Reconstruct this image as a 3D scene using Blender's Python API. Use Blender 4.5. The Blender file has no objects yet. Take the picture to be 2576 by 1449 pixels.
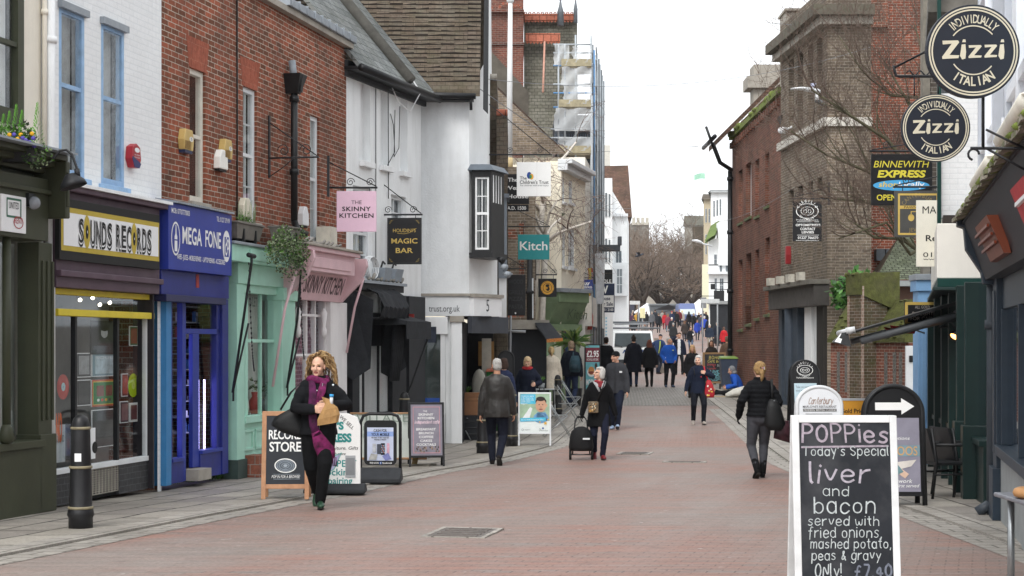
import bpy,bmesh,math,random
from mathutils import Vector,Matrix,noise
R=math.radians
rnd=random.Random(7)
SC=bpy.context.scene
COL=SC.collection
FPX,CX,HY,HC=4200.0,1288.0,870.0,1.72
cam=bpy.data.cameras.new("camera");camo=bpy.data.objects.new("camera",cam);COL.objects.link(camo)
cam.sensor_width=36.0;cam.lens=FPX/2576*36;cam.shift_y=(HY-724.5)/2576
cam.clip_start=0.2;cam.clip_end=2000
camo.location=(0,0,HC);camo.rotation_euler=(R(90),0,0)
SC.camera=camo
wd=bpy.data.worlds.new("World");SC.world=wd;wd.use_nodes=True
nt=wd.node_tree;nt.nodes.clear()
sky=nt.nodes.new("ShaderNodeTexSky");sky.sky_type='NISHITA';sky.sun_disc=False
sky.sun_elevation=R(48);sky.sun_rotation=R(200);sky.dust_density=6;sky.air_density=1.0;sky.ozone_density=1
hs=nt.nodes.new("ShaderNodeHueSaturation");hs.inputs['Saturation'].default_value=0.12
mxs=nt.nodes.new("ShaderNodeMix");mxs.data_type='RGBA';mxs.inputs[0].default_value=0.75
mxs.inputs[7].default_value=(9.4,9.7,10.0,1)
bg=nt.nodes.new("ShaderNodeBackground");bg.inputs['Strength'].default_value=0.13
wo=nt.nodes.new("ShaderNodeOutputWorld")
nt.links.new(sky.outputs[0],hs.inputs['Color']);nt.links.new(hs.outputs[0],mxs.inputs[6])
nt.links.new(mxs.outputs[2],bg.inputs['Color']);nt.links.new(bg.outputs[0],wo.inputs['Surface'])
sl=bpy.data.lights.new("sun",'SUN');so=bpy.data.objects.new("sun",sl);COL.objects.link(so)
sl.energy=1.2;sl.angle=R(22);sl.color=(1,.97,.93)
so.rotation_euler=(R(42),0,R(-20));so.location=(0,0,30)
SC.view_settings.view_transform='Standard';SC.view_settings.look='None'
SC.view_settings.exposure=0.52;SC.view_settings.gamma=1
try:
 SC.cycles.max_bounces=6;SC.cycles.transparent_max_bounces=12;SC.cycles.volume_bounces=0
except Exception:pass
def lin(c):
 if isinstance(c,str):
  c=c.lstrip('#');c=[int(c[i:i+2],16)/255 for i in(0,2,4)]
  return tuple(x/12.92 if x<=.04045 else((x+.055)/1.055)**2.4 for x in c)
 return tuple(c)
MATS={}
def newmat(name):
 m=bpy.data.materials.new(name);m.use_nodes=True
 n=m.node_tree;n.nodes.clear()
 o=n.nodes.new("ShaderNodeOutputMaterial");p=n.nodes.new("ShaderNodeBsdfPrincipled")
 n.links.new(p.outputs[0],o.inputs[0])
 return m,n,p,o
def noisenode(n,vec,scale,detail=4,rough=.55):
 t=n.nodes.new("ShaderNodeTexNoise");t.inputs['Scale'].default_value=scale
 t.inputs['Detail'].default_value=detail;t.inputs['Roughness'].default_value=rough
 if vec is not None:n.links.new(vec,t.inputs['Vector'])
 return t
def mixc(n,fac,a,b,mode='MIX'):
 x=n.nodes.new("ShaderNodeMix");x.data_type='RGBA';x.blend_type=mode
 for s,v in((0,fac),(6,a),(7,b)):
  if isinstance(v,(int,float)):x.inputs[s].default_value=v
  elif isinstance(v,tuple):x.inputs[s].default_value=(*v[:3],1)
  else:n.links.new(v,x.inputs[s])
 return x.outputs[2]
def ramp(n,src,stops):
 r=n.nodes.new("ShaderNodeValToRGB");e=r.color_ramp.elements
 while len(e)<len(stops):e.new(.5)
 for i,(p,c)in enumerate(stops):e[i].position=p;e[i].color=(*((c,)*3 if isinstance(c,(int,float))else c),1)
 n.links.new(src,r.inputs[0]);return r.outputs[0]
def bumpn(n,p,h,strength,dist=.01):
 b=n.nodes.new("ShaderNodeBump");b.inputs['Strength'].default_value=strength;b.inputs['Distance'].default_value=dist
 n.links.new(h,b.inputs['Height']);n.links.new(b.outputs[0],p.inputs['Normal']);return b
def scaled(n,vec,sx,sy,sz,rz=0):
 m=n.nodes.new("ShaderNodeMapping");m.inputs['Scale'].default_value=(sx,sy,sz);m.inputs['Rotation'].default_value=(0,0,rz)
 n.links.new(vec,m.inputs['Vector']);return m.outputs[0]
def M(col,rough=.6,var=.18,scale=6.0,bump=.0,metal=0,spec=.35,dirt=0.0,dirtcol=(.06,.055,.045),streak=False,grime=0):
 """painted / plain surface: base colour with uneven tone, optional stains and relief"""
 key=('M',str(col),rough,var,scale,bump,metal,spec,dirt,dirtcol,streak,grime)
 if key in MATS:return MATS[key]
 m,n,p,o=newmat("paint");c=lin(col)
 tc=n.nodes.new("ShaderNodeTexCoord");v=tc.outputs['Object']
 t=noisenode(n,v,scale,5,.6)
 f=ramp(n,t.outputs[0],[(.25,max(0,1-var)),(.75,1+var)])
 out=mixc(n,1.0,c,f,'MULTIPLY')
 if dirt:
  vv=scaled(n,v,1.6,1.6,.25)if streak else v
  t2=noisenode(n,vv,2.2,6,.65)
  d=ramp(n,t2.outputs[0],[(.46,0.0),(.78,dirt)])
  out=mixc(n,d,out,dirtcol)
 n.links.new(out,p.inputs['Base Color'])
 p.inputs['Roughness'].default_value=rough;p.inputs['Metallic'].default_value=metal
 p.inputs['Specular IOR Level'].default_value=spec
 if bump:
  t3=noisenode(n,v,38 if bump<.5 else 26,4,.6);bumpn(n,p,t3.outputs[0],min(1,bump),.012)
 MATS[key]=m;return m
def brick(c1,c2,mortar=(.32,.30,.27),bw=.225,bh=.075,ms=.006,dirt=.5,dirtcol=(.05,.04,.035),bump=.5,moss=0,offset=.5,painted=False,rough=.85,varsc=1.1,gap=.012):
 key=('B',str(c1),str(c2),str(mortar),bw,bh,ms,dirt,str(dirtcol),bump,moss,offset,painted)
 if key in MATS:return MATS[key]
 m,n,p,o=newmat("masonry")
 tc=n.nodes.new("ShaderNodeTexCoord");uv=tc.outputs['UV'];ob=tc.outputs['Object']
 wob=noisenode(n,uv,1.3,3);vm=n.nodes.new("ShaderNodeVectorMath");vm.operation='MULTIPLY_ADD'
 n.links.new(wob.outputs[1],vm.inputs[0]);vm.inputs[1].default_value=(.02,.02,0);n.links.new(uv,vm.inputs[2])
 b=n.nodes.new("ShaderNodeTexBrick");n.links.new(vm.outputs[0],b.inputs['Vector'])
 b.inputs['Scale'].default_value=1;b.inputs['Brick Width'].default_value=bw;b.inputs['Row Height'].default_value=bh
 b.inputs['Mortar Size'].default_value=ms;b.inputs['Mortar Smooth'].default_value=.15;b.inputs['Bias'].default_value=-.1
 b.offset=offset
 b.inputs['Color1'].default_value=(*lin(c1),1);b.inputs['Color2'].default_value=(*lin(c2),1);b.inputs['Mortar'].default_value=(*lin(mortar),1)
 t=noisenode(n,ob,14,4,.7);f=ramp(n,t.outputs[0],[(.3,.95 if painted else .72),(.72,1.03 if painted else 1.25)])
 out=mixc(n,1.0,b.outputs[0],f,'MULTIPLY')
 t2=noisenode(n,ob,varsc,7,.62);d=ramp(n,t2.outputs[0],[(.42,0.0),(.75,dirt)])
 out=mixc(n,d,out,dirtcol)
 t5=noisenode(n,ob,.38,4,.6);f5=ramp(n,t5.outputs[0],[(.3,.96 if painted else .7),(.7,1.02 if painted else 1.22)]);out=mixc(n,1.0,out,f5,'MULTIPLY')
 if moss:
  t4=noisenode(n,ob,2.7,6,.7);d4=ramp(n,t4.outputs[0],[(.45,0.0),(.7,moss)])
  out=mixc(n,d4,out,(.055,.07,.02))
 n.links.new(out,p.inputs['Base Color']);p.inputs['Roughness'].default_value=rough;p.inputs['Specular IOR Level'].default_value=.2
 inv=n.nodes.new("ShaderNodeMath");inv.operation='SUBTRACT';inv.inputs[0].default_value=1;n.links.new(b.outputs[1],inv.inputs[1])
 ad=n.nodes.new("ShaderNodeMath");ad.operation='MULTIPLY_ADD';n.links.new(t.outputs[0],ad.inputs[0]);ad.inputs[1].default_value=.5;n.links.new(inv.outputs[0],ad.inputs[2])
 bumpn(n,p,ad.outputs[0],bump,gap)
 MATS[key]=m;return m
def glassmat(tint=(.75,.8,.8),refl=1.0,dark=.0):
 key=('G',tint,refl,dark)
 if key in MATS:return MATS[key]
 m=bpy.data.materials.new("glass");m.use_nodes=True;n=m.node_tree;n.nodes.clear()
 o=n.nodes.new("ShaderNodeOutputMaterial");tr=n.nodes.new("ShaderNodeBsdfTransparent");tr.inputs[0].default_value=(*tint,1)
 g=n.nodes.new("ShaderNodeBsdfGlossy");g.inputs['Roughness'].default_value=.03;g.inputs[0].default_value=(.9,.95,1,1)
 lf=n.nodes.new("ShaderNodeLayerWeight");lf.inputs[0].default_value=.5;lw=n.nodes.new("ShaderNodeMath");lw.operation='POWER';lw.inputs[1].default_value=4;n.links.new(lf.outputs['Facing'],lw.inputs[0])
 tc=n.nodes.new("ShaderNodeTexCoord");t=noisenode(n,tc.outputs['Object'],1.2,2);b=n.nodes.new("ShaderNodeBump");b.inputs['Strength'].default_value=.02
 n.links.new(t.outputs[0],b.inputs['Height']);n.links.new(b.outputs[0],g.inputs['Normal'])
 mu=n.nodes.new("ShaderNodeMath");mu.operation='MULTIPLY_ADD';mu.inputs[1].default_value=.9*refl;mu.inputs[2].default_value=.05;mu.use_clamp=True
 n.links.new(lw.outputs[0],mu.inputs[0])
 mx=n.nodes.new("ShaderNodeMixShader");n.links.new(mu.outputs[0],mx.inputs[0]);n.links.new(tr.outputs[0],mx.inputs[1]);n.links.new(g.outputs[0],mx.inputs[2])
 n.links.new(mx.outputs[0],o.inputs[0]);MATS[key]=m;return m
def emit(col,s):
 key=('E',str(col),s)
 if key in MATS:return MATS[key]
 m,n,p,o=newmat("lit");p.inputs['Emission Color'].default_value=(*lin(col),1);p.inputs['Emission Strength'].default_value=s
 p.inputs['Base Color'].default_value=(*lin(col),1);MATS[key]=m;return m
SPLIT={'pilaster','console','window_hood','sill','posts','shop_posts','lamps','poles','awning_arm','arm','post','baluster','ledge_planters','meter_box','finial','spectacles','side_window','rail','lead_flashing','bulbs','jetty','verge_ridge','ridge_tile','shopfront','upper_wall','stall_riser','roof_clutter','arch'}
class MB:
 """collects faces; build() links them as ONE mesh object with metre-scaled UVs"""
 def __init__(s):s.v=[];s.f=[];s.m=[];s.mats=[];s.sm=[];s.g=[]
 def mi(s,mat):
  if mat not in s.mats:s.mats.append(mat)
  return s.mats.index(mat)
 def add(s,vs,fs,mat,smooth=False):
  o=len(s.v);s.v+=[tuple(v)for v in vs];k=s.mi(mat);s.g.append((o,len(s.v),len(s.f),len(s.f)+len(fs)))
  for f in fs:s.f.append([o+i for i in f]);s.m.append(k);s.sm.append(smooth)
  return s
 def box(s,x0,x1,y0,y1,z0,z1,mat):
  x0,x1=sorted((x0,x1));y0,y1=sorted((y0,y1));z0,z1=sorted((z0,z1))
  return s.add([(x0,y0,z0),(x1,y0,z0),(x1,y1,z0),(x0,y1,z0),(x0,y0,z1),(x1,y0,z1),(x1,y1,z1),(x0,y1,z1)],[(0,3,2,1),(4,5,6,7),(0,1,5,4),(1,2,6,5),(2,3,7,6),(3,0,4,7)],mat)
 def hexa(s,p,mat):
  return s.add(p,[(0,3,2,1),(4,5,6,7),(0,1,5,4),(1,2,6,5),(2,3,7,6),(3,0,4,7)],mat)
 def prism(s,prof,a0,a1,mat,axis='x'):
  n=len(prof)
  def P(a,q):return(a,q[0],q[1])if axis=='x'else((q[0],a,q[1])if axis=='y'else(q[0],q[1],a))
  vs=[P(a0,q)for q in prof]+[P(a1,q)for q in prof]
  return s.add(vs,[tuple(range(n)),tuple(range(2*n-1,n-1,-1))]+[(i,i+n,(i+1)%n+n,(i+1)%n)for i in range(n)],mat)
 def quad(s,a,b,c,d,mat):return s.add([a,b,c,d],[(0,1,2,3)],mat)
 def tube(s,pts,r,mat,n=8,caps=True,flat=1.0,rnd_caps=False):
  pts=[Vector(p)for p in pts];N=len(pts)
  rs=list(r)if hasattr(r,'__len__')else[r]*N
  if rnd_caps:
   d0=(pts[0]-pts[1]).normalized();d1=(pts[-1]-pts[-2]).normalized()
   a=[(pts[0]+d0*rs[0]*k,rs[0]*q)for k,q in((.95,.3),(.7,.72),(.35,.94))]
   b=[(pts[-1]+d1*rs[-1]*k,rs[-1]*q)for k,q in((.35,.94),(.7,.72),(.95,.3))]
   pts=[x[0]for x in a]+pts+[x[0]for x in b];rs=[x[1]for x in a]+rs+[x[1]for x in b];N=len(pts)
  vs=[];up=None
  for i in range(N):
   t=(pts[min(i+1,N-1)]-pts[max(i-1,0)])
   if t.length<1e-9:t=Vector((0,0,1))
   t.normalize()
   if up is None:up=Vector((0,1,0))if abs(t.y)<.8 else Vector((1,0,0))
   x=up.cross(t)
   if x.length<1e-6:x=Vector((1,0,0)).cross(t)
   x.normalize();up=t.cross(x).normalized()
   for k in range(n):
    a=2*math.pi*k/n;vs.append(pts[i]+(x*math.cos(a)+up*math.sin(a)*flat)*rs[i])
  fs=[(i*n+k,i*n+(k+1)%n,(i+1)*n+(k+1)%n,(i+1)*n+k)for i in range(N-1)for k in range(n)]
  if caps:fs+=[tuple(range(n-1,-1,-1)),tuple((N-1)*n+k for k in range(n))]
  return s.add(vs,fs,mat,True)
 def lathe(s,prof,c,mat,n=20):
  vs=[];fs=[]
  for(r,z)in prof:
   for k in range(n):a=2*math.pi*k/n;vs.append((c[0]+r*math.cos(a),c[1]+r*math.sin(a),c[2]+z))
  N=len(prof)
  for i in range(N-1):
   for k in range(n):fs.append((i*n+k,i*n+(k+1)%n,(i+1)*n+(k+1)%n,(i+1)*n+k))
  fs+=[tuple(range(n-1,-1,-1)),tuple((N-1)*n+k for k in range(n))]
  return s.add(vs,fs,mat,True)
 def ell(s,c,r,mat,n=14,m=9,mtx=None):
  vs=[];fs=[]
  for i in range(m+1):
   ph=math.pi*i/m-math.pi/2
   rr=max(math.cos(ph),.02)
   for k in range(n):
    a=2*math.pi*k/n;q=Vector((r[0]*rr*math.cos(a),r[1]*rr*math.sin(a),r[2]*math.sin(ph)))
    if mtx:q=mtx@q
    vs.append(Vector(c)+q)
  for i in range(m):
   for k in range(n):fs.append((i*n+k,i*n+(k+1)%n,(i+1)*n+(k+1)%n,(i+1)*n+k))
  fs+=[tuple(range(n-1,-1,-1)),tuple(m*n+k for k in range(n))]
  return s.add(vs,fs,mat,True)
 def loft(s,rings,mat,n=18):
  vs=[];N=len(rings)
  for c,x,y in rings:
   for k in range(n):a=2*math.pi*k/n;vs.append(Vector(c)+Vector(x)*math.cos(a)+Vector(y)*math.sin(a))
  fs=[(i*n+k,i*n+(k+1)%n,(i+1)*n+(k+1)%n,(i+1)*n+k)for i in range(N-1)for k in range(n)]
  fs+=[tuple(range(n-1,-1,-1)),tuple((N-1)*n+k for k in range(n))]
  return s.add(vs,fs,mat,True)
 def disc(s,cx,cz,rx,rz,y,mat,n=36,r0=0):
  if r0:
   vs=[(cx+rx*q*math.cos(2*math.pi*k/n),y,cz+rz*q*math.sin(2*math.pi*k/n))for q in(1,r0)for k in range(n)]
   return s.add(vs,[(k,(k+1)%n,n+(k+1)%n,n+k)for k in range(n)],mat)
  return s.add([(cx+rx*math.cos(2*math.pi*k/n),y,cz+rz*math.sin(2*math.pi*k/n))for k in range(n)],[tuple(range(n))],mat)
 def poly(s,pts,y,mat):return s.add([(a,y,b)for a,b in pts],[tuple(range(len(pts)))],mat)
 def slab(s,pts,y0,y1,mat):
  n=len(pts);vs=[(a,y0,b)for a,b in pts]+[(a,y1,b)for a,b in pts]
  return s.add(vs,[tuple(range(n)),tuple(range(2*n-1,n-1,-1))]+[(i,i+n,(i+1)%n+n,(i+1)%n)for i in range(n)],mat)
 def line(s,pts,w,y,mat):
  for(a,b),(c,d)in zip(pts,pts[1:]):
   L=math.hypot(c-a,d-b)
   if L<1e-6:continue
   ux,uz=(c-a)/L*w/2,(d-b)/L*w/2
   s.add([(a-ux*.6-uz,y,b-uz*.6+ux),(a-ux*.6+uz,y,b-uz*.6-ux),(c+ux*.6+uz,y,d+uz*.6-ux),(c+ux*.6-uz,y,d+uz*.6+ux)],[(0,1,2,3)],mat)
   y-=.00006
  return s
 def text(s,str_,x0,x1,z0,h,y,mat,shear=0,sp=1.0,fit=True,bold=0,rot=0):
  """flat lettering of cap height h between x0 and x1 on the plane y"""
  V,Fc,w,cap=textgeo(str_,sp,bold);sc=h/cap;sx=(x1-x0)/w if fit else sc
  off=0 if fit else((x1-x0)-w*sc)/2
  ca,sa=math.cos(rot),math.sin(rot)
  vs=[]
  for a,b in V:
   X,Z=off+a*sx+shear*b*sc,b*sc
   vs.append((x0+X*ca-Z*sa,y,z0+X*sa+Z*ca))
  return s.add(vs,Fc,mat)
 def arc(s,str_,cx,cz,r,a0,a1,h,y,mat,wid=.8,out=True,bold=0):
  """letters on an arc, angles in degrees, clockwise reading from a0 to a1"""
  n=len(str_)
  for i,ch in enumerate(str_):
   if ch==' ':continue
   a=R(a0+(a1-a0)*(i/(n-1)if n>1 else .5));V,Fc,w,cap=textgeo(ch,1,bold)
   sc=h/cap;sx=sc*wid;ux,uz=(math.sin(a),-math.cos(a))if out else(-math.sin(a),math.cos(a));nx,nz=(math.cos(a),math.sin(a))if out else(-math.cos(a),-math.sin(a))
   px,pz=cx+r*math.cos(a),cz+r*math.sin(a)
   s.add([(px+ux*(p-w/2)*sx+nx*q*sc,y,pz+uz*(p-w/2)*sx+nz*q*sc)for p,q in V],Fc,mat)
  return s
 def clusters(s):
  bb=[[min(v[i]for v in s.v[a:b])-.012 for i in range(3)]+[max(v[i]for v in s.v[a:b])+.012 for i in range(3)]for a,b,_,_ in s.g];n=len(bb);lab=list(range(n))
  for i in range(n):
   for j in range(i):
    if lab[i]!=lab[j]and all(bb[i][k]<=bb[j][k+3]and bb[j][k]<=bb[i][k+3]for k in range(3)):q,r=lab[i],lab[j];lab=[r if x==q else x for x in lab]
  return[[i for i in range(n)if lab[i]==c]for c in dict.fromkeys(lab)]
 def build(s,name,parent=None,bevel=0):
  if name in SPLIT and len(s.g)>1:
   cl=s.clusters()
   if len(cl)>1:
    first=None
    for c in cl:
     q=MB();q.mats=s.mats
     for gi in c:
      a,b,f0,f1=s.g[gi];o=len(q.v);q.v+=s.v[a:b]
      for k in range(f0,f1):q.f.append([i-a+o for i in s.f[k]]);q.m.append(s.m[k]);q.sm.append(s.sm[k])
     ob=q.build(name,parent,bevel);first=first or ob
    return first
  me=bpy.data.meshes.new(name);me.from_pydata(s.v,[],s.f)
  for m in s.mats:me.materials.append(m)
  me.polygons.foreach_set('material_index',s.m);me.polygons.foreach_set('use_smooth',s.sm)
  boxuv(me);me.update()
  ob=bpy.data.objects.new(name,me);COL.objects.link(ob)
  if parent:ob.parent=parent
  if bevel:
   b=ob.modifiers.new('bevel','BEVEL');b.width=bevel;b.segments=2;b.limit_method='ANGLE';b.angle_limit=R(40)
  return ob
def boxuv(me):
 uvl=me.uv_layers.new(name='uv');d=uvl.data
 for p in me.polygons:
  n=p.normal;ax,ay,az=abs(n.x),abs(n.y),abs(n.z)
  k=1/math.sqrt(max(1e-4,1-n.z*n.z))if az<.97 else 1
  for li in p.loop_indices:
   c=me.vertices[me.loops[li].vertex_index].co
   if az>=.97:d[li].uv=(c.x,c.y)
   elif ay>=ax:d[li].uv=(c.x,c.z*k)
   else:d[li].uv=(c.y,c.z*k)
_TG={}
def textgeo(s,sp=1.0,bold=0):
 key=(s,sp,bold)
 if key in _TG:return _TG[key]
 cu=bpy.data.curves.new('t','FONT');cu.body=s;cu.size=1;cu.space_character=sp;cu.offset=bold;cu.resolution_u=3
 ob=bpy.data.objects.new('t',cu);me=bpy.data.meshes.new_from_object(ob)
 V=[(v.co.x,v.co.y)for v in me.vertices];Fc=[tuple(p.vertices)for p in me.polygons]
 bpy.data.objects.remove(ob);bpy.data.meshes.remove(me)
 if not V:_TG[key]=([(0,0)],[],1,.7);return _TG[key]
 x0=min(a for a,b in V);x1=max(a for a,b in V)
 _TG[key]=([(a-x0,b)for a,b in V],Fc,x1-x0,.69);return _TG[key]
STK={'a':"3,3 2,4 1,4 0,3 0,1 1,0 2,0 3,1;3,4 3,0",'b':"0,6 0,0;0,3 1,4 2,4 3,3 3,1 2,0 1,0 0,1",'c':"3,3 2,4 1,4 0,3 0,1 1,0 2,0 3,1",'d':"3,6 3,0;3,3 2,4 1,4 0,3 0,1 1,0 2,0 3,1",'e':"0,2 3,2 3,3 2,4 1,4 0,3 0,1 1,0 2,0 3,.7",'f':"2.5,5.5 1.6,6 1,5 1,-1;0,3.6 2,3.6",'g':"3,3 2,4 1,4 0,3 0,1 1,0 2,0 3,1;3,4 3,-1 2,-2 1,-2 0,-1.4",'h':"0,6 0,0;0,3 1,4 2,4 3,3 3,0",'i':"0,4 0,0;0,5.4 .1,5.6",'k':"0,6 0,0;2.5,4 0,2 2.6,0",'l':"0,6 0,.6 .5,0",'m':"0,4 0,0;0,3 1,4 2,3.4 2,0;2,3 3,4 4,3.4 4,0",'n':"0,4 0,0;0,3 1,4 2,4 3,3 3,0",'o':"1.5,4 .4,3.6 0,2 .4,.4 1.5,0 2.6,.4 3,2 2.6,3.6 1.5,4",'p':"0,4 0,-2;0,3 1,4 2,4 3,3 3,1 2,0 1,0 0,1",'r':"0,4 0,0;0,2.6 1,3.8 2.2,4",'s':"2.6,3.4 1.6,4 .5,3.6 .3,2.7 1.5,2.1 2.5,1.4 2.3,.4 1.2,0 .1,.5",'t':"1,5.6 1,.7 1.8,0;0,4 2,4",'u':"0,4 0,1 1,0 2,0 3,1;3,4 3,0",'v':"0,4 1.4,0 2.8,4",'w':"0,4 .3,.6 1,0 1.8,.8 2,3 2.2,.8 3,0 3.7,.6 4,4",'y':"0,4 1.5,1;3,4 .8,-2",',':".4,.3 0,-1",'!':"0,6 0,1.6;0,.3 0,0","'":"0,6 -.2,4.8",'&':"3,0 .6,4.4 1.4,5.4 2,4.6 .2,1.4 1,0 2.6,2",'.':"0,.2 .1,0",'-':"0,2 1.6,2",'P':"0,6 0,0;0,6 2,6 3,5 3,4 2,3 0,3",'T':"0,6 4,6;2,6 2,0",'S':"3,5 2,6 1,6 0,5 .2,3.8 2.8,2.4 3,1 2,0 1,0 0,1",'O':"1.8,6 .5,5.2 0,3 .5,.8 1.8,0 3,.8 3.5,3 3,5.2 1.8,6",'N':"0,0 0,6 3,0 3,6",'L':"0,6 0,0 2.6,0",'I':"0,6 0,0",'V':"0,6 1.6,0 3.2,6",'E':"2.6,6 0,6 0,0 2.6,0;0,3 2,3",'M':"0,0 .3,6 1.9,2 3.5,6 3.8,0",'U':"0,6 0,1.2 1,0 2.2,0 3.2,1.2 3.2,6",'C':"3,5 2,6 1,6 0,4.6 0,1.4 1,0 2,0 3,1",'B':"0,6 0,0;0,6 2,6 2.6,4.6 2,3.2 0,3;2,3.2 3,1.8 2,0 0,0",'H':"0,6 0,0;3,6 3,0;0,3 3,3",'A':"0,0 1.7,6 3.4,0;.6,2.2 2.8,2.2",'F':"2.6,6 0,6 0,0;0,3 2,3",'R':"0,0 0,6 2,6 3,5 2.8,3.8 2,3 0,3;1.4,3 3,0",'D':"0,0 0,6 1.6,6 3,4.4 3,1.6 1.6,0 0,0",'K':"0,6 0,0;3,6 0,2.6 3,0",'W':"0,6 .8,0 2,4 3.2,0 4,6",'7':"0,6 3,6 1,0",'4':"2.4,0 2.4,6 0,2 3.4,2",'0':"1.5,6 0,4.5 0,1.5 1.5,0 3,1.5 3,4.5 1.5,6",'#':"2.6,5.2 1.8,6 1,5 1,.2 0,0 3,0;0,2.8 2.2,2.8"}
def chalk(mb,s,x0,x1,z0,h,mat,y,w,jit=.15,slant=.05,seed=1):
 """handwriting: h = capital height"""
 rr=random.Random(seed);gl=[];x=0
 for ch in s:
  if ch==' ':x+=2.6;continue
  st=[[tuple(map(float,q.split(',')))for q in part.split()]for part in STK.get(ch,"0,0 1,0").split(';')]
  wd_=max(p[0]for q in st for p in q);gl.append((x,st));x+=wd_+1.5
 sx=(x1-x0)/max(1,x-1.5);sz=h/6
 for gx,st in gl:
  dz=rr.uniform(-jit,jit)*2;k=rr.uniform(.93,1.08);ro=rr.uniform(-.06,.06)
  for part in st:
   pts=[(x0+(gx+a+slant*b+ro*b)*sx,z0+(b*k+dz)*sz)for a,b in part]
   if len(pts)>2:
    for _ in range(2):
     q=[pts[0]]
     for a,b in zip(pts,pts[1:]):q+=[(a[0]*.75+b[0]*.25,a[1]*.75+b[1]*.25),(a[0]*.25+b[0]*.75,a[1]*.25+b[1]*.75)]
     pts=q+[pts[-1]]
   mb.line(pts,w*rr.uniform(.85,1.15),y,mat)
GP=[(-30,.3),(0,.12),(10,-.02),(14,-.07),(18,-.12),(22,-.2),(28,-.27),(34,-.24),(40,-.15),(46,-.02),(52,.1),(60,.24),(76,.55),(90,.9),(116,1.36),(135,2.2),(150,2.9),(167,3.55),(200,4.5),(230,5.1),(330,6.0),(900,6.0)]
def G(Y):
 for(a,za),(b,zb)in zip(GP,GP[1:]):
  if Y<=b:return za+(zb-za)*(Y-a)/(b-a)
 return GP[-1][1]
KH=.025
def gp(px,py,up=0):
 """point of the ground seen at a place in the photograph"""
 Y=6.0
 while Y<500:
  if HC-G(Y)-up<=(py-HY)*Y/FPX:break
  Y+=.02
 return Vector(((px-CX)/FPX*Y,Y,G(Y)+up))
def wx(px,Y):return(px-CX)/FPX*Y
def wz(py,Y):return HC+(HY-py)/FPX*Y
class Fr:
 """upright plane: local x runs left to right as seen from outside, y goes inward, z up"""
 def __init__(s,P0,u,z0=0):s.P=Vector((P0[0],P0[1]));s.u=Vector((u[0],u[1])).normalized();s.n=Vector((s.u.y,-s.u.x));s.z0=z0
 def at(s,px,py=HY,o=0):
  d=Vector(((px-CX)/FPX,1));t=(o+s.P.dot(s.n))/d.dot(s.n);q=d*t-s.P
  return q.dot(s.u),HC+(HY-py)/FPX*t-s.z0
 def sub(s,px,z0=None):
  x=s.at(px)[0];return Fr(s.P+s.u*x,s.u,s.z0 if z0 is None else z0)
 def rect(s,x0,yt,x1,yb,o=0):
  a,zt=s.at(x0,yt,o);b,_=s.at(x1,yt,o);_,zb=s.at(x0,yb,o);return a,b,zb,zt
 def W(s,x,y,z):q=s.P+s.u*x-s.n*y;return Vector((q.x,q.y,z+s.z0))
 def e(s,name,label,cat,group=None):
  return thing(name,label,cat,(s.P.x,s.P.y,s.z0),math.atan2(s.u.y,s.u.x),group)
def front(px,Y,yaw=0,z0=0):
 a=R(yaw);return Fr((wx(px,Y),Y),(math.cos(a),math.sin(a)),z0)
def tag(o,label,cat=None,group=None,kind=None):
 if label:o['label']=label
 if cat:o['category']=cat
 if group:o['group']=group
 if kind:o['kind']=kind
 return o
def thing(name,label,cat,loc=(0,0,0),rz=0,group=None):
 o=bpy.data.objects.new(name,None);COL.objects.link(o);o.empty_display_size=.2
 o.location=loc;o.rotation_euler=(0,0,rz);return tag(o,label,cat,group)
def copytree(o,parent=None):
 c=o.copy();COL.objects.link(c)
 if parent:c.parent=parent
 for ch in list(o.children):copytree(ch,c)
 return c
def wall(mb,S0,S1,Z0,Z1,holes,mat,y=0,depth=.16,rev=None):
 xs=sorted({S0,S1,*[max(S0,min(S1,h[i]))for h in holes for i in(0,1)]});zs=sorted({Z0,Z1,*[max(Z0,min(Z1,h[i]))for h in holes for i in(2,3)]})
 for a,b in zip(xs,xs[1:]):
  for c,d in zip(zs,zs[1:]):
   mx,mz=(a+b)/2,(c+d)/2
   if any(h[0]<mx<h[1]and h[2]<mz<h[3]for h in holes):continue
   mb.quad((a,y,c),(b,y,c),(b,y,d),(a,y,d),mat)
 rev=rev or mat
 for a,b,c,d in holes:
  mb.quad((a,y,c),(a,y,d),(a,y+depth,d),(a,y+depth,c),rev);mb.quad((b,y,d),(b,y,c),(b,y+depth,c),(b,y+depth,d),rev)
  mb.quad((a,y,d),(b,y,d),(b,y+depth,d),(a,y+depth,d),rev);mb.quad((b,y,c),(a,y,c),(a,y+depth,c),(b,y+depth,c),rev)
 return mb
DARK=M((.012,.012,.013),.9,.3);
def hull(mb,S0,S1,Z0,Z1,D,mat,y=0,top=True,dark=True):
 """side walls, back and inner dark lining of a building body"""
 mb.quad((S0,D,Z0),(S0,y,Z0),(S0,y,Z1),(S0,D,Z1),mat);mb.quad((S1,y,Z0),(S1,D,Z0),(S1,D,Z1),(S1,y,Z1),mat)
 mb.quad((S1,D,Z0),(S0,D,Z0),(S0,D,Z1),(S1,D,Z1),mat)
 if top:mb.quad((S0,y,Z1),(S1,y,Z1),(S1,D,Z1),(S0,D,Z1),mat)
 return mb
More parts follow.
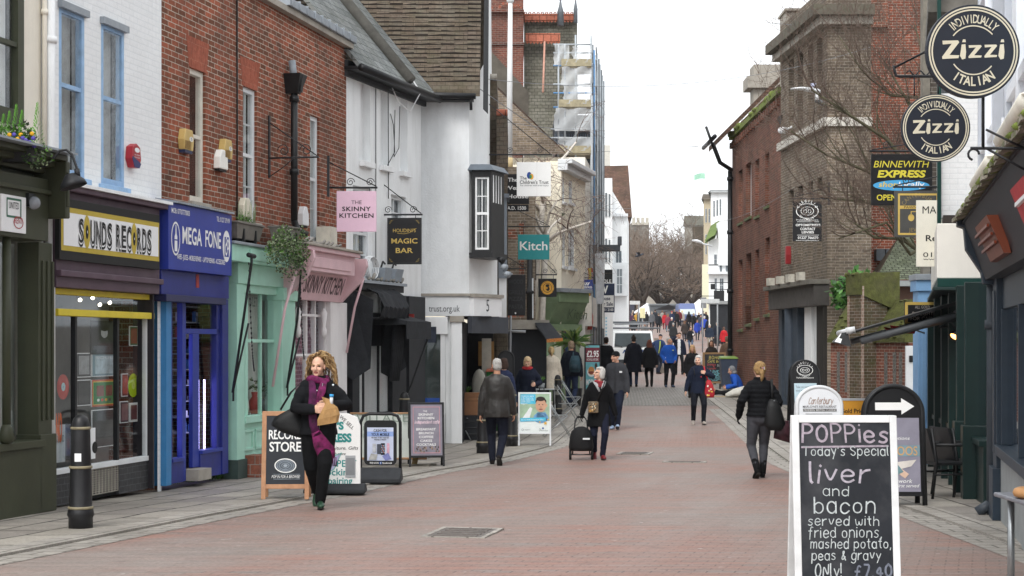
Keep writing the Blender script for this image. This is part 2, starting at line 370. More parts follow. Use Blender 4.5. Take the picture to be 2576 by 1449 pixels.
def sash(par,r,fm,y=.1,cols=2,rows=4,mid=.5,fw=.06,bar=.022,curtain=None,gl=None,sill=None,name='window',sillout=.07,cw=.3,gy=.02):
 """sash window in a wall opening r=(s0,s1,z0,z1): frame and bars, glass, curtain, sill"""
 a,b,c,d=r;mb=MB();w=b-a;h=d-c
 mb.box(a,a+fw,y-.03,y+.05,c,d,fm);mb.box(b-fw,b,y-.03,y+.05,c,d,fm)
 mb.box(a+fw,b-fw,y-.03,y+.05,d-fw,d,fm);mb.box(a+fw,b-fw,y-.03,y+.05,c,c+fw*1.2,fm)
 zm=c+h*mid;mb.box(a+fw,b-fw,y-.02,y+.04,zm-.025,zm+.025,fm)
 for k in range(1,cols):x=a+fw+(w-2*fw)*k/cols;mb.box(x-bar/2,x+bar/2,y,y+.03,c+fw,d-fw,fm)
 for k in range(1,rows):
  z=c+fw+(h-2*fw)*k/rows
  if abs(z-zm)>.1:mb.box(a+fw,b-fw,y+.002,y+.028,z-bar/2,z+bar/2,fm)
 win=mb.build(name,par)
 g=MB();g.quad((a+fw*.5,y+gy,c+fw*.5),(b-fw*.5,y+gy,c+fw*.5),(b-fw*.5,y+gy,d-fw*.5),(a+fw*.5,y+gy,d-fw*.5),gl or GLASS);g.build('glass',win)
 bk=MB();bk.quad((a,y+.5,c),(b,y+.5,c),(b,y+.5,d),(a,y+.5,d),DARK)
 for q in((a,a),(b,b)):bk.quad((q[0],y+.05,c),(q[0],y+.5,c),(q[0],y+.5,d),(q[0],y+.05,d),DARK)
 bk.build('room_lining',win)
 if curtain:
  k=MB();
  for(p,q)in((a+fw,a+fw+w*cw),(b-fw-w*cw,b-fw))if cw<.45 else((a+fw,b-fw),):
   n=max(4,int((q-p)/.035));
   k.add([(p+(q-p)*i/n,y+.12+.018*(i%2),z)for z in(c,d)for i in range(n+1)],[(i,i+1,n+2+i,n+1+i)for i in range(n)],curtain)
  k.build('curtain',win)
 if sill:
  m=MB();m.box(a-.06,b+.06,-sillout,y,c-.09,c-.002,sill);m.build('sill',win,.008)
 return win
GLASS=glassmat((.93,.95,.95));GLASSD=glassmat((.55,.6,.6),1.2)
LK=[(-30,-17),(0,-8.3),(15.6,-3.92),(19.2,-2.94),(25.7,-1.35),(28.9,-.28),(32.5,.75),(40,1.6),(50,2.3),(60,2.9),(80,4.5),(116,7.2),(167,10.8),(230,15),(330,22)]
RK=[(-30,5.5),(0,4.8),(10,4.55),(20,4.5),(28.3,4.7),(40,5.45),(52,6.05),(60,7.0),(80,9.7),(116,15.5),(167,22.5),(230,31),(330,45)]
def pl(P,Y):
 for(a,xa),(b,xb)in zip(P,P[1:]):
  if Y<=b:return xa+(xb-xa)*(Y-a)/(b-a)
 return P[-1][1]
YS=[-20+i*1.0 for i in range(90)]+[70+i*4 for i in range(60)]+[320]
def strip(name,fa,fb,up,mat,n=6,y0=-20,y1=320,thick=0,kind='structure',swap=False):
 """sheet between two lines x=fa(Y), fb(Y) that follows the ground; UV in metres (across, along)"""
 ys=[y for y in YS if y0<=y<=y1]
 if ys[0]>y0:ys=[y0]+ys
 if ys[-1]<y1:ys.append(y1)
 vs=[];uv=[];fs=[];L=0
 for i,y in enumerate(ys):
  a,b=fa(y),fb(y)
  if i:L+=math.hypot(ys[i]-ys[i-1],fa(ys[i])-fa(ys[i-1]))
  for k in range(n+1):
   x=a+(b-a)*k/n;vs.append((x,y,G(y)+up));uv.append((x-a,L)if not swap else(L,x-a))
 for i in range(len(ys)-1):
  for k in range(n):q=i*(n+1)+k;fs.append((q,q+1,q+n+2,q+n+1))
 if thick:
  o=len(vs);side=0 if thick<0 else n
  for i,y in enumerate(ys):x=vs[i*(n+1)+side][0];vs.append((x,y,G(y)-.05));uv.append((0,L*i/len(ys)))
  for i in range(len(ys)-1):fs.append((i*(n+1)+side,(i+1)*(n+1)+side,o+i+1,o+i))
 me=bpy.data.meshes.new(name);me.from_pydata(vs,[],fs);me.materials.append(mat)
 ul=me.uv_layers.new(name='uv')
 for p in me.polygons:
  for li in p.loop_indices:ul.data[li].uv=uv[me.loops[li].vertex_index]
 ob=bpy.data.objects.new(name,me);COL.objects.link(ob);ob['kind']=kind;return ob
def groundmat(kind):
 m,n,p,o=newmat(kind);tc=n.nodes.new("ShaderNodeTexCoord");uv=tc.outputs['UV'];ob=tc.outputs['Object']
 b=n.nodes.new("ShaderNodeTexBrick");b.inputs['Scale'].default_value=1
 wob=noisenode(n,uv,.9 if kind!='slabs'else 1.7,3);vm=n.nodes.new("ShaderNodeVectorMath");vm.operation='MULTIPLY_ADD'
 w={'pavers':.03,'slabs':.11,'setts':.05,'cobbles':.06}[kind]
 n.links.new(wob.outputs[1],vm.inputs[0]);vm.inputs[1].default_value=(w,w,0);n.links.new(uv,vm.inputs[2]);n.links.new(vm.outputs[0],b.inputs['Vector'])
 bw,bh,ms,c1,c2,mo={'pavers':(.22,.11,.008,'#8d736a','#867c76','#59524d'),'slabs':(.92,.52,.019,'#a19b91','#86807a','#2a2724'),'setts':(.34,.24,.014,'#aaa49c','#96918a','#5a5650'),'cobbles':(.2,.13,.022,'#96928c','#7d7872','#46423d')}[kind]
 for k,v in(('Brick Width',bw),('Row Height',bh),('Mortar Size',ms),('Mortar Smooth',.25),('Bias',0)):b.inputs[k].default_value=v
 b.inputs['Color1'].default_value=(*lin(c1),1);b.inputs['Color2'].default_value=(*lin(c2),1);b.inputs['Mortar'].default_value=(*lin(mo),1)
 out=b.outputs[0]
 if kind=='pavers':
  l1=noisenode(n,scaled(n,uv,.16,3.2,1),1.0,4,.6);f1=ramp(n,l1.outputs[0],[(.36,0.0),(.62,.9)])
  out=mixc(n,f1,out,lin('#946f63'))
  l2=noisenode(n,scaled(n,uv,.3,.22,1),1.0,5,.6);f2=ramp(n,l2.outputs[0],[(.42,0.0),(.64,.8)])
  out=mixc(n,f2,out,lin('#857d77'))
  l3=noisenode(n,scaled(n,uv,1.1,.12,1),1.0,3,.6);f3=ramp(n,l3.outputs[0],[(.5,0.0),(.72,.45)])
  out=mixc(n,f3,out,lin('#918984'))
  l4=noisenode(n,scaled(n,uv,.9,9,1),1.0,4,.7);f4=ramp(n,l4.outputs[0],[(.3,.82),(.7,1.14)]);out=mixc(n,1.0,out,f4,'MULTIPLY')
  l5=noisenode(n,uv,3.1,5,.75);f5=ramp(n,l5.outputs[0],[(.57,0.0),(.72,.6)]);out=mixc(n,f5,out,lin('#5d5450'))
  l6=noisenode(n,uv,7.0,2,.5);f6=ramp(n,l6.outputs[0],[(.7,0.0),(.73,.5)]);out=mixc(n,f6,out,lin('#b8b2ac'))
 else:
  t2=noisenode(n,ob,.7,6,.65);f2=ramp(n,t2.outputs[0],[(.4,0.0),(.72,.6)]);out=mixc(n,f2,out,lin('#6c675f'))
  t3=noisenode(n,ob,2.3,5,.7);f3=ramp(n,t3.outputs[0],[(.55,0.0),(.75,.45)]);out=mixc(n,f3,out,lin('#aaa59c'))
 t=noisenode(n,ob,30,4,.7);f=ramp(n,t.outputs[0],[(.3,.78),(.72,1.2)]);out=mixc(n,1.0,out,f,'MULTIPLY')
 n.links.new(out,p.inputs['Base Color']);p.inputs['Roughness'].default_value=.62;p.inputs['Specular IOR Level'].default_value=.35
 inv=n.nodes.new("ShaderNodeMath");inv.operation='SUBTRACT';inv.inputs[0].default_value=1;n.links.new(b.outputs[1],inv.inputs[1])
 t6=noisenode(n,ob,1.6,5);ad=n.nodes.new("ShaderNodeMath");ad.operation='MULTIPLY_ADD';n.links.new(t6.outputs[0],ad.inputs[0]);ad.inputs[1].default_value=1.2;n.links.new(inv.outputs[0],ad.inputs[2])
 bumpn(n,p,ad.outputs[0],.55,.012);return m
PAV,SLAB,SETT,COBB=groundmat('pavers'),groundmat('slabs'),groundmat('setts'),groundmat('cobbles')
gb=MB();gy=[-60]+[y for y,_ in GP if y<400]+[450]
gm=M('#77716a',.9,.3,.8)
for a,b in zip(gy,gy[1:]):
 gb.quad((-200,a,G(a)-.06),(240,a,G(a)-.06),(240,b,G(b)-.06),(-200,b,G(b)-.06),gm)
gb.build('ground').__setitem__('kind','structure')
lk=lambda y:pl(LK,y);rk=lambda y:pl(RK,y)
strip('road',lk,rk,0,PAV,10)
strip('gutter',lambda y:lk(y)-.002,lambda y:lk(y)+.34,.004,SETT,1,0,46)
strip('gutter',lambda y:rk(y)-.34,lambda y:rk(y)+.002,.004,SETT,1,0,46)
strip('kerb',lambda y:lk(y)-.3,lk,KH+.004,SETT,1,thick=1,swap=True)
strip('kerb',rk,lambda y:rk(y)+.3,KH+.004,SETT,1,thick=-1,swap=True)
strip('pavement',lambda y:lk(y)-9,lambda y:lk(y)-.28,KH,SLAB,6,swap=True)
strip('pavement',lambda y:rk(y)+.28,lambda y:rk(y)+12,KH,SLAB,6,swap=True)
strip('cobbled_bridge',lambda y:lk(y)+.01,lambda y:rk(y)-.01,.006,COBB,6,47.6,59.5)
irn=M('#625b56',.5,.4,30,.6)
for(px,py,w,d,lb)in((1165,1342,.62,.95,'wide cast iron drain cover in the near road surface'),(1597,1141,.6,.7,'cast iron cover in the paving right of the shopping trolley'),(1722,1163,.75,.25,'thin iron cover strip in the middle of the road')):
 g=gp(px,py);w*=.85;d*=.8;o=thing('drain_cover',lb,'drain cover',g,R(-12))
 m=MB();m.box(-w/2,w/2,-d/2,d/2,-.02,.011,irn)
 n=5
 for k in range(n):m.box(-w/2+.05,w/2-.05,-d/2+d*(k+.25)/n,-d/2+d*(k+.7)/n,.0111,.017,irn)
 m.build('plate',o);f=MB()
 for q in(-1,1):f.box(q*w/2,q*(w/2+.05),-d/2-.05,d/2+.05,-.02,.013,SETT);f.box(-w/2,w/2,q*d/2,q*(d/2+.05),-.02,.013,SETT)
 f.build('frame',o)
WHITE=M('#e9ebec',.75,.05,3,.35,dirt=.28,dirtcol=(.42,.42,.40),streak=True);WHITE2=M('#eceeef',.8,.04,2,.2,dirt=.42,dirtcol=(.5,.5,.48),streak=True)
WBRICK=brick('#edeff0','#e9ebec','#e3e6e8',ms=.008,dirt=.18,dirtcol=(.5,.5,.48),bump=.4,painted=True)
RENDER=M('#e0e3e5',.9,.05,5,.9,dirt=.4,dirtcol=(.45,.46,.46),streak=True)
CREAM=M('#e6e0d2',.75,.06,3,.15,dirt=.3,dirtcol=(.45,.42,.36),streak=True)
REDB=brick('#a05a43','#63402f','#b8ad9f',dirt=.68,dirtcol=(.06,.047,.04));ORANGEB=brick('#a35b47','#96523f','#a56f5a',bw=.075,bh=.225,ms=.003,dirt=.3)
BROWNB=brick('#7d7060','#5d5348','#98908a',dirt=.6);REDB2=brick('#7f5041','#623e34','#8a7c73',ms=.005,dirt=.6,moss=.2);REDF=brick('#8f5a4a','#6b453b','#b0a498',dirt=.5)
SLATE=brick('#7d8080','#666a6a','#3c3e3e',bw=.3,bh=.21,ms=.008,dirt=.5,dirtcol=(.09,.09,.075),bump=.9,moss=.15,gap=.02)
TILE=brick('#665a4f','#594d42','#453b33',bw=.17,bh=.1,ms=.005,dirt=.6,dirtcol=(.12,.115,.09),bump=1.0,moss=.22,gap=.02,varsc=3)
TILER=brick('#74594d','#5b473e','#3a2f28',bw=.17,bh=.11,ms=.006,dirt=.5,bump=1,moss=.2,gap=.02)
ORT=brick('#b8705a','#a5614c','#6a4335',bw=.3,bh=.3,ms=.012,dirt=.25,bump=.8)
BLACK=M('#1b1c1e',.45,.3,8);IRON=M('#232427',.5,.3,14,.2);LEAD=M('#8d949b',.5,.2,4,.2);GREYW=M('#d9dcde',.6,.08,4)
OLIVE=M('#3b3e2d',.5,.16,3,.12,dirt=.3,dirtcol=(.03,.03,.02));BLUEW=M('#93b4d6',.6,.14,9,.3,dirt=.35,dirtcol=(.2,.22,.25));PURP=M('#55434f',.5,.2,4,.1,dirt=.35,dirtcol=(.16,.14,.15),streak=True)
YEL=M('#d6c23a',.5,.1,6);ROYAL=M('#2a3a94',.42,.12,3,.06,dirt=.3,dirtcol=(.03,.04,.12),streak=True);NAVY2=M('#27307e',.45,.2,3,.06,dirt=.4,dirtcol=(.02,.025,.09),streak=True);MINT=M('#a9d8c6',.55,.07,4,.08,dirt=.22,dirtcol=(.28,.36,.31),streak=True);DKGREEN=M('#3a4a46',.6,.15,4,.15)
PINK=M('#d9b7bd',.6,.08,4,.1,dirt=.2,dirtcol=(.4,.33,.33),streak=True);CURT=M('#d9dad8',.9,.12,5);CURTD=M('#a5a5a2',.9,.2,5)
NAVYSH=M('#26323e',.42,.18,5);SKYB=M('#7ba3cb',.55,.1,4,.1);DGREEN=M('#123b36',.45,.15,5);SHOPBACK=M('#6d6c68',.9,.5,1.4);SHOPLITE=M('#c6c9c2',.9,.25,1.2)
INK=M('#161616',.6,.1);PAPER=M('#e8e9ea',.6,.04);GOLD=M('#b9964a',.45,.15);STONE=M('#a29c92',.85,.2,4,.5,dirt=.4,dirtcol=(.15,.14,.12));WOOD=M('#b08865',.6,.2,9,.3)
def L1pt(px):
 r=(px-CX)/FPX;Y=(5.3+.217*18.3)/(.217-r);return(r*Y,Y)
def LF(px):return Fr(L1pt(px),(.217,1))
gz=lambda Y:G(Y)+KH
f=LF(-140);gs=f.e('corner_shop','dark olive green shopfront with cream wall above at the left edge','shop')
S1=f.at(104)[0];S0=-1.5;m=MB();w_=f.rect(-60,-60,50,318);w_=(w_[0],w_[1],f.at(50,318)[1],f.at(50,-80)[1])
wall(m,S0,S1,3.1,7.6,[w_],CREAM);hull(m,S0,S1,-.2,7.6,5,CREAM);m.build('wall',gs)
sash(gs,w_,OLIVE,y=-.02,cols=1,rows=2,mid=.5,fw=.13,curtain=CURT,cw=.48)
def zrow(px,py,o=0):return f.at(px,py,o)[1]
def cornice(par,fr_,s0,s1,z,o,mat,steps=4,h=.22,name='cornice'):
 mm=MB()
 for k in range(steps):mm.box(s0-.02*k,s1+.02*k,-o*(k+1)/steps,.05,z+h*k/steps+.001*k,z+h*(k+1)/steps,mat)
 return mm.build(name,par,.006)
E1=f.at(122,600,.3)[0]
zt=f.at(100,445,.35)[1];zb=f.at(100,603,.35)[1]
m=MB();m.box(S0,E1,-.3,.05,zb,zt,OLIVE);m.box(S0,E1,-.34,-.3,zb+.5,zb+.55,OLIVE);m.build('fascia',gs,.008)
cornice(gs,f,S0,E1,zt,.5,OLIVE,4,.26)
m=MB();ss=f.at(160,500,.42)[0];m.box(E1+.02,ss,-.5,.05,zt-.42,zt+.2,OLIVE);m.box(E1+.05,ss-.1,-.53,-.5,zt-.3,zt+.08,OLIVE);m.build('console',gs,.02)
m=MB();m.box(S0,E1+.05,-.62,.06,zt+.262,zt+.285,LEAD);m.build('lead_flashing',gs)
pa=[f.at(x)[0]for x in(64,98)]
m=MB();m.box(pa[0],pa[1],-.16,.1,-.1,zb,OLIVE);m.box(pa[0]-.03,pa[1]+.03,-.2,.1,-.1,.75,OLIVE)
for k in range(3):m.box(pa[0]+.06+.11*k,pa[0]+.1+.11*k,-.18,-.16,.9,zb-.2,OLIVE)
m.build('pilaster',gs,.008)
m=MB();a,b=f.at(12,HY,.2)[0],f.at(20,HY,.2)[0];m.tube([(a,-.22,.75),(a,-.22,zb)],.045,OLIVE,10);m.lathe([(.05,.0),(.09,.05),(.06,.16),(.045,.2)],(a,-.22,.7),OLIVE,10);m.build('column',gs)
m=MB();m.box(S0,pa[0],-.2,.1,-.1,.62,OLIVE);m.box(S0,pa[0],-.24,.1,.62,.7,OLIVE);m.build('stall_riser',gs,.008)
m=MB();m.quad((S0,0,.7),(pa[0],0,.7),(pa[0],0,zb),(S0,0,zb),GLASS);m.build('shop_window',gs)
m=MB();m.quad((S0,.3,.3),(pa[1],.3,.3),(pa[1],.3,zb),(S0,.3,zb),SHOPLITE);m.box(S0,pa[0],.02,.3,.55,.68,OLIVE);m.build('shop_interior',gs)
m=MB();a,b,c,d=f.rect(13,568,56,784,.31)[0:2]+(f.at(20,585,.31)[1],f.at(20,490,.31)[1])
a,b=f.at(0,540,.31)[0],f.at(62,540,.31)[0];c,d=f.at(30,584,.31)[1],f.at(30,492,.31)[1]
m.box(a,b,-.325,-.301,c,d,PAPER);W_=b-a;H_=d-c;gr=M('#3f6b58',.6);rd=M('#a8323c',.6)
m.line([(a+.22*W_,d-.1*H_),(a+.78*W_,d-.1*H_),(a+.78*W_,c+.42*H_),(a+.22*W_,c+.42*H_),(a+.22*W_,d-.1*H_)],.022,-.328,gr);m.text("UNITED",a+.3*W_,a+.7*W_,d-.36*H_,.07,-.328,INK)
m.disc(a+.68*W_,c+.28*H_,.2*W_,.17*H_,-.329,rd,28,.86);m.text("RENT",a+.52*W_,a+.84*W_,c+.25*H_,.06,-.3295,rd);m.build('fascia_notice',gs)
m=MB();m.ell((f.at(120,720,.36)[0]-.3,-.36,zb+.38),(.07,.07,.07),M('#8b8f95',.2,.1),14,9);m.box(f.at(120,720,.36)[0]-.37,f.at(120,720,.36)[0]-.23,-.34,-.28,zb+.34,zb+.48,BLACK);m.build('dome_camera',gs)
m=MB();a=f.at(102)[0];m.tube([(a,-.05,3.4),(a,-.05,7.6)],.028,CREAM,8);m.tube([(a,-.05,5.4),(a,-.05,5.46)],.04,CREAM,8);m.build('downpipe',gs)
f=LF(105);hs_=f.e('record_shop','white painted brick house with blue sash windows over a purple and yellow record shop','shop')
S1=f.at(406)[0];Hh=8.0
def R2(x0,yt,x1,yb,o=0):return f.rect(x0,yt,x1,yb,o)
w1=R2(148,14,212,438);w2=R2(254,55,312,462)
m=MB();wall(m,0,S1,3.0,Hh,[w1,w2],WBRICK);hull(m,0,S1,-.2,Hh,5,WBRICK);m.quad((0,0,-.2),(.12,0,-.2),(.12,0,3),(0,0,3),WBRICK);m.quad((S1-.12,0,-.2),(S1,0,-.2),(S1,0,3),(S1-.12,0,3),WBRICK);m.build('wall',hs_)
for w_ in(w1,w2):sash(hs_,w_,BLUEW,y=.03,cols=1,rows=2,mid=.54,fw=.065,gy=-.015,curtain=CURTD,sill=BLUEW,cw=.48,gl=glassmat((.92,.94,.94),.7))
m=MB();
for w_ in(w1,w2):m.box(w_[0]-.03,w_[1]+.03,-.06,.02,w_[3]-.02,w_[3]+.06,LEAD)
m.build('window_hood',hs_)
m=MB();a=f.at(112)[0];m.tube([(a,-.07,0.2),(a,-.07,Hh)],.055,WHITE,10)
for z in(3.6,5.1,6.6):m.tube([(a,-.07,z),(a,-.07,z+.07)],.075,WHITE,10)
m.build('downpipe',hs_)
PX0=f.at(142,HY,.16)[0];PX1=f.at(409,HY,.2)[0]
zT=f.at(142,478,.15)[1];zS0=f.at(148,655,.15)[1];zM=f.at(142,690,.15)[1];zL=f.at(142,722,.15)[1]
m=MB();m.box(PX0,PX1,-.16,.05,zL,zT,PURP);m.box(PX0,PX1,-.22,-.1,zM-.02,zM+.05,PURP);m.box(PX0-.03,PX1+.05,-.26,.04,zT,zT+.06,PURP);m.build('fascia',hs_,.01)
m=MB();m.box(PX0-.05,PX1+.1,-.3,.03,zT+.061,zT+.1,WHITE);m.build('lead_flashing',hs_)
a,b=f.at(150,500,.22)[0],f.at(402,560,.22)[0];c,d=f.at(150,652,.22)[1],f.at(150,496,.22)[1];H_=d-c;W_=b-a
sg=MB();sg.box(a,b,-.22,-.161,c,d,INK);sb=sg.build('sign_board',hs_,.004)
olv=M('#b8a23c',.5,.08)
t=MB();yq=-.224
t.poly([(a+.03,c+.15*H_),(b-.03,c+.15*H_),(b-.03,d-.14*H_),(a+.03,d-.14*H_)],yq,olv);t.poly([(a+.08,c+.235*H_),(b-.06,c+.235*H_),(b-.06,d-.225*H_),(a+.08,d-.225*H_)],yq-.003,PAPER)
letters="SOUNDS RECORDS";x=a+.16*W_;stp=.73*W_/13.4;hz=.42*H_;zc=c+.29*H_
for ch in letters:
 if ch==' ':x+=stp*.62;continue
 if ch=='O':
  t.disc(x+stp*.48,zc+hz/2,stp*.56,hz*.66,yq-.006,olv,30);t.disc(x+stp*.48,zc+hz/2,stp*.23,hz*.28,yq-.009,INK,24);t.disc(x+stp*.48,zc+hz/2,stp*.05,hz*.06,yq-.012,PAPER,12)
 else:
  t.text(ch,x+.06*stp,x+.94*stp,zc-.012,hz,yq-.006,INK,bold=.05);t.text(ch,x+.04*stp,x+.86*stp,zc,hz*1.02,yq-.009,PAPER,bold=.012);t.text(ch,x+.055*stp,x+.845*stp,zc+.012,hz*.96,yq-.012,INK,bold=-.004)
 x+=stp
t.build('lettering',sb)
zg=0.02;xs=[f.at(x)[0]for x in(135,192,298,374,398)]
zr=f.at(300,1157)[1];zyb=f.at(300,800)[1];zyt=f.at(300,718)[1]
m=MB();m.box(xs[3],PX1-.02,-.08,.2,-.1,zL,M('#2a262b',.5));m.box(f.at(110,HY,.1)[0],f.at(134,HY,.1)[0],-.1,.1,-.1,zL-.3,BLACK);m.build('pilaster',hs_,.006)
m=MB()
for q in(xs[1],xs[2]):m.box(q-.025,q+.025,0,.06,zr,zyb,BLACK)
m.box(xs[3]-.05,xs[3],0,.07,zr,zyb,GREYW);m.box(xs[0],xs[3],-.02,.08,zr-.06,zr,GREYW);m.build('window_frame',hs_,.004)
m=MB();m.box(xs[0],xs[3]+.05,-.06,.09,zyb,zyb+.08,YEL);m.box(xs[0],xs[3]+.05,-.03,.09,zL-.07,zL-.002,YEL);m.box(xs[3],xs[3]+.06,-.035,.08,zyb+.08,zL-.07,YEL);m.build('transom_frame',hs_,.006)
m=MB();m.quad((xs[0],.03,zr),(xs[3],.03,zr),(xs[3],.03,zL),(xs[0],.03,zL),GLASS);m.build('glass',hs_)
til=brick('#3d3e40','#343537','#55565a',bw=.15,bh=.075,ms=.004,dirt=.2,rough=.4,bump=.3)
m=MB();m.box(xs[0],xs[1],-.01,.1,-.1,zr-.06,til);m.box(xs[2],xs[3],-.01,.1,-.1,zr-.06,til);m.box(xs[1],xs[2],.04,.1,-.1,zr-.06,DARK);m.build('stall_riser',hs_)
m=MB();
for k in range(14):q=xs[1]+(xs[2]-xs[1])*k/13;m.box(q-.006,q+.006,0,.012,-.05,zr-.07,STONE)
for k in range(12):q=-.05+(zr-.02)*k/11;m.box(xs[1],xs[2],.002,.014,q-.006,q+.006,STONE)
m.build('vent_grille',hs_)
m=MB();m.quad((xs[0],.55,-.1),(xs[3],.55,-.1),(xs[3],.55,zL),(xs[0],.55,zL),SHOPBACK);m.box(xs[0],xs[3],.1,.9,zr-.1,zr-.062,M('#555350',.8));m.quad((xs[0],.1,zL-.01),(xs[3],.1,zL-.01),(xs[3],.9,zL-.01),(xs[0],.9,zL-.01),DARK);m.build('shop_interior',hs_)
def flatthing(name,label,cat,fr_,x0,yt,x1,yb,o,draw,group=None,th=.012,mat=None,base=True):
 """a flat sheet (poster, sleeve, notice) on plane o of a facade; draw(mb, a, b, c, d, y)"""
 a,b,c,d=fr_.rect(x0,yt,x1,yb,o);g=Fr(fr_.P+fr_.u*((a+b)/2)+fr_.n*o,fr_.u,fr_.z0+c)
 e=g.e(name,label,cat,group);w=b-a;h=d-c
 mm=MB();
 if base:mm.box(-w/2,w/2,0,th,0,h,mat or PAPER)
 draw(mm,-w/2,w/2,0,h,-.003);mm.build('print',e);return e
def record(col,lab):
 def dr(mm,a,b,c,d,y):
  cz=(c+d)/2;r=(d-c)/2;mm.disc(0,cz,r,r,0,M(col,.25,.08),40);mm.disc(0,cz,r*.34,r*.34,-.004,M(lab,.5),24);mm.disc(0,cz,r*.04,r*.04,-.006,INK,10)
  for q in(.5,.7,.9):mm.disc(0,cz,r*q,r*q,-.0015,M('#5c1512'if col[1]>'9'and col[3]<'9'else'#5f7a10',.3),40,.985)
 return dr
flatthing('vinyl_record','red vinyl record hanging at the left of the record shop window','record',f,144,942,173,1006,-.18,record('#c23a30','#bcd6dc'),'records on show in the window',base=False)
flatthing('vinyl_record','lime yellow vinyl record behind the right record shop pane','record',f,322,940,348,1000,-.15,record('#b6d021','#c9d860'),'records on show in the window',base=False)
def person_print(bgc,fg,skin=None):
 def dr(mm,a,b,c,d,y):
  w=b-a;h=d-c;mm.poly([(a+.02,c+.02),(b-.02,c+.02),(b-.02,d-.02),(a+.02,d-.02)],y,M(bgc,.6,.3,9))
  mm.disc(a+.5*w,c+.64*h,.13*w,.15*h,y-.003,M(skin or fg,.6,.3,20),20);mm.poly([(a+.2*w,c+.03),(a+.8*w,c+.03),(a+.7*w,c+.42*h),(a+.5*w,c+.52*h),(a+.3*w,c+.42*h)],y-.002,M(fg,.6,.3,14));mm.disc(a+.5*w,c+.76*h,.14*w,.07*h,y-.004,INK,16)
 return dr
flatthing('poster','black and white portrait poster under the yellow rail of the record shop','poster',f,228,806,294,892,-.12,person_print('#26292b','#3b3e40','#b3b6b8'),mat=INK)
def sleeve(bgc,inner,txt=None):
 def dr(mm,a,b,c,d,y):
  w=b-a;h=d-c;mm.poly([(a+.01,c+.01),(b-.01,c+.01),(b-.01,d-.01),(a+.01,d-.01)],y,M(bgc,.5,.3,7))
  mm.poly([(a+.12*w,c+.12*h),(b-.12*w,c+.12*h),(b-.12*w,d-.12*h),(a+.12*w,d-.12*h)],y-.003,M(inner,.5,.35,12))
  if txt:mm.text(txt,a+.15*w,b-.15*w,d-.25*h,.1*h,y-.006,PAPER)
 return dr
def greensleeve(mm,a,b,c,d,y):
 w=b-a;h=d-c;mm.poly([(a,c),(b,c),(b,d),(a,d)],y,M('#c8562a',.5));mm.poly([(a+.02,c+.02),(b-.02,c+.02),(b-.02,d-.02),(a+.02,d-.02)],y-.002,M('#d6b63c',.5));mm.poly([(a+.03,c+.03),(b-.03,c+.03),(b-.03,d-.03),(a+.03,d-.03)],y-.004,M('#2d7d3b',.5,.15))
 for k in(0,1):mm.poly([(a+(.17+.38*k)*w,c+.38*h),(a+(.47+.36*k)*w,c+.38*h),(a+(.47+.36*k)*w,c+.78*h),(a+(.17+.38*k)*w,c+.78*h)],y-.006,M('#7a3a22',.5,.5,12))
 for k,q in enumerate(('#e8e8e0','#d9423a','#e0a22c','#2b2b28')):mm.disc(a+(.24+.16*k)*w,c+.24*h,.055*w,.055*h,y-.006,M(q,.5),14)
flatthing('record_sleeve','green record sleeve with an orange and yellow border in the record shop','record sleeve',f,231,956,291,1024,-.12,greensleeve,'record sleeves in the window')
for(x0,yt,x1,yb,b1,b2,lb,tx)in((193,888,228,950,'#3b3d40','#8d8f90','grey record sleeve with a face, left of the pale blue one',None),(231,888,291,948,'#7f97a0','#aebfc6','pale blue record sleeve above the green one','SOUL'),(193,956,228,1022,'#1b1c1e','#2d2f31','black record sleeve left of the green one',None),(231,1032,291,1128,'#191a1b','#26282a','large black poster below the green record sleeve',None),(302,1010,323,1065,'#40262a','#7a5555','dark red record sleeve below the lime record',None),(326,1014,346,1062,'#cfcfcb','#5a2b2c','white edged record sleeve at the lower right of the record shop',None),(306,940,322,998,'#7c2a22','#a34536','red record sleeve left of the lime record',None),(326,820,346,870,'#3c6a3e','#8a4a34','green and red sleeve high in the right record shop pane',None)):
 flatthing('record_sleeve',lb,'record sleeve',f,x0,yt,x1,yb,-.13,sleeve(b1,b2,tx),'record sleeves in the window')
flatthing('poster','white poster with orange letters low at the left of the record shop','poster',f,138,1070,164,1165,-.06,lambda mm,a,b,c,d,y:mm.text("NO",a+.02,b-.08,c+.25,.3,y,M('#d6672f',.5),bold=.05)and mm.text("SOUND",a+.02,b-.03,d-.2,.08,y,M('#5c6b70',.5)),mat=M('#aab2b6',.5))
for k in range(4):
 q=[(200,753),(232,748),(250,765),(275,760)][k];s_,z_=f.at(*q,-.4);e=Fr(f.P+f.u*s_-f.n*.4,f.u,z_).e('spotlight',('small lit spotlight highest in the record shop window','small lit spotlight left of centre in the record shop','tilted lit spotlight in the middle of the record shop','tilted lit spotlight at the right of the record shop')[k],'spotlight')
 m=MB();m.tube([(0,0,0),(.02,.05,.06)],[.03,.02],BLACK,10);m.tube([(0,0,.05),(0,0,zL-z_-.02)],.006,BLACK,6);m.build('lamp_body',e);m=MB();m.ell((-.003,-.008,-.006),(.024,.024,.024),emit('#fff4dc',6),10,6);m.build('bulb',e)
flatthing('notice','white and black paper notice beside the black bollard','notice',f,229,1077,240,1155,.02,lambda mm,a,b,c,d,y:mm.disc(b-.02,(c+d)/2-.05,.07,.07,y,INK,20))
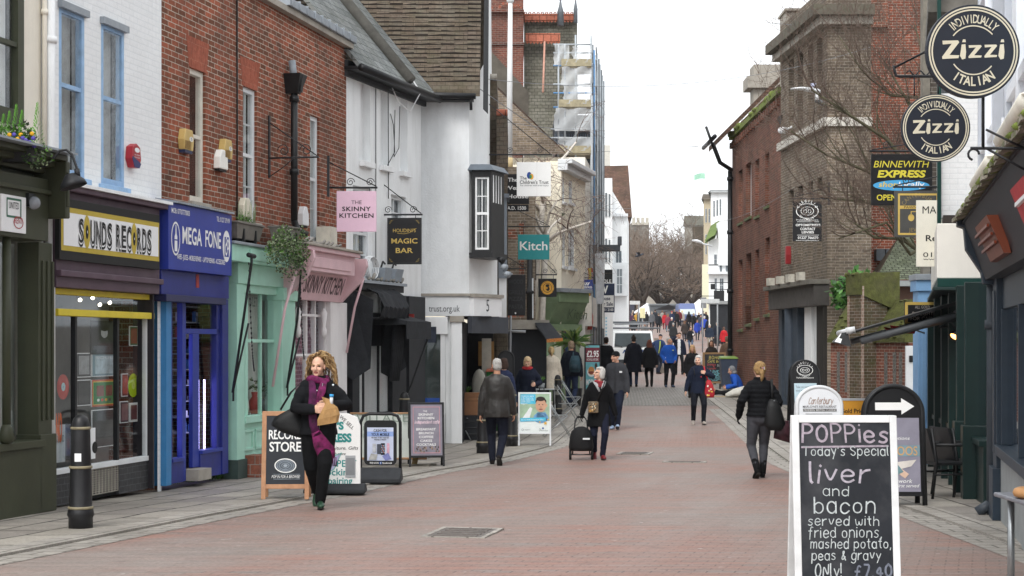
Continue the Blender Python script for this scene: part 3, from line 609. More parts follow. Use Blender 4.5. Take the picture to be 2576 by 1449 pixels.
def alarm(fr_,x0,yt,x1,yb,label,cols,kind):
 a,b,c,d=fr_.rect(x0,yt,x1,yb,.02);g=Fr(fr_.P+fr_.u*((a+b)/2),fr_.u,c);e=g.e('alarm_box',label,'alarm box');w=(b-a)/2;h=d-c;dp=.1
 mm=MB()
 if kind=='hex':pr=[(-w*.8,h*.12),(-w,h*.55),(-w*.7,h),(w*.7,h),(w,h*.55),(w*.8,h*.12)]
 elif kind=='shield':pr=[(-w*.5,0),(-w,h*.35),(-w*.8,h*.85),(0,h),(w*.8,h*.85),(w,h*.35),(w*.5,0)]
 else:pr=[(-w,0),(-w*.95,h*.6),(-w*.4,h),(w*.4,h),(w*.95,h*.6),(w,0)]
 mm.slab(pr,-dp,0,M(cols[0],.4,.08));mm.build('case',e,.012)
 m2=MB()
 if kind=='hex':
  m2.box(-w*.75,w*.75,-dp*.9,-.002,-.001,h*.13,M('#2b3350',.4))
  for k in range(7):z=h*(.17+.05*k);m2.box(-w*.85,w*.3,-dp-.006,-dp+.004,z,z+h*.025,M('#8a6a30',.5))
  m2.disc(w*.35,h*.6,w*.4,h*.11,-dp-.004,M('#e9e6d8',.5));m2.text("5",w*.2,w*.5,h*.55,h*.12,-dp-.007,M('#2d4a8a'))
 elif kind=='shield':
  m2.slab([(-w*.5,0),(-w,h*.35),(-w*.9,h*.45),(w*.9,h*.2),(w*.5,0)],-dp-.004,-dp+.002,M('#2a3060',.4));m2.disc(0,h*.72,w*.55,h*.1,-dp-.004,PAPER);m2.text("ALARM",-w*.6,w*.6,h*.5,h*.05,-dp-.004,PAPER);m2.text("CALLED",-w*.6,w*.6,h*.4,h*.05,-dp-.004,PAPER)
 else:m2.box(-w*.85,w*.85,-dp*.8,-.01,-.03,-.001,INK)
 m2.build('front_panel',e);return e
alarm(f,318,358,341,420,'red and navy alarm box on the white brick wall',('#a32a34',),'shield')
e=thing('wall_lamp','black gooseneck lamp with a domed shade over the green shopfront','wall lamp',(wx(186,17.6),17.6,wz(470,17.6)))
m=MB();m.lathe([(.0,.14),(.05,.14),(.07,.12),(.13,.05),(.145,0.0),(.14,0.0),(.12,.04),(.05,.105),(.0,.11)],(0,0,0),IRON,20);m.build('lamp_shade',e).rotation_euler=(0,R(-18),0)
m=MB();m.tube([(.04,0,.13),(.03,0,.2),(-.02,0,.34),(-.08,0,.39),(-.15,0,.38),(-.21,0,.3),(-.3,0,.22),(-.42,.05,.2)],.014,IRON,8);m.tube([(.04,0,.11),(.03,0,.19)],.03,IRON,10);m.build('arm',e)
LEAFG=M('#4f7a2c',.6,.4,20);LEAFD=M('#3c4a33',.6,.5,20);LEAFP=M('#7d8c6a',.6,.4,20)
def leafball(mb,c,r,n,size,mats,seed=0,down=0):
 rr=random.Random(seed)
 for _ in range(n):
  while True:
   q=Vector((rr.uniform(-1,1),rr.uniform(-1,1),rr.uniform(-1,1)))
   if q.length<1:break
  q=Vector(c)+Vector((q.x*r[0],q.y*r[1],q.z*r[2]-abs(q.x)*down));d=Vector((rr.uniform(-1,1),rr.uniform(-1,1),rr.uniform(-.6,1))).normalized()
  e1=d.cross(Vector((rr.uniform(-1,1),rr.uniform(-1,1),rr.uniform(-1,1)))).normalized();s=size*rr.uniform(.6,1.3)
  mb.add([q,q+d*s*.5+e1*s*.3,q+d*s,q+d*s*.5-e1*s*.3],[(0,1,2,3)],rr.choice(mats))
Y0=17.3;bx=(wx(2,Y0),wx(84,Y0));bz=wz(408,Y0)
e=thing('window_box','black planter of pansies and evergreens standing on the green cornice','planter',((bx[0]+bx[1])/2,Y0+.05,bz),R(75)*0)
hw=(bx[1]-bx[0])/2;m=MB();m.hexa([(-hw*.9,-.09,0),(hw*.9,-.09,0),(hw*.9,.09,0),(-hw*.9,.09,0),(-hw,-.11,.2),(hw,-.11,.2),(hw,.11,.2),(-hw,.11,.2)],BLACK);m.build('trough',e,.006)
m=MB();leafball(m,(-.1,0,.26),(.17,.1,.14),260,.05,[LEAFG,LEAFD],1);leafball(m,(.05,0,.3),(.12,.09,.12),120,.05,[LEAFG,LEAFD],8)
for cx_,hh in((-.02,.4),(.04,.34),(-.09,.33),(-.15,.3),(.2,.42)):
 for k in range(70):a=k*2.4;z=.18+hh*k/70;r_=.075*(1-k/80);m.add([(cx_+r_*.3*math.cos(a),r_*.3*math.sin(a),z),(cx_+r_*math.cos(a)-.006,r_*math.sin(a),z+.03),(cx_+r_*math.cos(a),r_*math.sin(a)+.006,z+.045)],[(0,1,2)],M('#5f9a35',.6,.3))
leafball(m,(.2,-.05,.08),(.16,.1,.17),200,.04,[LEAFD,LEAFP,LEAFG],2);m.build('foliage',e)
m=MB();rr=random.Random(3)
for k in range(16):m.ell((rr.uniform(-.12,.24),-.1+rr.uniform(-.02,.02),rr.uniform(.14,.3)),(.025,.012,.022),M('#e0a91e',.5)if k%2 else M('#5a4fa8',.5),8,5)
m.build('flowers',e)
f=LF(406);bh_=f.e('brick_house','red brick house with tall white sash windows above the blue, mint and pink shops','house')
S1=f.at(871)[0];zp=6.93
WN=[R2(477,168,517,505),R2(611,215,646,555),R2(780,288,803,606)]
m=MB();wall(m,0,S1,2.75,zp,WN,REDB,depth=.14);hull(m,0,S1,-.2,zp,5,REDB)
m.quad((S1-.03,0,0),(S1,0,0),(S1,0,2.75),(S1-.03,0,2.75),REDB);m.build('wall',bh_)
for i,w_ in enumerate(WN):
 sash(bh_,w_,M('#d9d4c8',.6,.08,5,0,dirt=.25)if i==0 else GREYW,y=.07,cols=1 if i==0 else 2,rows=2 if i==0 else 4,mid=.5,fw=.07,gy=-.01,curtain=CURT,sill=STONE,cw=.48)
 mm=MB();a,b,c,d=w_;k=.1
 mm.slab([(a-.02,d+.002),(b+.02,d+.002),(b+.02+k,d+.42),(a-.02-k,d+.42)],-.004,.19,ORANGEB if i<2 else REDB);mm.build('lintel',bh_)
m=MB();m.box(-.0,S1+.06,-.12,.4,zp,zp+.1,STONE);m.box(f.at(704)[0],S1+.08,-.17,.45,zp+.1,zp+.22,LEAD)
for k in range(9):q=f.at(704)[0]+.05+k*(S1-f.at(704)[0])/9;m.box(q,q+.025,-.19,.46,zp+.1,zp+.24,LEAD)
m.build('parapet_coping',bh_,.006)
m=MB();a=f.at(722)[0];zh=f.at(722,190,.15)[1]
m.tube([(a,-.12,f.at(735,560)[1]),(a,-.12,zh-.15)],.055,BLACK,10);m.prism([(-.24,zh-.2),(0,zh-.2),(0,zh+.08),(-.28,zh+.08)],a-.05,a+.05,BLACK);m.hexa([(a-.07,-.2,zh-.22),(a+.07,-.2,zh-.22),(a+.07,0,zh-.22),(a-.07,0,zh-.22),(a-.17,-.28,zh+.08),(a+.17,-.28,zh+.08),(a+.17,0,zh+.08),(a-.17,0,zh+.08)],BLACK)
m.tube([(a,-.12,zh),(a,-.08,zh+.3)],.06,LEAD,8)
for z in(zh-.35,zh-1.5,zh-2.6):m.tube([(a,-.12,z),(a,-.12,z+.09)],.075,BLACK,10)
m.tube([(a,-.12,f.at(735,560)[1]),(a-.05,-.2,f.at(735,560)[1]-.15),(a-.05,-.35,f.at(735,560)[1]-.22)],.055,BLACK,10);m.build('drainpipe',bh_)
m=MB();q=f.at(593)[0];m.tube([(q,-.02,3.2),(q+.01,-.02,5),(q,-.02,zp)],.012,INK,6);m.build('cable',bh_)
alarm(f,450,322,475,382,'yellow alarm box beside the first brick house window',('#c4a868',),'hex');alarm(f,552,348,573,404,'yellow alarm box partly behind the white one',('#c4a868',),'hex');alarm(f,540,374,561,423,'plain white alarm box between the first two brick house windows',('#ecebe4',),'plain')
alarm(f,751,518,766,566,'slim white alarm box right of the black drainpipe',('#e2e4e6',),'plain');alarm(f,600,496,622,545,'cream junction alarm box under the second brick window',('#d9d3c0',),'plain')
def bracket(name,label,fr_,s,z,L,o2=.0,rise=.35,scroll=True):
 g=Fr(fr_.P+fr_.u*s,fr_.u,z);e=g.e(name,label,'bracket');m=MB();r_=.014
 m.tube([(0,0,0),(0,-L,0)],r_,IRON,8);m.tube([(0,0,rise),(0,-L*.97,.02)],r_*.6,IRON,6);m.box(-.03,.03,-.02,.0,-.3,rise+.1,IRON)
 if scroll:
  for k0 in(.3,.75):
   pts=[(0,-L*k0+.1*(1-t/26)*math.cos(t*.45),.11+.1*(1-t/26)*math.sin(t*.45))for t in range(22)];m.tube(pts,r_*.5,IRON,6)
 m.tube([(0,-.02,-.28),(0,-L*.3,-.14),(0,-L*.5,-.01)],r_*.55,IRON,6);m.build('ironwork',e);return e
s_,z_=f.at(676,398);bracket('sign_bracket','empty black iron sign bracket crossing the drainpipe on the brick house',f,s_,z_,.8,rise=.55)
f=LF(413);mg=f.e('phone_shop','royal blue phone shop front with lit windows under the brick house','shop')
S1=f.at(572)[0];a0=f.at(424,510,.25)[0];b0=f.at(583,540,.25)[0];zt=f.at(424,508,.25)[1];zb=f.at(424,677,.25)[1];zc=f.at(436,742,.12)[1]
m=MB();m.box(a0,b0,-.25,.05,zb,zt,ROYAL);sb=m.build('sign_board',mg,.006);H_=zt-zb;W_=b0-a0
t=MB();y=-.254
t.text("MOB: 07707770003",a0+.04*W_,a0+.31*W_,zt-.15*H_,.075*H_,y,PAPER,bold=.01);t.text("TEL: 01227 379199",a0+.74*W_,a0+.96*W_,zt-.15*H_,.075*H_,y,PAPER,bold=.01)
t.text("MEGA",a0+.2*W_,a0+.5*W_,zb+.42*H_,.25*H_,y,PAPER,bold=.018);t.text("FONE",a0+.555*W_,a0+.81*W_,zb+.42*H_,.25*H_,y,PAPER,bold=.018)
t.text("VAPES - JUICES - MOBILE REPAIRS  - LAPTOP REPAIRS - ACCESSORIES",a0+.12*W_,a0+.88*W_,zb+.17*H_,.075*H_,y,PAPER,bold=.012)
for cx_ in(a0+.1*W_,a0+.905*W_):t.disc(cx_,zb+.47*H_,.065*W_,.255*H_,y,PAPER,36);t.disc(cx_,zb+.47*H_,.055*W_,.225*H_,y-.002,ROYAL if cx_<a0+.5*W_ else PAPER,36)
cx_=a0+.1*W_;t.poly([(cx_-.02*W_,zb+.28*H_),(cx_+.02*W_,zb+.28*H_),(cx_+.02*W_,zb+.5*H_),(cx_+.008*W_,zb+.55*H_),(cx_+.005*W_,zb+.68*H_),(cx_-.005*W_,zb+.68*H_),(cx_-.008*W_,zb+.55*H_),(cx_-.02*W_,zb+.5*H_)],y-.004,PAPER);t.poly([(cx_-.02*W_,zb+.44*H_),(cx_+.02*W_,zb+.44*H_),(cx_+.02*W_,zb+.46*H_),(cx_-.02*W_,zb+.46*H_)],y-.005,ROYAL)
cx_=a0+.905*W_;t.slab([(cx_-.035*W_,zb+.3*H_),(cx_+.035*W_,zb+.3*H_),(cx_+.035*W_,zb+.62*H_),(cx_-.035*W_,zb+.62*H_)],y-.004,y,ROYAL)
for dx,dz,rr_ in((-.012,.42,.02),(.016,.5,.017),(-.01,.56,.012)):t.disc(cx_+dx*W_,zb+dz*H_,rr_*W_,rr_*W_*2.1,y-.008,PAPER,16,.6)
t.build('lettering',sb)
m=MB();m.box(a0+.03,f.at(576,HY,.14)[0],-.14,.05,zc,zb-.001,NAVY2);m.box(a0+.05,f.at(569,HY,.2)[0],-.2,-.02,zc-.09,zc-.001,M('#23264e',.4));m.build('shutter_box',mg,.006)
m=MB();q=a0+.53*W_;m.box(q,q+.1,-.146,-.14,zc+.12,zc+.3,M('#9a3b3b',.6));m.build('sticker',mg)
m=MB()
for k in range(30):q=a0+.15+(b0-a0-.15)*k/30;m.hexa([(q,-.3,zt+.002),(q+.05,-.3,zt+.002),(q+.05,.05,zt+.05),(q,.05,zt+.05),(q,-.3,zt+.03),(q+.05,-.3,zt+.03),(q+.05,.05,zt+.08),(q,.05,zt+.08)],LEAD)
m.build('corrugated_flashing',mg)
xs=[f.at(x)[0]for x in(404,417,427,459,468,485,501,545,553,568)];SB=M('#3c7fb4',.5,.1)
m=MB();m.box(xs[0],xs[1],-.08,.1,-.1,zc+.1,SB);m.build('pale_pilaster',mg,.004)
m=MB();m.box(xs[1],xs[2],-.04,.15,-.1,zc,NAVY2);m.box(xs[8],xs[9],-.04,.15,-.1,zc,NAVY2);m.build('pilaster',mg,.006)
zs=f.at(450,1160)[1]
m=MB();m.box(xs[2],xs[3],-.02,.1,-.1,zs,NAVY2);m.box(xs[3],xs[4],.0,.08,-.1,zc-.09,ROYAL);m.box(xs[6],xs[8],-.02,.1,-.1,zs+.05,NAVY2);m.box(xs[2],xs[3],-.05,.1,zs,zs+.05,ROYAL);m.box(xs[6],xs[8],-.05,.1,zs+.051,zs+.1,ROYAL);m.box(xs[4],xs[8],0,.1,zc-.5,zc-.43,ROYAL);m.box(xs[7],xs[8],.0,.08,zs+.1,zc-.09,NAVY2);m.build('window_frame',mg,.004)
m=MB();m.box(xs[5],xs[6],.0,.06,.06,zc-.5,ROYAL);m.build('door',mg,.006)
m=MB();m.box(xs[4],xs[6],-.18,.1,-.1,.05,STONE);m.build('doorstep',mg)
m=MB();m.quad((xs[2],.04,zs),(xs[3],.04,zs),(xs[3],.04,zc),(xs[2],.04,zc),GLASS);m.quad((xs[6],.04,zs+.1),(xs[7],.04,zs+.1),(xs[7],.04,zc),(xs[6],.04,zc),GLASS);m.build('glass',mg)
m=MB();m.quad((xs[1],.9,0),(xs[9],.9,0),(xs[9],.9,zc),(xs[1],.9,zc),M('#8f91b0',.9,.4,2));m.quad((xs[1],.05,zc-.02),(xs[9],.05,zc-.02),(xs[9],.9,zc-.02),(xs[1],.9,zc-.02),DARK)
for k in range(9):z=.5+k*.22;m.box(xs[6],xs[8],.3,.8,z,z+.015,M('#8f939c',.4));m.box(xs[2],xs[3],.3,.8,z,z+.015,M('#8f939c',.4))
rr=random.Random(5)
for k in range(60):q=rr.uniform(xs[6],xs[8]-.05)if k%2 else rr.uniform(xs[2],xs[4]);z=.516+.22*rr.randint(0,7);m.box(q,q+.05,.32,.36,z,z+rr.uniform(.06,.15),M(rr.choice(['#2b2d33','#c9ccd4','#4a6fa8','#8a2f3a','#c8c8c8']),.5))
m.build('shop_interior',mg)
for(px,yt,yb,s)in((447,950,1138,6),(447,760,940,2.0),(535,955,1130,7),(520,955,1130,4),(508,955,1130,2.5),(477,800,1000,4)):
 q=f.at(px)[0];zA,zB=f.at(px,yb)[1],f.at(px,yt)[1];m=MB();m.box(q-.02,q+.02,.12,.13,zA,zB,emit('#bdb2ff',s));m.build('light_strip',mg)
f=LF(580);ms_=f.e('mint_shop','mint green shopfront with panelled stall riser and window box of ivy','shop')
S1=f.at(722)[0];xs=[f.at(x)[0]for x in(580,600,612,618,688,714)]
zc=f.at(583,655,.25)[1];zt=f.at(583,612,.25)[1];zsil=f.at(600,1048)[1];zbase=f.at(600,1150)[1]
m=MB();c0,c1=f.at(585,HY,.25)[0],f.at(745,HY,.25)[0];m.box(c0,c1,-.25,.05,zc,zt,MINT);m.box(c0-.02,c1+.04,-.3,.05,zt,zt+.04,LEAD);m.box(xs[0],S1+.05,-.12,.05,zc-.3,zc,MINT)
q0,q1=f.at(628,HY,.25)[0],f.at(742,HY,.25)[0];m.box(q0,q1,-.27,-.25,zc+.04,zt-.03,MINT);m.build('fascia',ms_,.008)
m=MB();m.box(xs[0],xs[1],-.1,.1,-.1,zc-.3,MINT);m.box(xs[4],S1,-.14,.1,-.1,zc-.3,MINT);m.box(xs[4]-.02,S1+.02,-.18,.1,zc-.5,zc-.3,MINT);m.build('pilaster',ms_,.008)
m=MB()
for a,b in((xs[2],xs[3]+.02),):m.box(a,b,-.03,.06,zsil,zc-.3,MINT)
m.box(xs[1],xs[4],-.12,.08,zsil-.1,zsil,MINT);m.box(xs[1],xs[4],-.06,.08,zc-.42,zc-.3,MINT)
q=f.at(655)[0];m.box(q-.015,q+.015,-.02,.04,zsil,zc-.4,MINT);q=f.at(600,800)[1];m.box(xs[1],xs[4],-.02,.04,zc-1.15,zc-1.1,MINT);m.build('window_frame',ms_,.004)
m=MB();m.quad((xs[1],.0,zsil),(xs[4],.0,zsil),(xs[4],.0,zc-.3),(xs[1],.0,zc-.3),GLASS);m.build('glass',ms_)
m=MB();m.box(xs[1],xs[4],-.05,.08,zbase,zsil-.1,MINT)
for k in range(3):a=xs[1]+.06+k*(xs[4]-xs[1]-.05)/3;b=a+(xs[4]-xs[1])/3-.1;m.box(a,b,-.07,-.05,zbase+.08,zbase+.12,MINT);m.box(a,b,-.07,-.05,zsil-.24,zsil-.2,MINT);m.box(a,a+.04,-.07,-.05,zbase+.1,zsil-.22,MINT);m.box(b-.04,b,-.07,-.05,zbase+.1,zsil-.22,MINT)
m.box(xs[0]-.04,xs[1]+.02,-.13,.1,-.2,zbase-.02,DKGREEN);m.box(xs[1],S1+.02,-.08,.1,-.2,zbase,DKGREEN);m.build('stall_riser',ms_,.004)
m=MB();q0,q1=xs[1]+.05,f.at(625)[0];m.box(q0,q1,-.3,-.08,-.2,.12,brick('#9c5f4c','#8a5242',bw=.15,bh=.15));m.build('step',ms_)
m=MB();m.quad((xs[0],.25,0),(S1,.25,0),(S1,.25,zc),(xs[0],.25,zc),SHOPLITE);m.box(xs[1],xs[4],.08,.25,zsil-.12,zsil-.02,M('#c9c4ba',.7));m.build('shop_interior',ms_)
m=MB();m.text("OWLET",f.at(618)[0],f.at(645)[0],f.at(618,770)[1],.14,-.012,M('#4d5b57',.5));m.build('window_lettering',ms_)
rr=random.Random(9)
for k,(px,py,h_)in enumerate(((612,1046,.5),(640,1040,.35),(672,1046,.28))):
 s_,z_=f.at(px,py,-.16);e=Fr(f.P+f.u*s_-f.n*.16,f.u,zsil-.02).e('vase',('tall pale vase behind the mint shop glass','red vase in the middle of the mint shop window','small grey vase at the right of the mint shop window')[k],'vase')
 m=MB();m.lathe([(.05,0),(.09,.12),(.08,.22),(.04,h_*.8),(.05,h_)],(0,0,0),M(('#d8d4c8','#a33a34','#8b8f90')[k],.4),14);m.build('pot',e)
 m=MB();leafball(m,(0,0,h_+.12),(.1,.06,.12),40,.06,[LEAFP,LEAFD],k);m.build('stems',e)
def trough(px0,px1,py0,py1,o,label,fr_):
 a,b=fr_.at(px0,py0,o)[0],fr_.at(px1,py0,o)[0];zb_,zt_=fr_.at(px0,py1,o)[1],fr_.at(px0,py0,o)[1]
 g=Fr(fr_.P+fr_.u*((a+b)/2)+fr_.n*o,fr_.u,zb_);e=g.e('window_box',label,'planter');w=(b-a)/2;h=zt_-zb_;mm=MB();mt=M('#6e6a64',.6,.2,8)
 mm.hexa([(-w*.85,0,0),(w*.85,0,0),(w*.85,.22,0),(-w*.85,.22,0),(-w,-.03,h),(w,-.03,h),(w,.25,h),(-w,.25,h)],mt);mm.box(-w*1.02,w*1.02,-.05,.27,h,h+.03,mt)
 for q in(-.5,.4):mm.box(w*q,w*q+.04,-.035,.2,-.04,h*.7,BLACK)
 mm.build('trough',e,.006);return e,w,h
e,w,h=trough(592,658,560,598,.26,'brown window box with grasses over the mint shop',f)
m=MB();leafball(m,(w*.2,.1,h+.08),(w*.6,.08,.1),80,.05,[LEAFG,LEAFP],4);rr=random.Random(4)
for k in range(26):x=rr.uniform(-.2,w);m.tube([(x,.1,h),(x+rr.uniform(-.05,.05),.08,h+rr.uniform(.12,.4))],.004,LEAFP,4)
m.build('foliage',e)
e,w,h=trough(716,752,572,606,.42,'brown window box overgrown with trailing ivy',f)
m=MB();leafball(m,(-.55,-.08,-.02),(.75,.12,.26),1500,.042,[LEAFD,LEAFP,LEAFP,LEAFG],6,.25);leafball(m,(.15,-.08,0),(.3,.12,.3),600,.042,[LEAFD,LEAFP,LEAFG],7,.3)
for k in range(5):leafball(m,(-.9+k*.28,-.1,-.35-.05*(k%3)),(.1,.05,.2),60,.05,[LEAFP,LEAFD],20+k)
m.build('ivy',e)
for k,(p0,p1,p2,lb)in enumerate((((633,660),(612,760),(582,988),'black awning pole with a chain at the left of the mint shop'),((760,652),(742,800),(719,976),'black awning pole between the mint and pink shops'))):
 o_=.42;A=[f.at(*p,o_ if i==0 else(.3 if i==1 else .16))for i,p in enumerate((p0,p1,p2))];P3=[Vector((a[0],-(o_,.34,.18)[i],a[1]))for i,a in enumerate(A)]
 e=Fr(f.P,f.u,0).e('awning_pole',lb,'awning pole','folded awning poles');m=MB();m.tube([P3[0]+Vector((-.0,.0,.12)),P3[0],P3[1],P3[2]],.02,BLACK,8);m.tube([P3[1]+Vector((.1,0,-.3)),P3[2]+Vector((.03,0,.05)),P3[2]+Vector((.02,0,-.12))],.016,BLACK,8);m.tube([P3[0]+Vector((-.12,0,.1)),P3[0]+Vector((.1,0,.09))],.035,IRON,8);m.build('pole',e)
 c=MB();pts=[P3[0]+Vector((-.05+.2*t,.02,-.02-1.5*t+1.0*t*t*0-.3*math.sin(t*3.1)))for t in[i/24 for i in range(25)]]
 for i,q in enumerate(pts):c.ell(q,(.012,.012,.022),IRON,6,4)
 c.tube(pts,.004,IRON,4);c.build('chain',e)
f=LF(722);sk=f.e('pink_cafe','pink and white cafe shopfront with a slanted lettered fascia','cafe')
S1=f.at(868)[0];o_=.5;zt=f.at(780,630,o_)[1];zm=f.at(780,680,o_)[1];zl=f.at(745,752,.12)[1]
q0,q1=f.at(765,HY,.5)[0],f.at(893,HY,.5)[0]
m=MB();m.box(q0,q1,-.5,.05,zm,zt,PINK);m.box(q0+.35,q1-.25,-.52,-.5,zm+.06,zt-.08,PINK);m.box(q0-.05,q1+.06,-.58,.05,zt,zt+.07,PINK);m.box(q0-.1,q1+.1,-.62,.05,zt+.07,zt+.11,STONE);m.build('cornice',sk,.01)
m=MB();p0,p1=f.at(738,HY,.26)[0],f.at(872,HY,.26)[0];m.prism([(0,zm-.001),(-.28,zm-.001),(-.14,zl),(0,zl)],p0,p1,PINK);sl_=m.build('fascia',sk)
t=MB();V,Fc,ww,cap=textgeo("THE SKINNY KITCHEN",1.02,.012);a0,b0=p0+.12,p1-.1;hh=.27;k=(b0-a0)/ww;zz=zl+.12;sl=.14/(zm-zl)
t.add([(a0+p*k,-.14-(zz+q*hh/cap-zl)*sl-.006,zz+q*hh/cap)for p,q in V],Fc,M('#5d4a4e',.6));t.build('lettering',sl_)
m=MB()
for q in(p0-.06,p1):m.prism([(0,zt),(-.6,zt),(-.62,zt-.12),(-.5,zm-.1),(-.34,zm-.25),(-.16,zl),(0,zl)],q,q+.09,PINK)
m.build('console',sk,.006)
wm=M('#e9e6e6',.55,.05,4,.1,dirt=.25,dirtcol=(.4,.38,.38),streak=True);xs=[f.at(x)[0]for x in(716,733,815,852)];zsil=.62
m=MB();m.box(xs[2],xs[3]+.1,-.12,.1,-.2,zl,wm);m.box(0,xs[0]+.1,-.1,.1,-.2,zl,wm);m.build('pilaster',sk,.008)
m=MB();qs=[f.at(x)[0]for x in(742,768,790,814)]
for q in qs[1:]:m.box(q-.02,q+.02,-.03,.05,zsil,zl,wm)
for z in(1.55,2.2):m.box(xs[0],xs[2],-.028,.045,z,z+.04,wm)
m.box(xs[0],xs[2],-.06,.08,zsil-.08,zsil,wm);m.build('window_frame',sk,.004)
m=MB();m.quad((xs[0],.0,zsil),(xs[2],.0,zsil),(xs[2],.0,zl),(xs[0],.0,zl),GLASS);m.build('glass',sk)
m=MB();m.box(0,xs[2],-.03,.1,-.2,zsil-.08,wm);m.build('stall_riser',sk)
flor=brick('#a8707f','#875567','#c2a3ad',bw=.09,bh=.07,ms=.012,dirt=.4);m=MB();m.quad((0,.2,0),(S1,.2,0),(S1,.2,zl),(0,.2,zl),flor);m.build('shop_interior',sk)
m=MB();
for px in(735,800):
 q=f.at(px)[0];m.lathe([(.02,0),(.05,.08),(.05,.14),(.03,.2),(.06,.42),(.02,.5)],(q,-.1,zl-.62),wm,10)
m.build('baluster',sk)
m=MB();q=f.at(852)[0]
m.tube([(q,-.45,zm),(q-.02,-.3,zm-.5),(q-.05,-.16,1.6)],.022,PINK,8);m.tube([(q0-.2,-.45,zm),(q0-.3,-.3,zm-.6),(q0-.4,-.14,1.1)],.022,PINK,8);m.build('awning_arm',sk)
m=MB();rr=random.Random(2)
for k in range(9):
 x=q0+.2+k*.2;m.tube([(x,-.4,zt+.12),(x+.15,-.45,zt+.15+rr.uniform(0,.06)),(x+.35,-.3,zt+.13)],.02,M('#8d8983',.7),6)
m.box(q1-.55,q1-.2,-.25,0,zt+.12,zt+.5,M('#d9d4c6',.6));m.build('roof_clutter',sk)
A0=L1pt(871);W0=(A0[0],A0[1]);fw_=Fr(W0,(.312,1));f=fw_
wh=f.e('white_house','smooth white house with three blind windows and a slate roof','house')
S1=f.at(1059)[0];ze=f.at(872,150,0)[1]
bw_=[R_ for R_ in(f.rect(907,198,931,404),f.rect(957,223,979,415),f.rect(1007,242,1025,430),f.rect(888,465,935,700),f.rect(984,488,1022,640))]
m=MB();wall(m,0,S1,-.2,ze,bw_,WHITE2,depth=.14);hull(m,0,S1,-.2,ze,5,WHITE2,top=False)
for a,b,c,d in bw_[:3]:m.quad((a,.14,c),(b,.14,c),(b,.14,d),(a,.14,d),WHITE2)
m.build('wall',wh)
m=MB()
for a,b,c,d in bw_[:3]:m.box(a-.06,b+.06,-.09,.0,c-.1,c,WHITE2)
m.build('sill',wh,.006)
for q in bw_[3:]:sash(wh,q,GREYW,y=.1,cols=2,rows=4,fw=.07,curtain=CURT,cw=.4)
pit=math.tan(R(50));OV=.28;D_=5.0;s0=-.12;s1=S1+.15
m=MB();zA=ze-.08;P=lambda s,d,up=0:(s,d,zA+(d+OV)*pit+up)
m.add([P(s0,-OV),P(s1,-OV),P(s1,D_),P(s0,D_),P(s0,-OV,-.1),P(s1,-OV,-.1),P(s1,D_,-.1),P(s0,D_,-.1)],[(0,1,2,3),(7,6,5,4),(0,4,5,1),(1,5,6,2),(3,2,6,7),(0,3,7,4)],SLATE)
m.add([P(s0,D_),P(s1,D_),(s1,D_*2+OV,zA),(s0,D_*2+OV,zA)],[(0,1,2,3)],SLATE);rf=m.build('roof',wh)
m=MB();sv=s0+(s1-s0)*.62;m.tube([P(sv,-OV-.02,.06),P(sv,D_,.06)],.13,M('#5c5a55',.9,.3,6,.5),8);m.build('verge_ridge',rf)
m=MB();m.tube([P(s0,-OV-.06,-.02),P(s1,-OV-.06,-.02)],.07,BLACK,8);m.box(s0,s1,-OV,0,zA-.12,zA-.06,BLACK);m.box(s0+.02,s1,-.06,-.005,ze-.3,ze-.02,M('#3a3c3f',.6));m.build('gutter',wh)
m=MB();pts=[P(sv+.3,.3,.12),P(sv+.35,0,.1),P(sv+.34,-OV-.1,.0),(sv+.25,-.2,zA-.5),(sv-.1,-.1,zA-.35),(sv-.4,-.05,zA-.05)];m.tube(pts,.013,PAPER,6)
a=f.at(975)[0];m.tube([(a-.02,-.02,zA-.1),(a,-.02,zA-2.2)],.008,INK,5);m.tube([(f.at(943)[0],-.02,zA-.1),(f.at(943)[0],-.02,3.2)],.008,INK,5)
b=f.at(990)[0];m.tube([(a+.1,-.02,zA-.6),(a+.2,-.04,zA-.8),(a+.24,-.05,zA-1.3),(a-.1,-.03,zA-1.6)],.008,INK,5);m.tube([(b,-.03,zA-.5),(b-.1,-.05,zA-1.4),(b+.15,-.05,zA-1.2),(b+.25,-.03,zA-.4)],.008,INK,5);m.build('cable',wh)
m=MB();m.add([(-1.9,.8,7.0),(-.2,.8,7.0),(-.2,3.2,9.6),(-1.9,3.2,9.9)],[(0,1,2,3)],M('#b39a6e',.8,.12,4));m.add([(-1.9,3.2,7),(-.2,3.2,7),(-.2,3.2,9.6),(-1.9,3.2,9.9)],[(3,2,1,0)],M('#b39a6e',.8,.12,4));m.build('dormer',wh)
f=fw_;bs=f.e('black_shopfront','black shopfront with a ragged folded awning and dark windows','shopfront')
S1=f.at(1058)[0];zh=f.at(920,712,.3)[1];z2=f.at(920,800,.1)[1]
BK=M('#1a1c21',.6,.35,5,.2);BK2=M('#26282c',.85,.35,7,.6)
m=MB();ce=f.at(1016,HY,.3)[0];m.box(.02,ce,-.3,.05,zh-.12,zh,BK);m.box(-.02,ce+.02,-.36,.04,zh,zh+.05,LEAD)
rr=random.Random(8)
for k in range(9):x=.3+k*.2;m.tube([(x,-.3,zh+.08),(x+.2,-.25,zh+.08+rr.uniform(0,.1)),(x+.5,-.1,zh+.1)],.03,M('#87847d',.8),6)
m.build('cornice',bs)
e0=f.at(948,HY,.5)[0];e1=f.at(1018,HY,.5)[0]
m=MB();n=18
vs=[];
for j,(o,z)in enumerate(((.28,zh-.08),(.5,zh-.2),(.62,zh-.42),(.55,zh-.6),(.3,zh-.62))):
 for i in range(n+1):x=e0+(e1-e0)*i/n;vs.append((x,-o-.02*math.sin(i*1.9+j),z+.025*math.sin(i*2.3+j*1.3)))
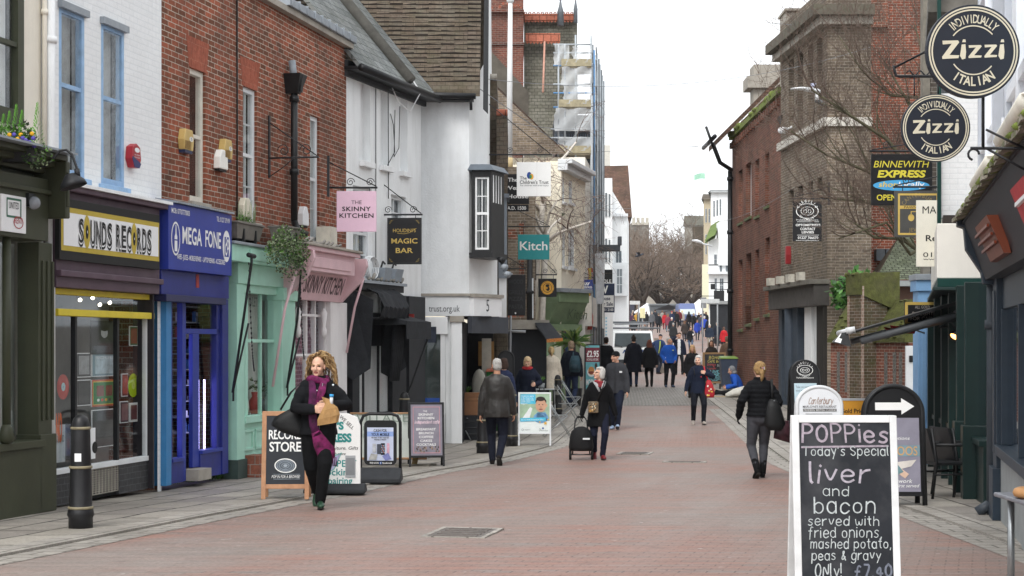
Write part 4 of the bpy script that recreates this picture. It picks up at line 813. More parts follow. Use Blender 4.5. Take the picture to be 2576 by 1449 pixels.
m.add(vs,[(j*(n+1)+i,j*(n+1)+i+1,(j+1)*(n+1)+i+1,(j+1)*(n+1)+i)for j in range(4)for i in range(n)],BK2)
for q in(e0-.45,e1-.05):m.add([(q,-.05,zh-.1),(q+.25,-.1,zh-.1),(q+.3,-.5,zh-.3),(q+.28,-.45,zh-1.5),(q+.1,-.2,zh-1.7),(q,-.05,zh-1.6)],[(0,1,2,3,4,5)],BK2)
for k in range(5):x=e1-.3+.09*k;m.tube([(x,-.45,zh-.5),(x+.02,-.4,zh-1.1),(x-.01,-.35,zh-1.75)],[.06,.05,.03],BK2,8)
m.build('awning',bs)
qd=[f.at(x)[0]for x in(862,890,897,948,958,975,1010,1045)]
m=MB();m.box(0,qd[1]-.02,-.12,.12,-.2,zh-.15,BK);m.box(qd[1],qd[5],-.04,.12,z2-.5,z2,BK);m.box(qd[5],qd[6],-.1,.12,-.2,zh-.15,BK);m.box(qd[6]+.15,S1,-.1,.12,-.2,zh-.15,BK);m.box(qd[1],qd[5],-.06,.1,-.2,.5,BK);m.box(qd[6],qd[6]+.15,.3,.35,-.2,z2,DARK);m.box(qd[2]+.25,qd[2]+.3,-.03,.06,.5,z2-.5,BK);m.box(qd[3],qd[3]+.06,-.03,.06,.5,z2-.5,BK);m.build('front',bs,.004)
m=MB();m.quad((qd[1],0,.5),(qd[5],0,.5),(qd[5],0,z2-.5),(qd[1],0,z2-.5),GLASS);m.build('glass',bs)
m=MB();m.quad((0,1.0,-.2),(S1,1.0,-.2),(S1,1.0,zh),(0,1.0,zh),DARK);m.box(qd[2],qd[3],.25,.7,1.35,1.37,GREYW);m.box(qd[2],qd[3],.25,.7,.95,.97,GREYW);m.box(qd[2]+.1,qd[3]-.1,.72,.75,.5,2.1,M('#b9bab4',.6,.4,6));m.build('shop_interior',bs)
for k,(dx,z)in enumerate(((.35,1.37),(.7,1.37),(.4,.97),(.75,.97))):
 e=Fr(f.P+f.u*(qd[2]+dx)-f.n*.4,f.u,z).e('handbag',('black handbag at the left of the upper shelf','black handbag at the right of the upper shelf','black handbag at the left of the lower shelf','black handbag at the right of the lower shelf')[k]+' in the black shop window','handbag','handbags in the black shop window')
 m=MB();m.loft([((0,0,0),(.12,0,0),(0,.05,0)),((0,0,.1),(.11,0,0),(0,.05,0)),((0,0,.17),(.08,0,0),(0,.03,0))],M('#2a2a2c',.25),12);m.build('body',e);h_=MB();h_.tube([(-.07,0,.16),(-.05,0,.25),(.05,0,.25),(.07,0,.16)],.008,INK,6);h_.build('handle',e)
m=MB();q=f.at(1004)[0];m.box(q,q+.02,-.3,-.02,zh-.95,zh-.5,M('#9b3430',.5));m.build('red_sign',bs)
m=MB();q0,q1=f.at(1016,HY,.7)[0],f.at(1077,HY,.7)[0];m.box(q0,q1,-.75,-.05,zh-.72,zh-.66,BK2);m.prism([(-.75,zh-.66),(-.1,zh-.5),(-.1,zh-.66)],q0,q1,BK2);m.box(q0,q1,-.76,-.74,zh-.98,zh-.66,BK2);m.build('canopy',bs)
m=MB();m.tube([(q1,-.7,zh-.95),(q1-.2,-.45,zh-1.8),(q1-.25,-.2,zh-2.4),(q1-.25,-.15,.5)],.02,BLACK,8);m.build('awning_arm',bs)
e=Fr(f.P+f.u*(ce-.45)+f.n*.2,f.u,zh+.03).e('floodlight','pair of grey floodlights on the ledge above the black shopfront','floodlight');m=MB()
for q in(-.6,-.05):m.prism([(-.1,.05),(-.16,.28),(.1,.28),(.12,.05)],q,q+.36,M('#8b949d',.4,.15));m.tube([(q+.15,0,.28),(q+.2,-.02,.4),(q+.3,-.02,.36)],.02,BLACK,6)
m.build('lamps',e,.01)
e=Fr(f.P+f.u*(ce-1.5)+f.n*.2,f.u,zh+.03).e('cable_coil','coil of white cable above the black shopfront','cable');m=MB()
for k in range(4):m.tube([(.25*math.cos(t*.5)+.03*k,-.02*k,.26+.2*math.sin(t*.5))for t in range(14)],.012,GREYW,5)
m.build('loops',e)
C5=(wx(1058,33.2),33.2);K5=(wx(1180,33.2),33.2);E5=(-.3,34.15)
f5=Fr(C5,(1,0));n5=f5.e('corner_house','white rendered corner house with a mossy tiled roof, black oriel window and number 5','house')
ws=K5[0]-C5[0];zJ=f5.at(1100,745)[1];ze=f5.at(1100,232)[1];z2=f5.at(1100,795)[1]
uE=Vector((E5[0]-K5[0],E5[1]-K5[1]));LE=uE.length;uE.normalize()
def e5(t,o=0):return(ws+uE.x*t+uE.y*o,uE.y*t-uE.x*o)
m=MB();top=15.0
m.quad((0,0,zJ),(ws,0,zJ),(ws,0,ze+.1),(0,0,ze+.1),RENDER)
tg=LE*.62
pit=math.tan(R(58));qg=e5(tg);q0_=e5(0)
m.add([(*q0_,5.0),(*qg,5.0),(*qg,ze+(qg[1]-.1)*pit),(*q0_,ze)],[(0,1,2,3)],WHITE);m.add([(*qg,5.0),(qg[0]+.02,8,5.0),(qg[0]+.02,8,ze),(qg[0]+.02,4.2,ze+4.0*pit),(*qg,ze+(qg[1]-.1)*pit)],[(0,1,2,3,4)],WHITE)
for a,b,zA,zB in((0,LE,zJ,5.0),):
 p,q=e5(a),e5(b);m.quad((*p,zA),(*q,zA),(*q,zB),(*p,zB),WHITE)
p,q=e5(LE),e5(tg);m.quad((*p,zJ),(p[0]-.1,4,zJ),(p[0]-.1,4,5.0),(*p,5.0),WHITE);m.quad((*e5(0),5.001),(*e5(LE),5.001),(e5(LE)[0]-.1,4,5.001),(0,4,5.001),WHITE)
m.quad((0,4,zJ),(0,0,zJ),(0,0,ze),(0,4,ze),RENDER);m.add([(0,0,zJ),(ws,0,zJ),(*e5(LE),zJ),(e5(LE)[0]-.1,4,zJ),(0,4,zJ)],[(4,3,2,1,0)],WHITE)
m.build('wall',n5)
pit=math.tan(R(58));xe=f5.at(1208)[0];x0r=f5.at(985)[0]-2.5
m=MB();P=lambda x,d,up=0:(x,d-.25,ze+d*pit+up)
m.add([P(x0r,0),P(xe,0),P(xe,4.2),P(x0r,4.2),P(x0r,0,-.12),P(xe,0,-.12),P(xe,4.2,-.12),P(x0r,4.2,-.12)],[(0,1,2,3),(7,6,5,4),(0,4,5,1),(1,5,6,2),(0,3,7,4)],TILE)
m.add([P(x0r,4.2),P(xe,4.2),(xe,8.3,ze),(x0r,8.3,ze)],[(0,1,2,3)],TILE);rf=m.build('roof',n5)
EDGE=M('#241e19',.95,.3,9);tt=MB();rr=random.Random(11)  # near-black course edges: shade under each tile row painted into the colour
for k in range(2,64):
 d=k*.064
 for j in range(16):
  xa=x0r+(xe-x0r)*j/16;xb=x0r+(xe-x0r)*(j+1)/16;u1,u2=rr.uniform(.01,.045),rr.uniform(.01,.045)
  tt.add([P(xa,d-.012,u1),P(xb,d-.012,u2),P(xb,d+.05,.004),P(xa,d+.05,.004),P(xa,d-.012,-.01),P(xb,d-.012,-.01)],[(0,1,2,3)],TILE);tt.add([P(xa,d-.012,u1),P(xb,d-.012,u2),P(xa,d-.012,-.01),P(xb,d-.012,-.01)],[(2,3,1,0)],EDGE)
tt.build('tile_courses',rf)
m=MB();m.tube([(f5.at(1058)[0]-.2,-.34,ze-.1),(f5.at(1198)[0],-.34,ze-.13)],.06,BLACK,8);m.box(f5.at(1000)[0],f5.at(1192)[0],-.24,0,ze-.2,ze-.12,BLACK);m.tube([(f5.at(1185)[0],-.32,ze-.1),(f5.at(1186)[0],-.32,ze-.4)],.03,BLACK,8);m.build('gutter',n5)
m=MB();xb=f5.at(1216)[0];m.hexa([(xb,-.45,ze-.4),(xb+.1,-.45,ze-.5),(xb+.1,-.3,ze-.35),(xb,-.3,ze-.3),(xb-.02,3.9,ze+4.2*pit),(xb+.08,3.9,ze+4.2*pit),(xb+.08,3.95,ze+4.3*pit+.2),(xb-.02,3.95,ze+4.3*pit+.2)],BLACK);m.build('bargeboard',n5)
zF=f5.at(1100,750)[1]
m=MB();m.box(-.3,ws,-.06,.1,z2,zJ,GREYW);m.box(-.32,ws+.02,-.1,.1,zJ,zJ+.05,STONE);fs_=m.build('fascia',n5,.004)
t=MB();t.text("trust.org.uk",f5.at(1079)[0],f5.at(1157)[0],f5.at(1100,784)[1],.125,-.064,M('#3c4046',.6));t.build('lettering',fs_)
m=MB();A,B=e5(-.02,.12),e5(LE*.98,.12);A2,B2=e5(-.02,-.2),e5(LE*.98,-.2)
m.hexa([(*A,z2+.0),(*B,z2),(*B2,z2),(*A2,z2),(*A,zJ-.02),(*B,zJ-.02),(*B2,zJ-.02),(*A2,zJ-.02)],PAPER)
A_,B_=e5(-.06,.16),e5(LE,.16);m.hexa([(*A_,zJ-.019),(*B_,zJ-.019),(*B2,zJ-.019),(*A2,zJ-.019),(*A_,zJ+.05),(*B_,zJ+.05),(*B2,zJ+.05),(*A2,zJ+.05)],STONE);nb=m.build('number_board',n5,.004)
t=MB();V,Fc,ww,cap=textgeo("5",1,0);hh=.24;c0=LE*.42
t.add([(*e5(c0+p*.8*hh/cap,.124),z2+.1+q*hh/cap)for p,q in V],Fc,M('#3c4046'));t.build('lettering',nb)
zg=G(33)+KH
m=MB();pxs=[f5.at(x)[0]for x in(1058,1108,1120,1140,1162)]
m.box(pxs[1],pxs[2],-.02,.12,zg,z2-.35,WHITE2);m.box(pxs[2],pxs[3],.05,.2,zg,z2,WHITE2);m.box(pxs[3]-.04,pxs[4],-.04,.25,zg,z2-.1,WHITE2);m.box(pxs[3]-.07,pxs[4]+.04,-.08,.27,z2-.12,z2-.001,STONE);m.box(-.3,pxs[2]+.05,-.06,.15,z2-.36,z2-.02,WHITE2);m.box(-.3,pxs[2],-.05,.14,zg,zg+.6,WHITE2);m.box(-.05,.05,-.03,.12,zg,z2-.35,WHITE2);m.box(-.3,pxs[1],-.08,.1,zg+.6,zg+.66,WHITE2);m.build('shop_posts',n5,.006)
m=MB();m.quad((0,.04,zg+.66),(pxs[1],.04,zg+.66),(pxs[1],.04,z2-.36),(0,.04,z2-.36),GLASS);m.build('glass',n5)
m=MB();m.quad((-.3,1.2,zg),(pxs[3],1.2,zg),(pxs[3],1.2,z2),(-.3,1.2,z2),M('#5e6663',.9,.5,1.5));m.box(0,pxs[1],.1,1.1,zg+.5,zg+.64,SHOPLITE);m.box(0.02,pxs[1]-.02,.08,.1,zg+.66,zg+.9,M('#2456b0',.5));m.build('shop_interior',n5)
m=MB();q0,q1=f5.at(1066)[0],f5.at(1098)[0];m.box(q0,q1,-.1,-.07,f5.at(1080,862)[1],f5.at(1080,822)[1],M('#343a48',.8,.5,14));m.build('hanging_cloth',n5)
x1=f5.at(1290)[0];m=MB();xr=f5.at(1236)[0];m.box(pxs[4]+.02,xr,3.2,3.4,zg-.2,z2,DARK);m.box(xr-.32,xr+.02,3.0,3.1,f5.at(1200,925)[1],f5.at(1200,858)[1],M('#8a6b3f',.8,.4,5));m.box(pxs[4]+.35,pxs[4]+.55,2.6,2.7,zg,f5.at(1200,850)[1],M('#b9b5a8',.8));m.ell((pxs[4]+.3,2.2,zg+1.1),(.16,.1,.35),M('#b0ada2',.7),12,8);m.box(pxs[4]-.02,pxs[4]+.02,.2,3.2,zg-.2,z2-.1,BK);m.box(pxs[4]-.02,xr,.1,3.3,z2-.02,z2-.001,BK);m.build('recess',n5)
m=MB();A,B=e5(-.05,.1),e5(LE+.25,.12);A2,B2=e5(-.05,0),e5(LE+.25,0);zz=f5.at(1100,838)[1];m.hexa([(*A,zz),(*B,zz),(*B2,zz),(*A2,zz),(*A,z2-.01),(*B,z2-.01),(*B2,z2-.01),(*A2,z2-.01)],M('#3a3d44',.6));m.build('dark_fascia',n5)
o0=f5.at(1187,HY)[0];o1=f5.at(1233)[0];o2=f5.at(1268)[0];zt_=f5.at(1200,425,.5)[1];zb_=f5.at(1200,634,.5)[1]
m=MB();y0=-.25
WR=(o0+.07,o1-.02,f5.at(1200,628,.25)[1],f5.at(1200,445,.25)[1])
wall(m,o0,o1+.03,zb_,zt_,[WR],BLACK,y=y0,depth=.08);m.quad((o1+.03,y0,zb_),(o2,y0+.75,zb_),(o2,y0+.75,zt_),(o1+.03,y0,zt_),BLACK);m.quad((o2,y0+.75,zb_),(o0+.4,1.0,zb_),(o0+.4,1.0,zt_),(o2,y0+.75,zt_),BLACK);m.quad((o0,.1,zb_),(o0,y0,zb_),(o0,y0,zt_),(o0,.1,zt_),BLACK)
m.add([(o0-.05,y0-.06,zb_),(o1+.05,y0-.06,zb_),(o2+.06,y0+.75,zb_),(o0,1,zb_),(o0-.05,y0-.06,zb_-.1),(o1+.05,y0-.06,zb_-.1),(o2+.06,y0+.75,zb_-.1),(o0,1,zb_-.1)],[(0,1,2,3),(7,6,5,4),(0,4,5,1),(1,5,6,2),(0,3,7,4)],BLACK)
m.add([(o0-.08,y0-.1,zt_),(o1+.08,y0-.1,zt_),(o2+.1,y0+.75,zt_),(o0,1,zt_),(o0-.02,y0,zt_+.12),(o1,y0,zt_+.12),(o2,y0+.75,zt_+.12),(o0,1,zt_+.12)],[(3,2,1,0),(4,5,6,7),(0,1,5,4),(1,2,6,5),(0,4,7,3)],M('#59626b',.5));ob=m.build('oriel',n5)
sash(ob,WR,WHITE2,y=y0+.05,cols=2,rows=4,fw=.035,bar=.018,curtain=CURTD,cw=.2)
m=MB()
for k in range(4):a=.15+.2*k;p=(o1+.03+(o2-o1-.03)*a,y0+.75*a);m.box(p[0]-.012,p[0]+.012,p[1]-.02,p[1],zb_+1.0,zt_-.08,WHITE2)
m.build('side_window',ob)
for k in range(3):
 e=thing('spotlight',('black spotlight under the oriel corner','pale spotlight under the oriel','lowest spotlight under the oriel')[k],'spotlight',f5.W(o2-.12+.06*k,y0+.3,zb_-.1-.14*k));m=MB();m.tube([(0,0,0),(.1,-.08,-.05)],[.04,.07],BLACK if k==0 else LEAD,10);m.tube([(0,.1,.1),(0,0,0)],.012,IRON,6);m.build('lamp_body',e)
def blk(par,name,Y,x0,yt,x1,mat,depth=4,yb=None,off=0):
 """upright block whose front stands at distance Y; children of par in par's local axes (par unrotated)"""
 px,py,pz=par.location;zt,zb=wz(yt,Y),(wz(yb,Y)if yb is not None else G(Y)-.3)
 m=MB();m.box(wx(x0,Y)-px,wx(x1,Y)-px,Y-py,Y+depth-py,zb-pz,zt-pz,mat);return m.build(name,par)
th=thing('tile_hung_house','narrow brown tile hung house stepping down behind the white corner house','house',(wx(1240,38),38,G(38)))
blk(th,'wall',38,1200,252,1229,TILER,5);blk(th,'wall',37.7,1227,196,1250,TILE,5);blk(th,'wall',37.4,1249,285,1277,TILE,5)
m=MB();a=th.location
for x0,x1,y_,Y_ in((1249,1277,283,37.4),(1227,1250,194,37.7)):m.tube([(wx(x0,Y_)-a[0],Y_-.02-a[1],wz(y_,Y_)-a[2]),(wx(x1,Y_)-a[0],Y_-.02-a[1],wz(y_,Y_)-a[2])],.07,ORT if y_>200 else STONE,8)
m.build('ridge_tile',th)
gh=thing('grey_bay','grey painted narrow bay beside the black oriel window','bay',(wx(1266,36.4),36.4,G(36)))
blk(gh,'wall',36.4,1254,492,1275,M('#767d85',.6,.1),1.0,700);blk(gh,'cornice',36.3,1252,487,1281,M('#6a7179',.6),1.2,497);blk(gh,'panel',36.5,1255,700,1274,WHITE2,.9,830)
bb=thing('brown_brick_house','old brown and red brick house behind the hanging signs','house',(wx(1310,44),44,G(44)))
blk(bb,'wall',44,1262,420,1347,brick('#8b7d6c','#6c6053','#a59b8e',dirt=.5),6,805);
for x0,y0,x1,y1 in((1275,690,1296,730),(1306,560,1318,800),(1275,770,1300,800),(1276,575,1300,600)):blk(bb,'brick_patch',43.985,x0,y0,x1,REDB,.1,y1)
for x0,y0,x1,y1 in((1334,700,1342,800),):blk(bb,'window',43.95,x0,y0,x1,GREYW,.1,y1)
blk(bb,'ledge',43.4,1262,805,1382,STONE,1,828)
blk(bb,'shopfront',43.7,1270,828,1375,BK,3)
e=thing('shop_awning','black sloping shop awning with orange lettering by the lamp post','awning',(wx(1352,43.4),43.4,0));m=MB();a=e.location
P=lambda px,py,Y:(wx(px,Y)-a[0],Y-a[1],wz(py,Y))
m.add([P(1340,805,43.6),P(1378,805,43.6),P(1415,850,42.3),P(1375,853,42.3)],[(0,1,2,3)],M('#23252a',.8,.3,6));m.add([P(1340,812,43.62),P(1378,812,43.62),P(1415,853,42.32),P(1375,856,42.32)],[(3,2,1,0)],M('#23252a',.8,.3,6));m.build('canvas',e)
m=MB();m.add([P(1375,853,42.3),P(1415,850,42.3),P(1416,858,42.3),P(1376,862,42.3)],[(0,1,2,3)],M('#b9753a',.7,.5,30));m.build('valance',e)
bt=thing('brick_tower','dark red brick tower with arched recesses behind the white pole','tower',(wx(1268,66),66,G(66)));a=bt.location
blk(bt,'wall',66,1205,-60,1317,brick('#7f4c40','#623a33','#8f8478',dirt=.55),5)
blk(bt,'string_course',65.8,1205,30,1319,brick('#8d5242','#70403a'),5,24);blk(bt,'string_course',65.9,1205,112,1319,brick('#6b443c','#54362f'),5,106)
ar=MB()
for cx_ in(1228,1272,1300):
 w=14 if cx_!=1272 else 20
 for k in range(9):
  t0,t1=math.pi*k/9,math.pi*(k+1)/9;q=lambda t,r:(wx(cx_+r*math.cos(t),65.8)-a[0],-.25,wz(26-r*1.05*math.sin(t),65.8)-a[2])
  ar.add([q(t0,w),q(t0,w*.68),q(t1,w*.68),q(t1,w)],[(0,1,2,3)],ORANGEB if k%2 else REDF)
ar.build('arch',bt)
m=MB();m.add([P(0,0,1)]*0 or[(wx(1237,60)-a[0],-6,wz(130,60)-a[2]),(wx(1330,60)-a[0],-6,wz(232,60)-a[2]),(wx(1330,60)-a[0],-6,wz(290,60)-a[2]),(wx(1215,60)-a[0],-6,wz(290,60)-a[2]),(wx(1215,60)-a[0],-6,wz(150,60)-a[2])],[(4,3,2,1,0)],M('#5d5850',.9,.3,3));m.build('lower_roof',bt)
tr_=thing('slate_roofed_house','tall house with a steep green slate roof and orange ridge tiles behind the scaffolding','house',(wx(1385,68),68,G(68)));a=tr_.location
GSL=brick('#77746a','#625f55','#454239',bw=.22,bh=.15,ms=.008,dirt=.5,dirtcol=(.07,.07,.055),bump=1,moss=.15,gap=.03,varsc=2)
m=MB();q=lambda px,py,Y:(wx(px,Y)-a[0],Y-a[1],wz(py,Y)-a[2])
m.add([q(1318,620,64),q(1455,620,64),q(1452,48,68),q(1318,48,68),q(1318,620,72),q(1455,620,72)],[(0,1,2,3),(1,5,2),(4,0,3)],GSL);m.build('roof',tr_)
blk(tr_,'wall',64.2,1330,615,1470,BROWNB,6)
m=MB();
def ridge(mb,x0,x1,yt,yb,Y):
 mb.box(wx(x0,Y)-a[0],wx(x1,Y)-a[0],Y-.15-a[1],Y+.15-a[1],wz(yb,Y)-a[2],wz(yt,Y)-a[2],ORT)
 n=int((x1-x0)/8)
 for k in range(n):
  x=x0+(k+.5)*(x1-x0)/n;mb.add([q(x-4,yb,Y-.17),q(x+4,yb,Y-.17),q(x,yb+5,Y-.17)],[(0,2,1)],ORT)
ridge(m,1318,1450,36,52,67.7)
for k in range(12):x=1322+k*10.6;m.tube([(wx(x+2.7*math.cos(t),67.7)-a[0],-.3,wz(33-2.7*math.sin(t),67.7)-a[2])for t in[i*.7 for i in range(10)]],.022,ORT,5)
ridge(m,1322,1409,85,106,67.0);m.build('ridge_tiles',tr_)
m=MB()
for x,y0,w in((1410,0,8),(1448,14,5)):
 m.lathe([(w*.017,0),(w*.016,.5),(w*.018,.52),(w*.008,.8),(w*.004,1.0),(w*.01,1.1),(w*.003,1.3),(.005,1.6)],(wx(x,67)-a[0],-1,wz(65 if w==8 else 58,67)-a[2]),M('#6f757b',.5,.2),10)
m.build('finial',tr_)
m=MB();m.tube([q(1370,105,66),q(1366,232,64.5)],.04,M('#b98a78',.6),6);m.build('pipe',tr_)
Pc=Vector((wx(1412,50),50));fc=Fr(Pc,(.24,1));ch=fc.e('cream_house','cream plastered house with white sash windows above the green shop','house')
S1=fc.at(1472)[0];zt=fc.at(1412,412)[1];zb=fc.at(1412,702)[1];PL=M('#efe7d4',.8,.05,2,.1,dirt=.25,dirtcol=(.5,.45,.36),streak=True)
wn=[fc.rect(1408.5,565,1420,667),fc.rect(1430,572,1443,672),fc.rect(1410,445,1418,505),fc.rect(1431,452,1438,508)]
wn=[(max(.15,b[0]),b[1]+.2,b[2],b[3])for b in wn]
m=MB();wall(m,0,S1,zb-1,zt,wn,PL,depth=.1);hull(m,0,S1,-.3,zt,5,PL);m.build('wall',ch)
for w_ in wn:sash(ch,w_,GREYW,y=.06,cols=2,rows=4,fw=.07,sill=GREYW,curtain=CURT,cw=.4)
m=MB();m.box(-.05,S1+.1,-.35,.1,zt,zt+.14,GREYW);m.box(-.05,S1+.1,-.2,.1,zt-.2,zt,GREYW);m.build('cornice',ch,.02)
m=MB();g0=fc.at(1373,HY,1.5)[0];m.quad((-.1,1.6,zb-1.2),(-.001,0,zb-1.2),(-.001,0,zt),(-.1,1.6,zt),PL)
fl=Fr((wx(1345,50.3),50.3),(1,0));fw2=fl.at(1412)[0]
w2=thing('cream_wing','plain beige plastered wing left of the cream house','house',(fl.P.x,fl.P.y,0));mm=MB();mm.box(0,fw2,0,5,fl.at(1350,760)[1],fl.at(1350,405)[1],M('#e4d8c4',.85,.08,2,.15,dirt=.3,dirtcol=(.45,.4,.33),streak=True));mm.build('wall',w2)
mm=MB();q=fl.at(1399)[0];mm.tube([(q,-.08,fl.at(1399,680)[1]),(q,-.08,fl.at(1399,560)[1]),(q+.05,-.08,fl.at(1399,545)[1])],.05,M('#a98d80',.6,.2),8);mm.hexa([(q-.1,-.2,fl.at(1399,550)[1]),(q+.1,-.2,fl.at(1399,550)[1]),(q+.1,0,fl.at(1399,550)[1]),(q-.1,0,fl.at(1399,550)[1]),(q-.22,-.25,fl.at(1399,538)[1]),(q+.28,-.25,fl.at(1399,538)[1]),(q+.28,0,fl.at(1399,538)[1]),(q-.22,0,fl.at(1399,538)[1])],M('#5d6b54',.7));mm.build('drainpipe',w2)
m.build('flank',ch)
ks=fl.e('green_shop','sage green shopfront with a slanted fascia below the cream house','shop');SAGE=M('#7d9272',.6,.12,4,.1,dirt=.2)
fk=Fr((wx(1372,49.6),49.6),(.75,1));ks.location=(fk.P.x,fk.P.y,0);ks.rotation_euler=(0,0,math.atan2(fk.u.y,fk.u.x))
q1=fk.at(1448)[0];zA,zB,zC=fk.at(1372,735,.1)[1],fk.at(1372,760,.1)[1],fk.at(1372,815,0)[1]
m=MB();m.box(0,q1,-.5,.05,zB,zA,SAGE);m.box(-.05,q1+.05,-.6,.05,zA,zA+.12,LEAD);m.prism([(0,zB),(-.45,zB),(-.1,zC),(0,zC)],0,q1,SAGE);m.box(0,q1,-.25,.05,zC-.2,zC,SAGE);m.build('fascia',ks,.01)
m=MB();m.box(q1-.25,q1,-.15,.1,-.2,zC,SAGE);m.box(0,.25,-.15,.1,-.2,zC,SAGE);m.box(q1*.45,q1*.5,-.1,.1,-.2,zC,SAGE);m.box(.25,q1-.25,-.1,.1,-.2,.6,SAGE);m.build('pilaster',ks)
m=MB();m.quad((.2,0,.6),(q1-.2,0,.6),(q1-.2,0,zC),(.2,0,zC),GLASS);m.build('glass',ks);m=MB();m.quad((.05,1,0),(q1-.05,1,0),(q1-.05,1,zC),(.05,1,zC),M('#a38f63',.9,.3));m.build('shop_interior',ks)
m=MB();m.ell((.9,.4,zC-.5),(.06,.06,.1),emit('#ffe0a0',10),10,6);m.tube([(.9,.4,zC-.4),(.9,.4,zC)],.008,INK,4);m.build('lit_bulb',ks)
m=MB();V,Fc,ww,cap=textgeo("Kitch",1,0);m.add([(q1*.45+p*.5,-.3-(.0+q*.4)*.25,zC+.15+q*.45)for p,q in V],Fc,M('#56684f'));m.build('lettering',ks)
Ps=Vector((wx(1472,53.6),53.6));fs=Fr(Ps,(.104,1));rh=fs.e('rendered_house','pale house under repair behind the scaffolding','house');S1=fs.at(1506)[0];zt=fs.at(1472,395)[1]
m=MB();m.box(0,S1,0,5,-.3,zt,M('#e6e2d8',.85,.1,2,.2,dirt=.3,dirtcol=(.45,.42,.36),streak=True));m.build('wall',rh)
m=MB();m.box(0,S1,-.2,-.001,fs.at(1472,820)[1],fs.at(1472,745)[1],M('#d8d4ca',.7));m.build('white_arch_panel',rh)
m=MB();m.add([(-.9,.6,zt+.1),(S1,.6,zt+.1),(S1,4,zt+3.4),(-.9,4,zt+3.4)],[(0,1,2,3)],TILER);m.add([(-.9,.55,zt),(-.9,4,zt+3.3),(-.9,4,zt)],[(0,1,2)],BROWNB);m.build('roof',rh)
m=MB();a,b=fs.at(1438)[0],fs.at(1478)[0];m.box(-2.0,-.05,.4,.5,-.2,fs.at(1450,885)[1]+1.1,M('#3f5c92',.6,.1));m.box(-1.6,-.5,.37,.4,fs.at(1450,870)[1],fs.at(1450,870)[1]+1.2,M('#34548c',.6));m.line([(-1.6,fs.at(1450,870)[1]+1.2),(-.5,fs.at(1450,870)[1]+1.2),(-.5,fs.at(1450,870)[1])],.04,.36,PAPER);m.build('blue_hoarding',rh)
m=MB()
for k in range(6):x=-.02+k*.26;m.box(x+3,x+3.24,-.12,-.08,-.2,2.3,M(('#8a827c','#7a736e','#6d6764','#948c86')[k%4],.85,.35,9,.3))
m.build('timber_hoarding',rh)
Y0=55.0;sc=thing('scaffolding','tall steel scaffolding with netting and boarded platforms on the house under repair','scaffolding',(wx(1490,Y0),Y0,G(Y0)))
a=sc.location;q=lambda px,py,Y=Y0:(wx(px,Y)-a[0],Y-a[1],wz(py,Y)-a[2]);PIPE=M('#a9b0b5',.5,.3,3);PIPED=M('#5d646a',.5,.3,3);PIPEB=M('#5d8fc0',.5,.15)
def pole(p0,p1,mat=PIPE,r=.03,name='pole'):m=MB();m.tube([p0,p1],r,mat,6);return m.build(name,sc)
gz_=G(Y0)-a[2]
for x,y0,Y in((1421,110,Y0),(1405,112,Y0),(1448,88,Y0+.0),(1487,90,Y0),(1489,240,54.2)):
 p=q(x,y0,Y);pole(p,(p[0],p[1],wz(395,Y)-a[2]if x<1480 else gz_))
k=0
for Y in(55.7,57.0,58.4,59.8,61.2,62.6):
 x=(2.64+.085*(Y-55));k+=1;p=(x-a[0],Y-a[1],wz(100+13*k,Y)-a[2]);pole(p,(p[0],p[1],G(Y)-a[2]),(PIPE,PIPED,PIPEB)[k%3],.024);
 p2=(x+.16-a[0],Y-a[1],wz(120+14*k,Y)-a[2]);pole(p2,(p2[0],p2[1],G(Y)-a[2]),(PIPED,PIPE)[k%2],.024)
for y in(112,133,165,212,234,270,325,347,383):pole(q(1392 if y not in(325,347)else 1385,y),q(1490,y),PIPEB if y in(165,234,270,383)else PIPE,.028,'ledger')
for y in(133,165,234,270,347,383,470,520,600,650):p=q(1489,y);pole(p,(p[0]+.5,p[1]+8.4,p[2]),PIPE,.026,'ledger');pole((p[0]+.2,p[1]+1.2,p[2]+.4),(p[0]+.65,p[1]+8.6,p[2]+.4),PIPE,.026,'ledger')
pole(q(1440,350),q(1488,285),PIPE,.026,'brace');pole(q(1425,250),q(1455,212),PIPE,.022,'brace')
for k in range(3):p=q(1489,(160,300,480)[k]);pole(p,(p[0]+.3,p[1]+4.5,p[2]-4.6 if k else p[2]-3.2),M('#c8d0d6',.4),.03,'brace')
for y in(160,262,378):
 m=MB();p0,p1=q(1405 if y>200 else 1412,y),q(1488,y);m.box(p0[0],p1[0],p0[1]-.05,p0[1]+1.3,p0[2]-.15,p0[2]-.1,M('#a39a88',.8,.3,6));m.box(p0[0],p1[0],p0[1]-.1,p0[1]-.06,p0[2]-.1,p0[2]+.14,M('#a39a80',.8,.3,6));m.build('platform',sc)
netm=bpy.data.materials.new("netting");netm.use_nodes=True;nn=netm.node_tree;nn.nodes.clear();o_=nn.nodes.new("ShaderNodeOutputMaterial");t_=nn.nodes.new("ShaderNodeBsdfTransparent");d_=nn.nodes.new("ShaderNodeBsdfDiffuse");d_.inputs[0].default_value=(.75,.78,.8,1);mx_=nn.nodes.new("ShaderNodeMixShader");mx_.inputs[0].default_value=.5;nn.links.new(t_.outputs[0],mx_.inputs[1]);nn.links.new(d_.outputs[0],mx_.inputs[2]);nn.links.new(mx_.outputs[0],o_.inputs[0])
rr=random.Random(12)
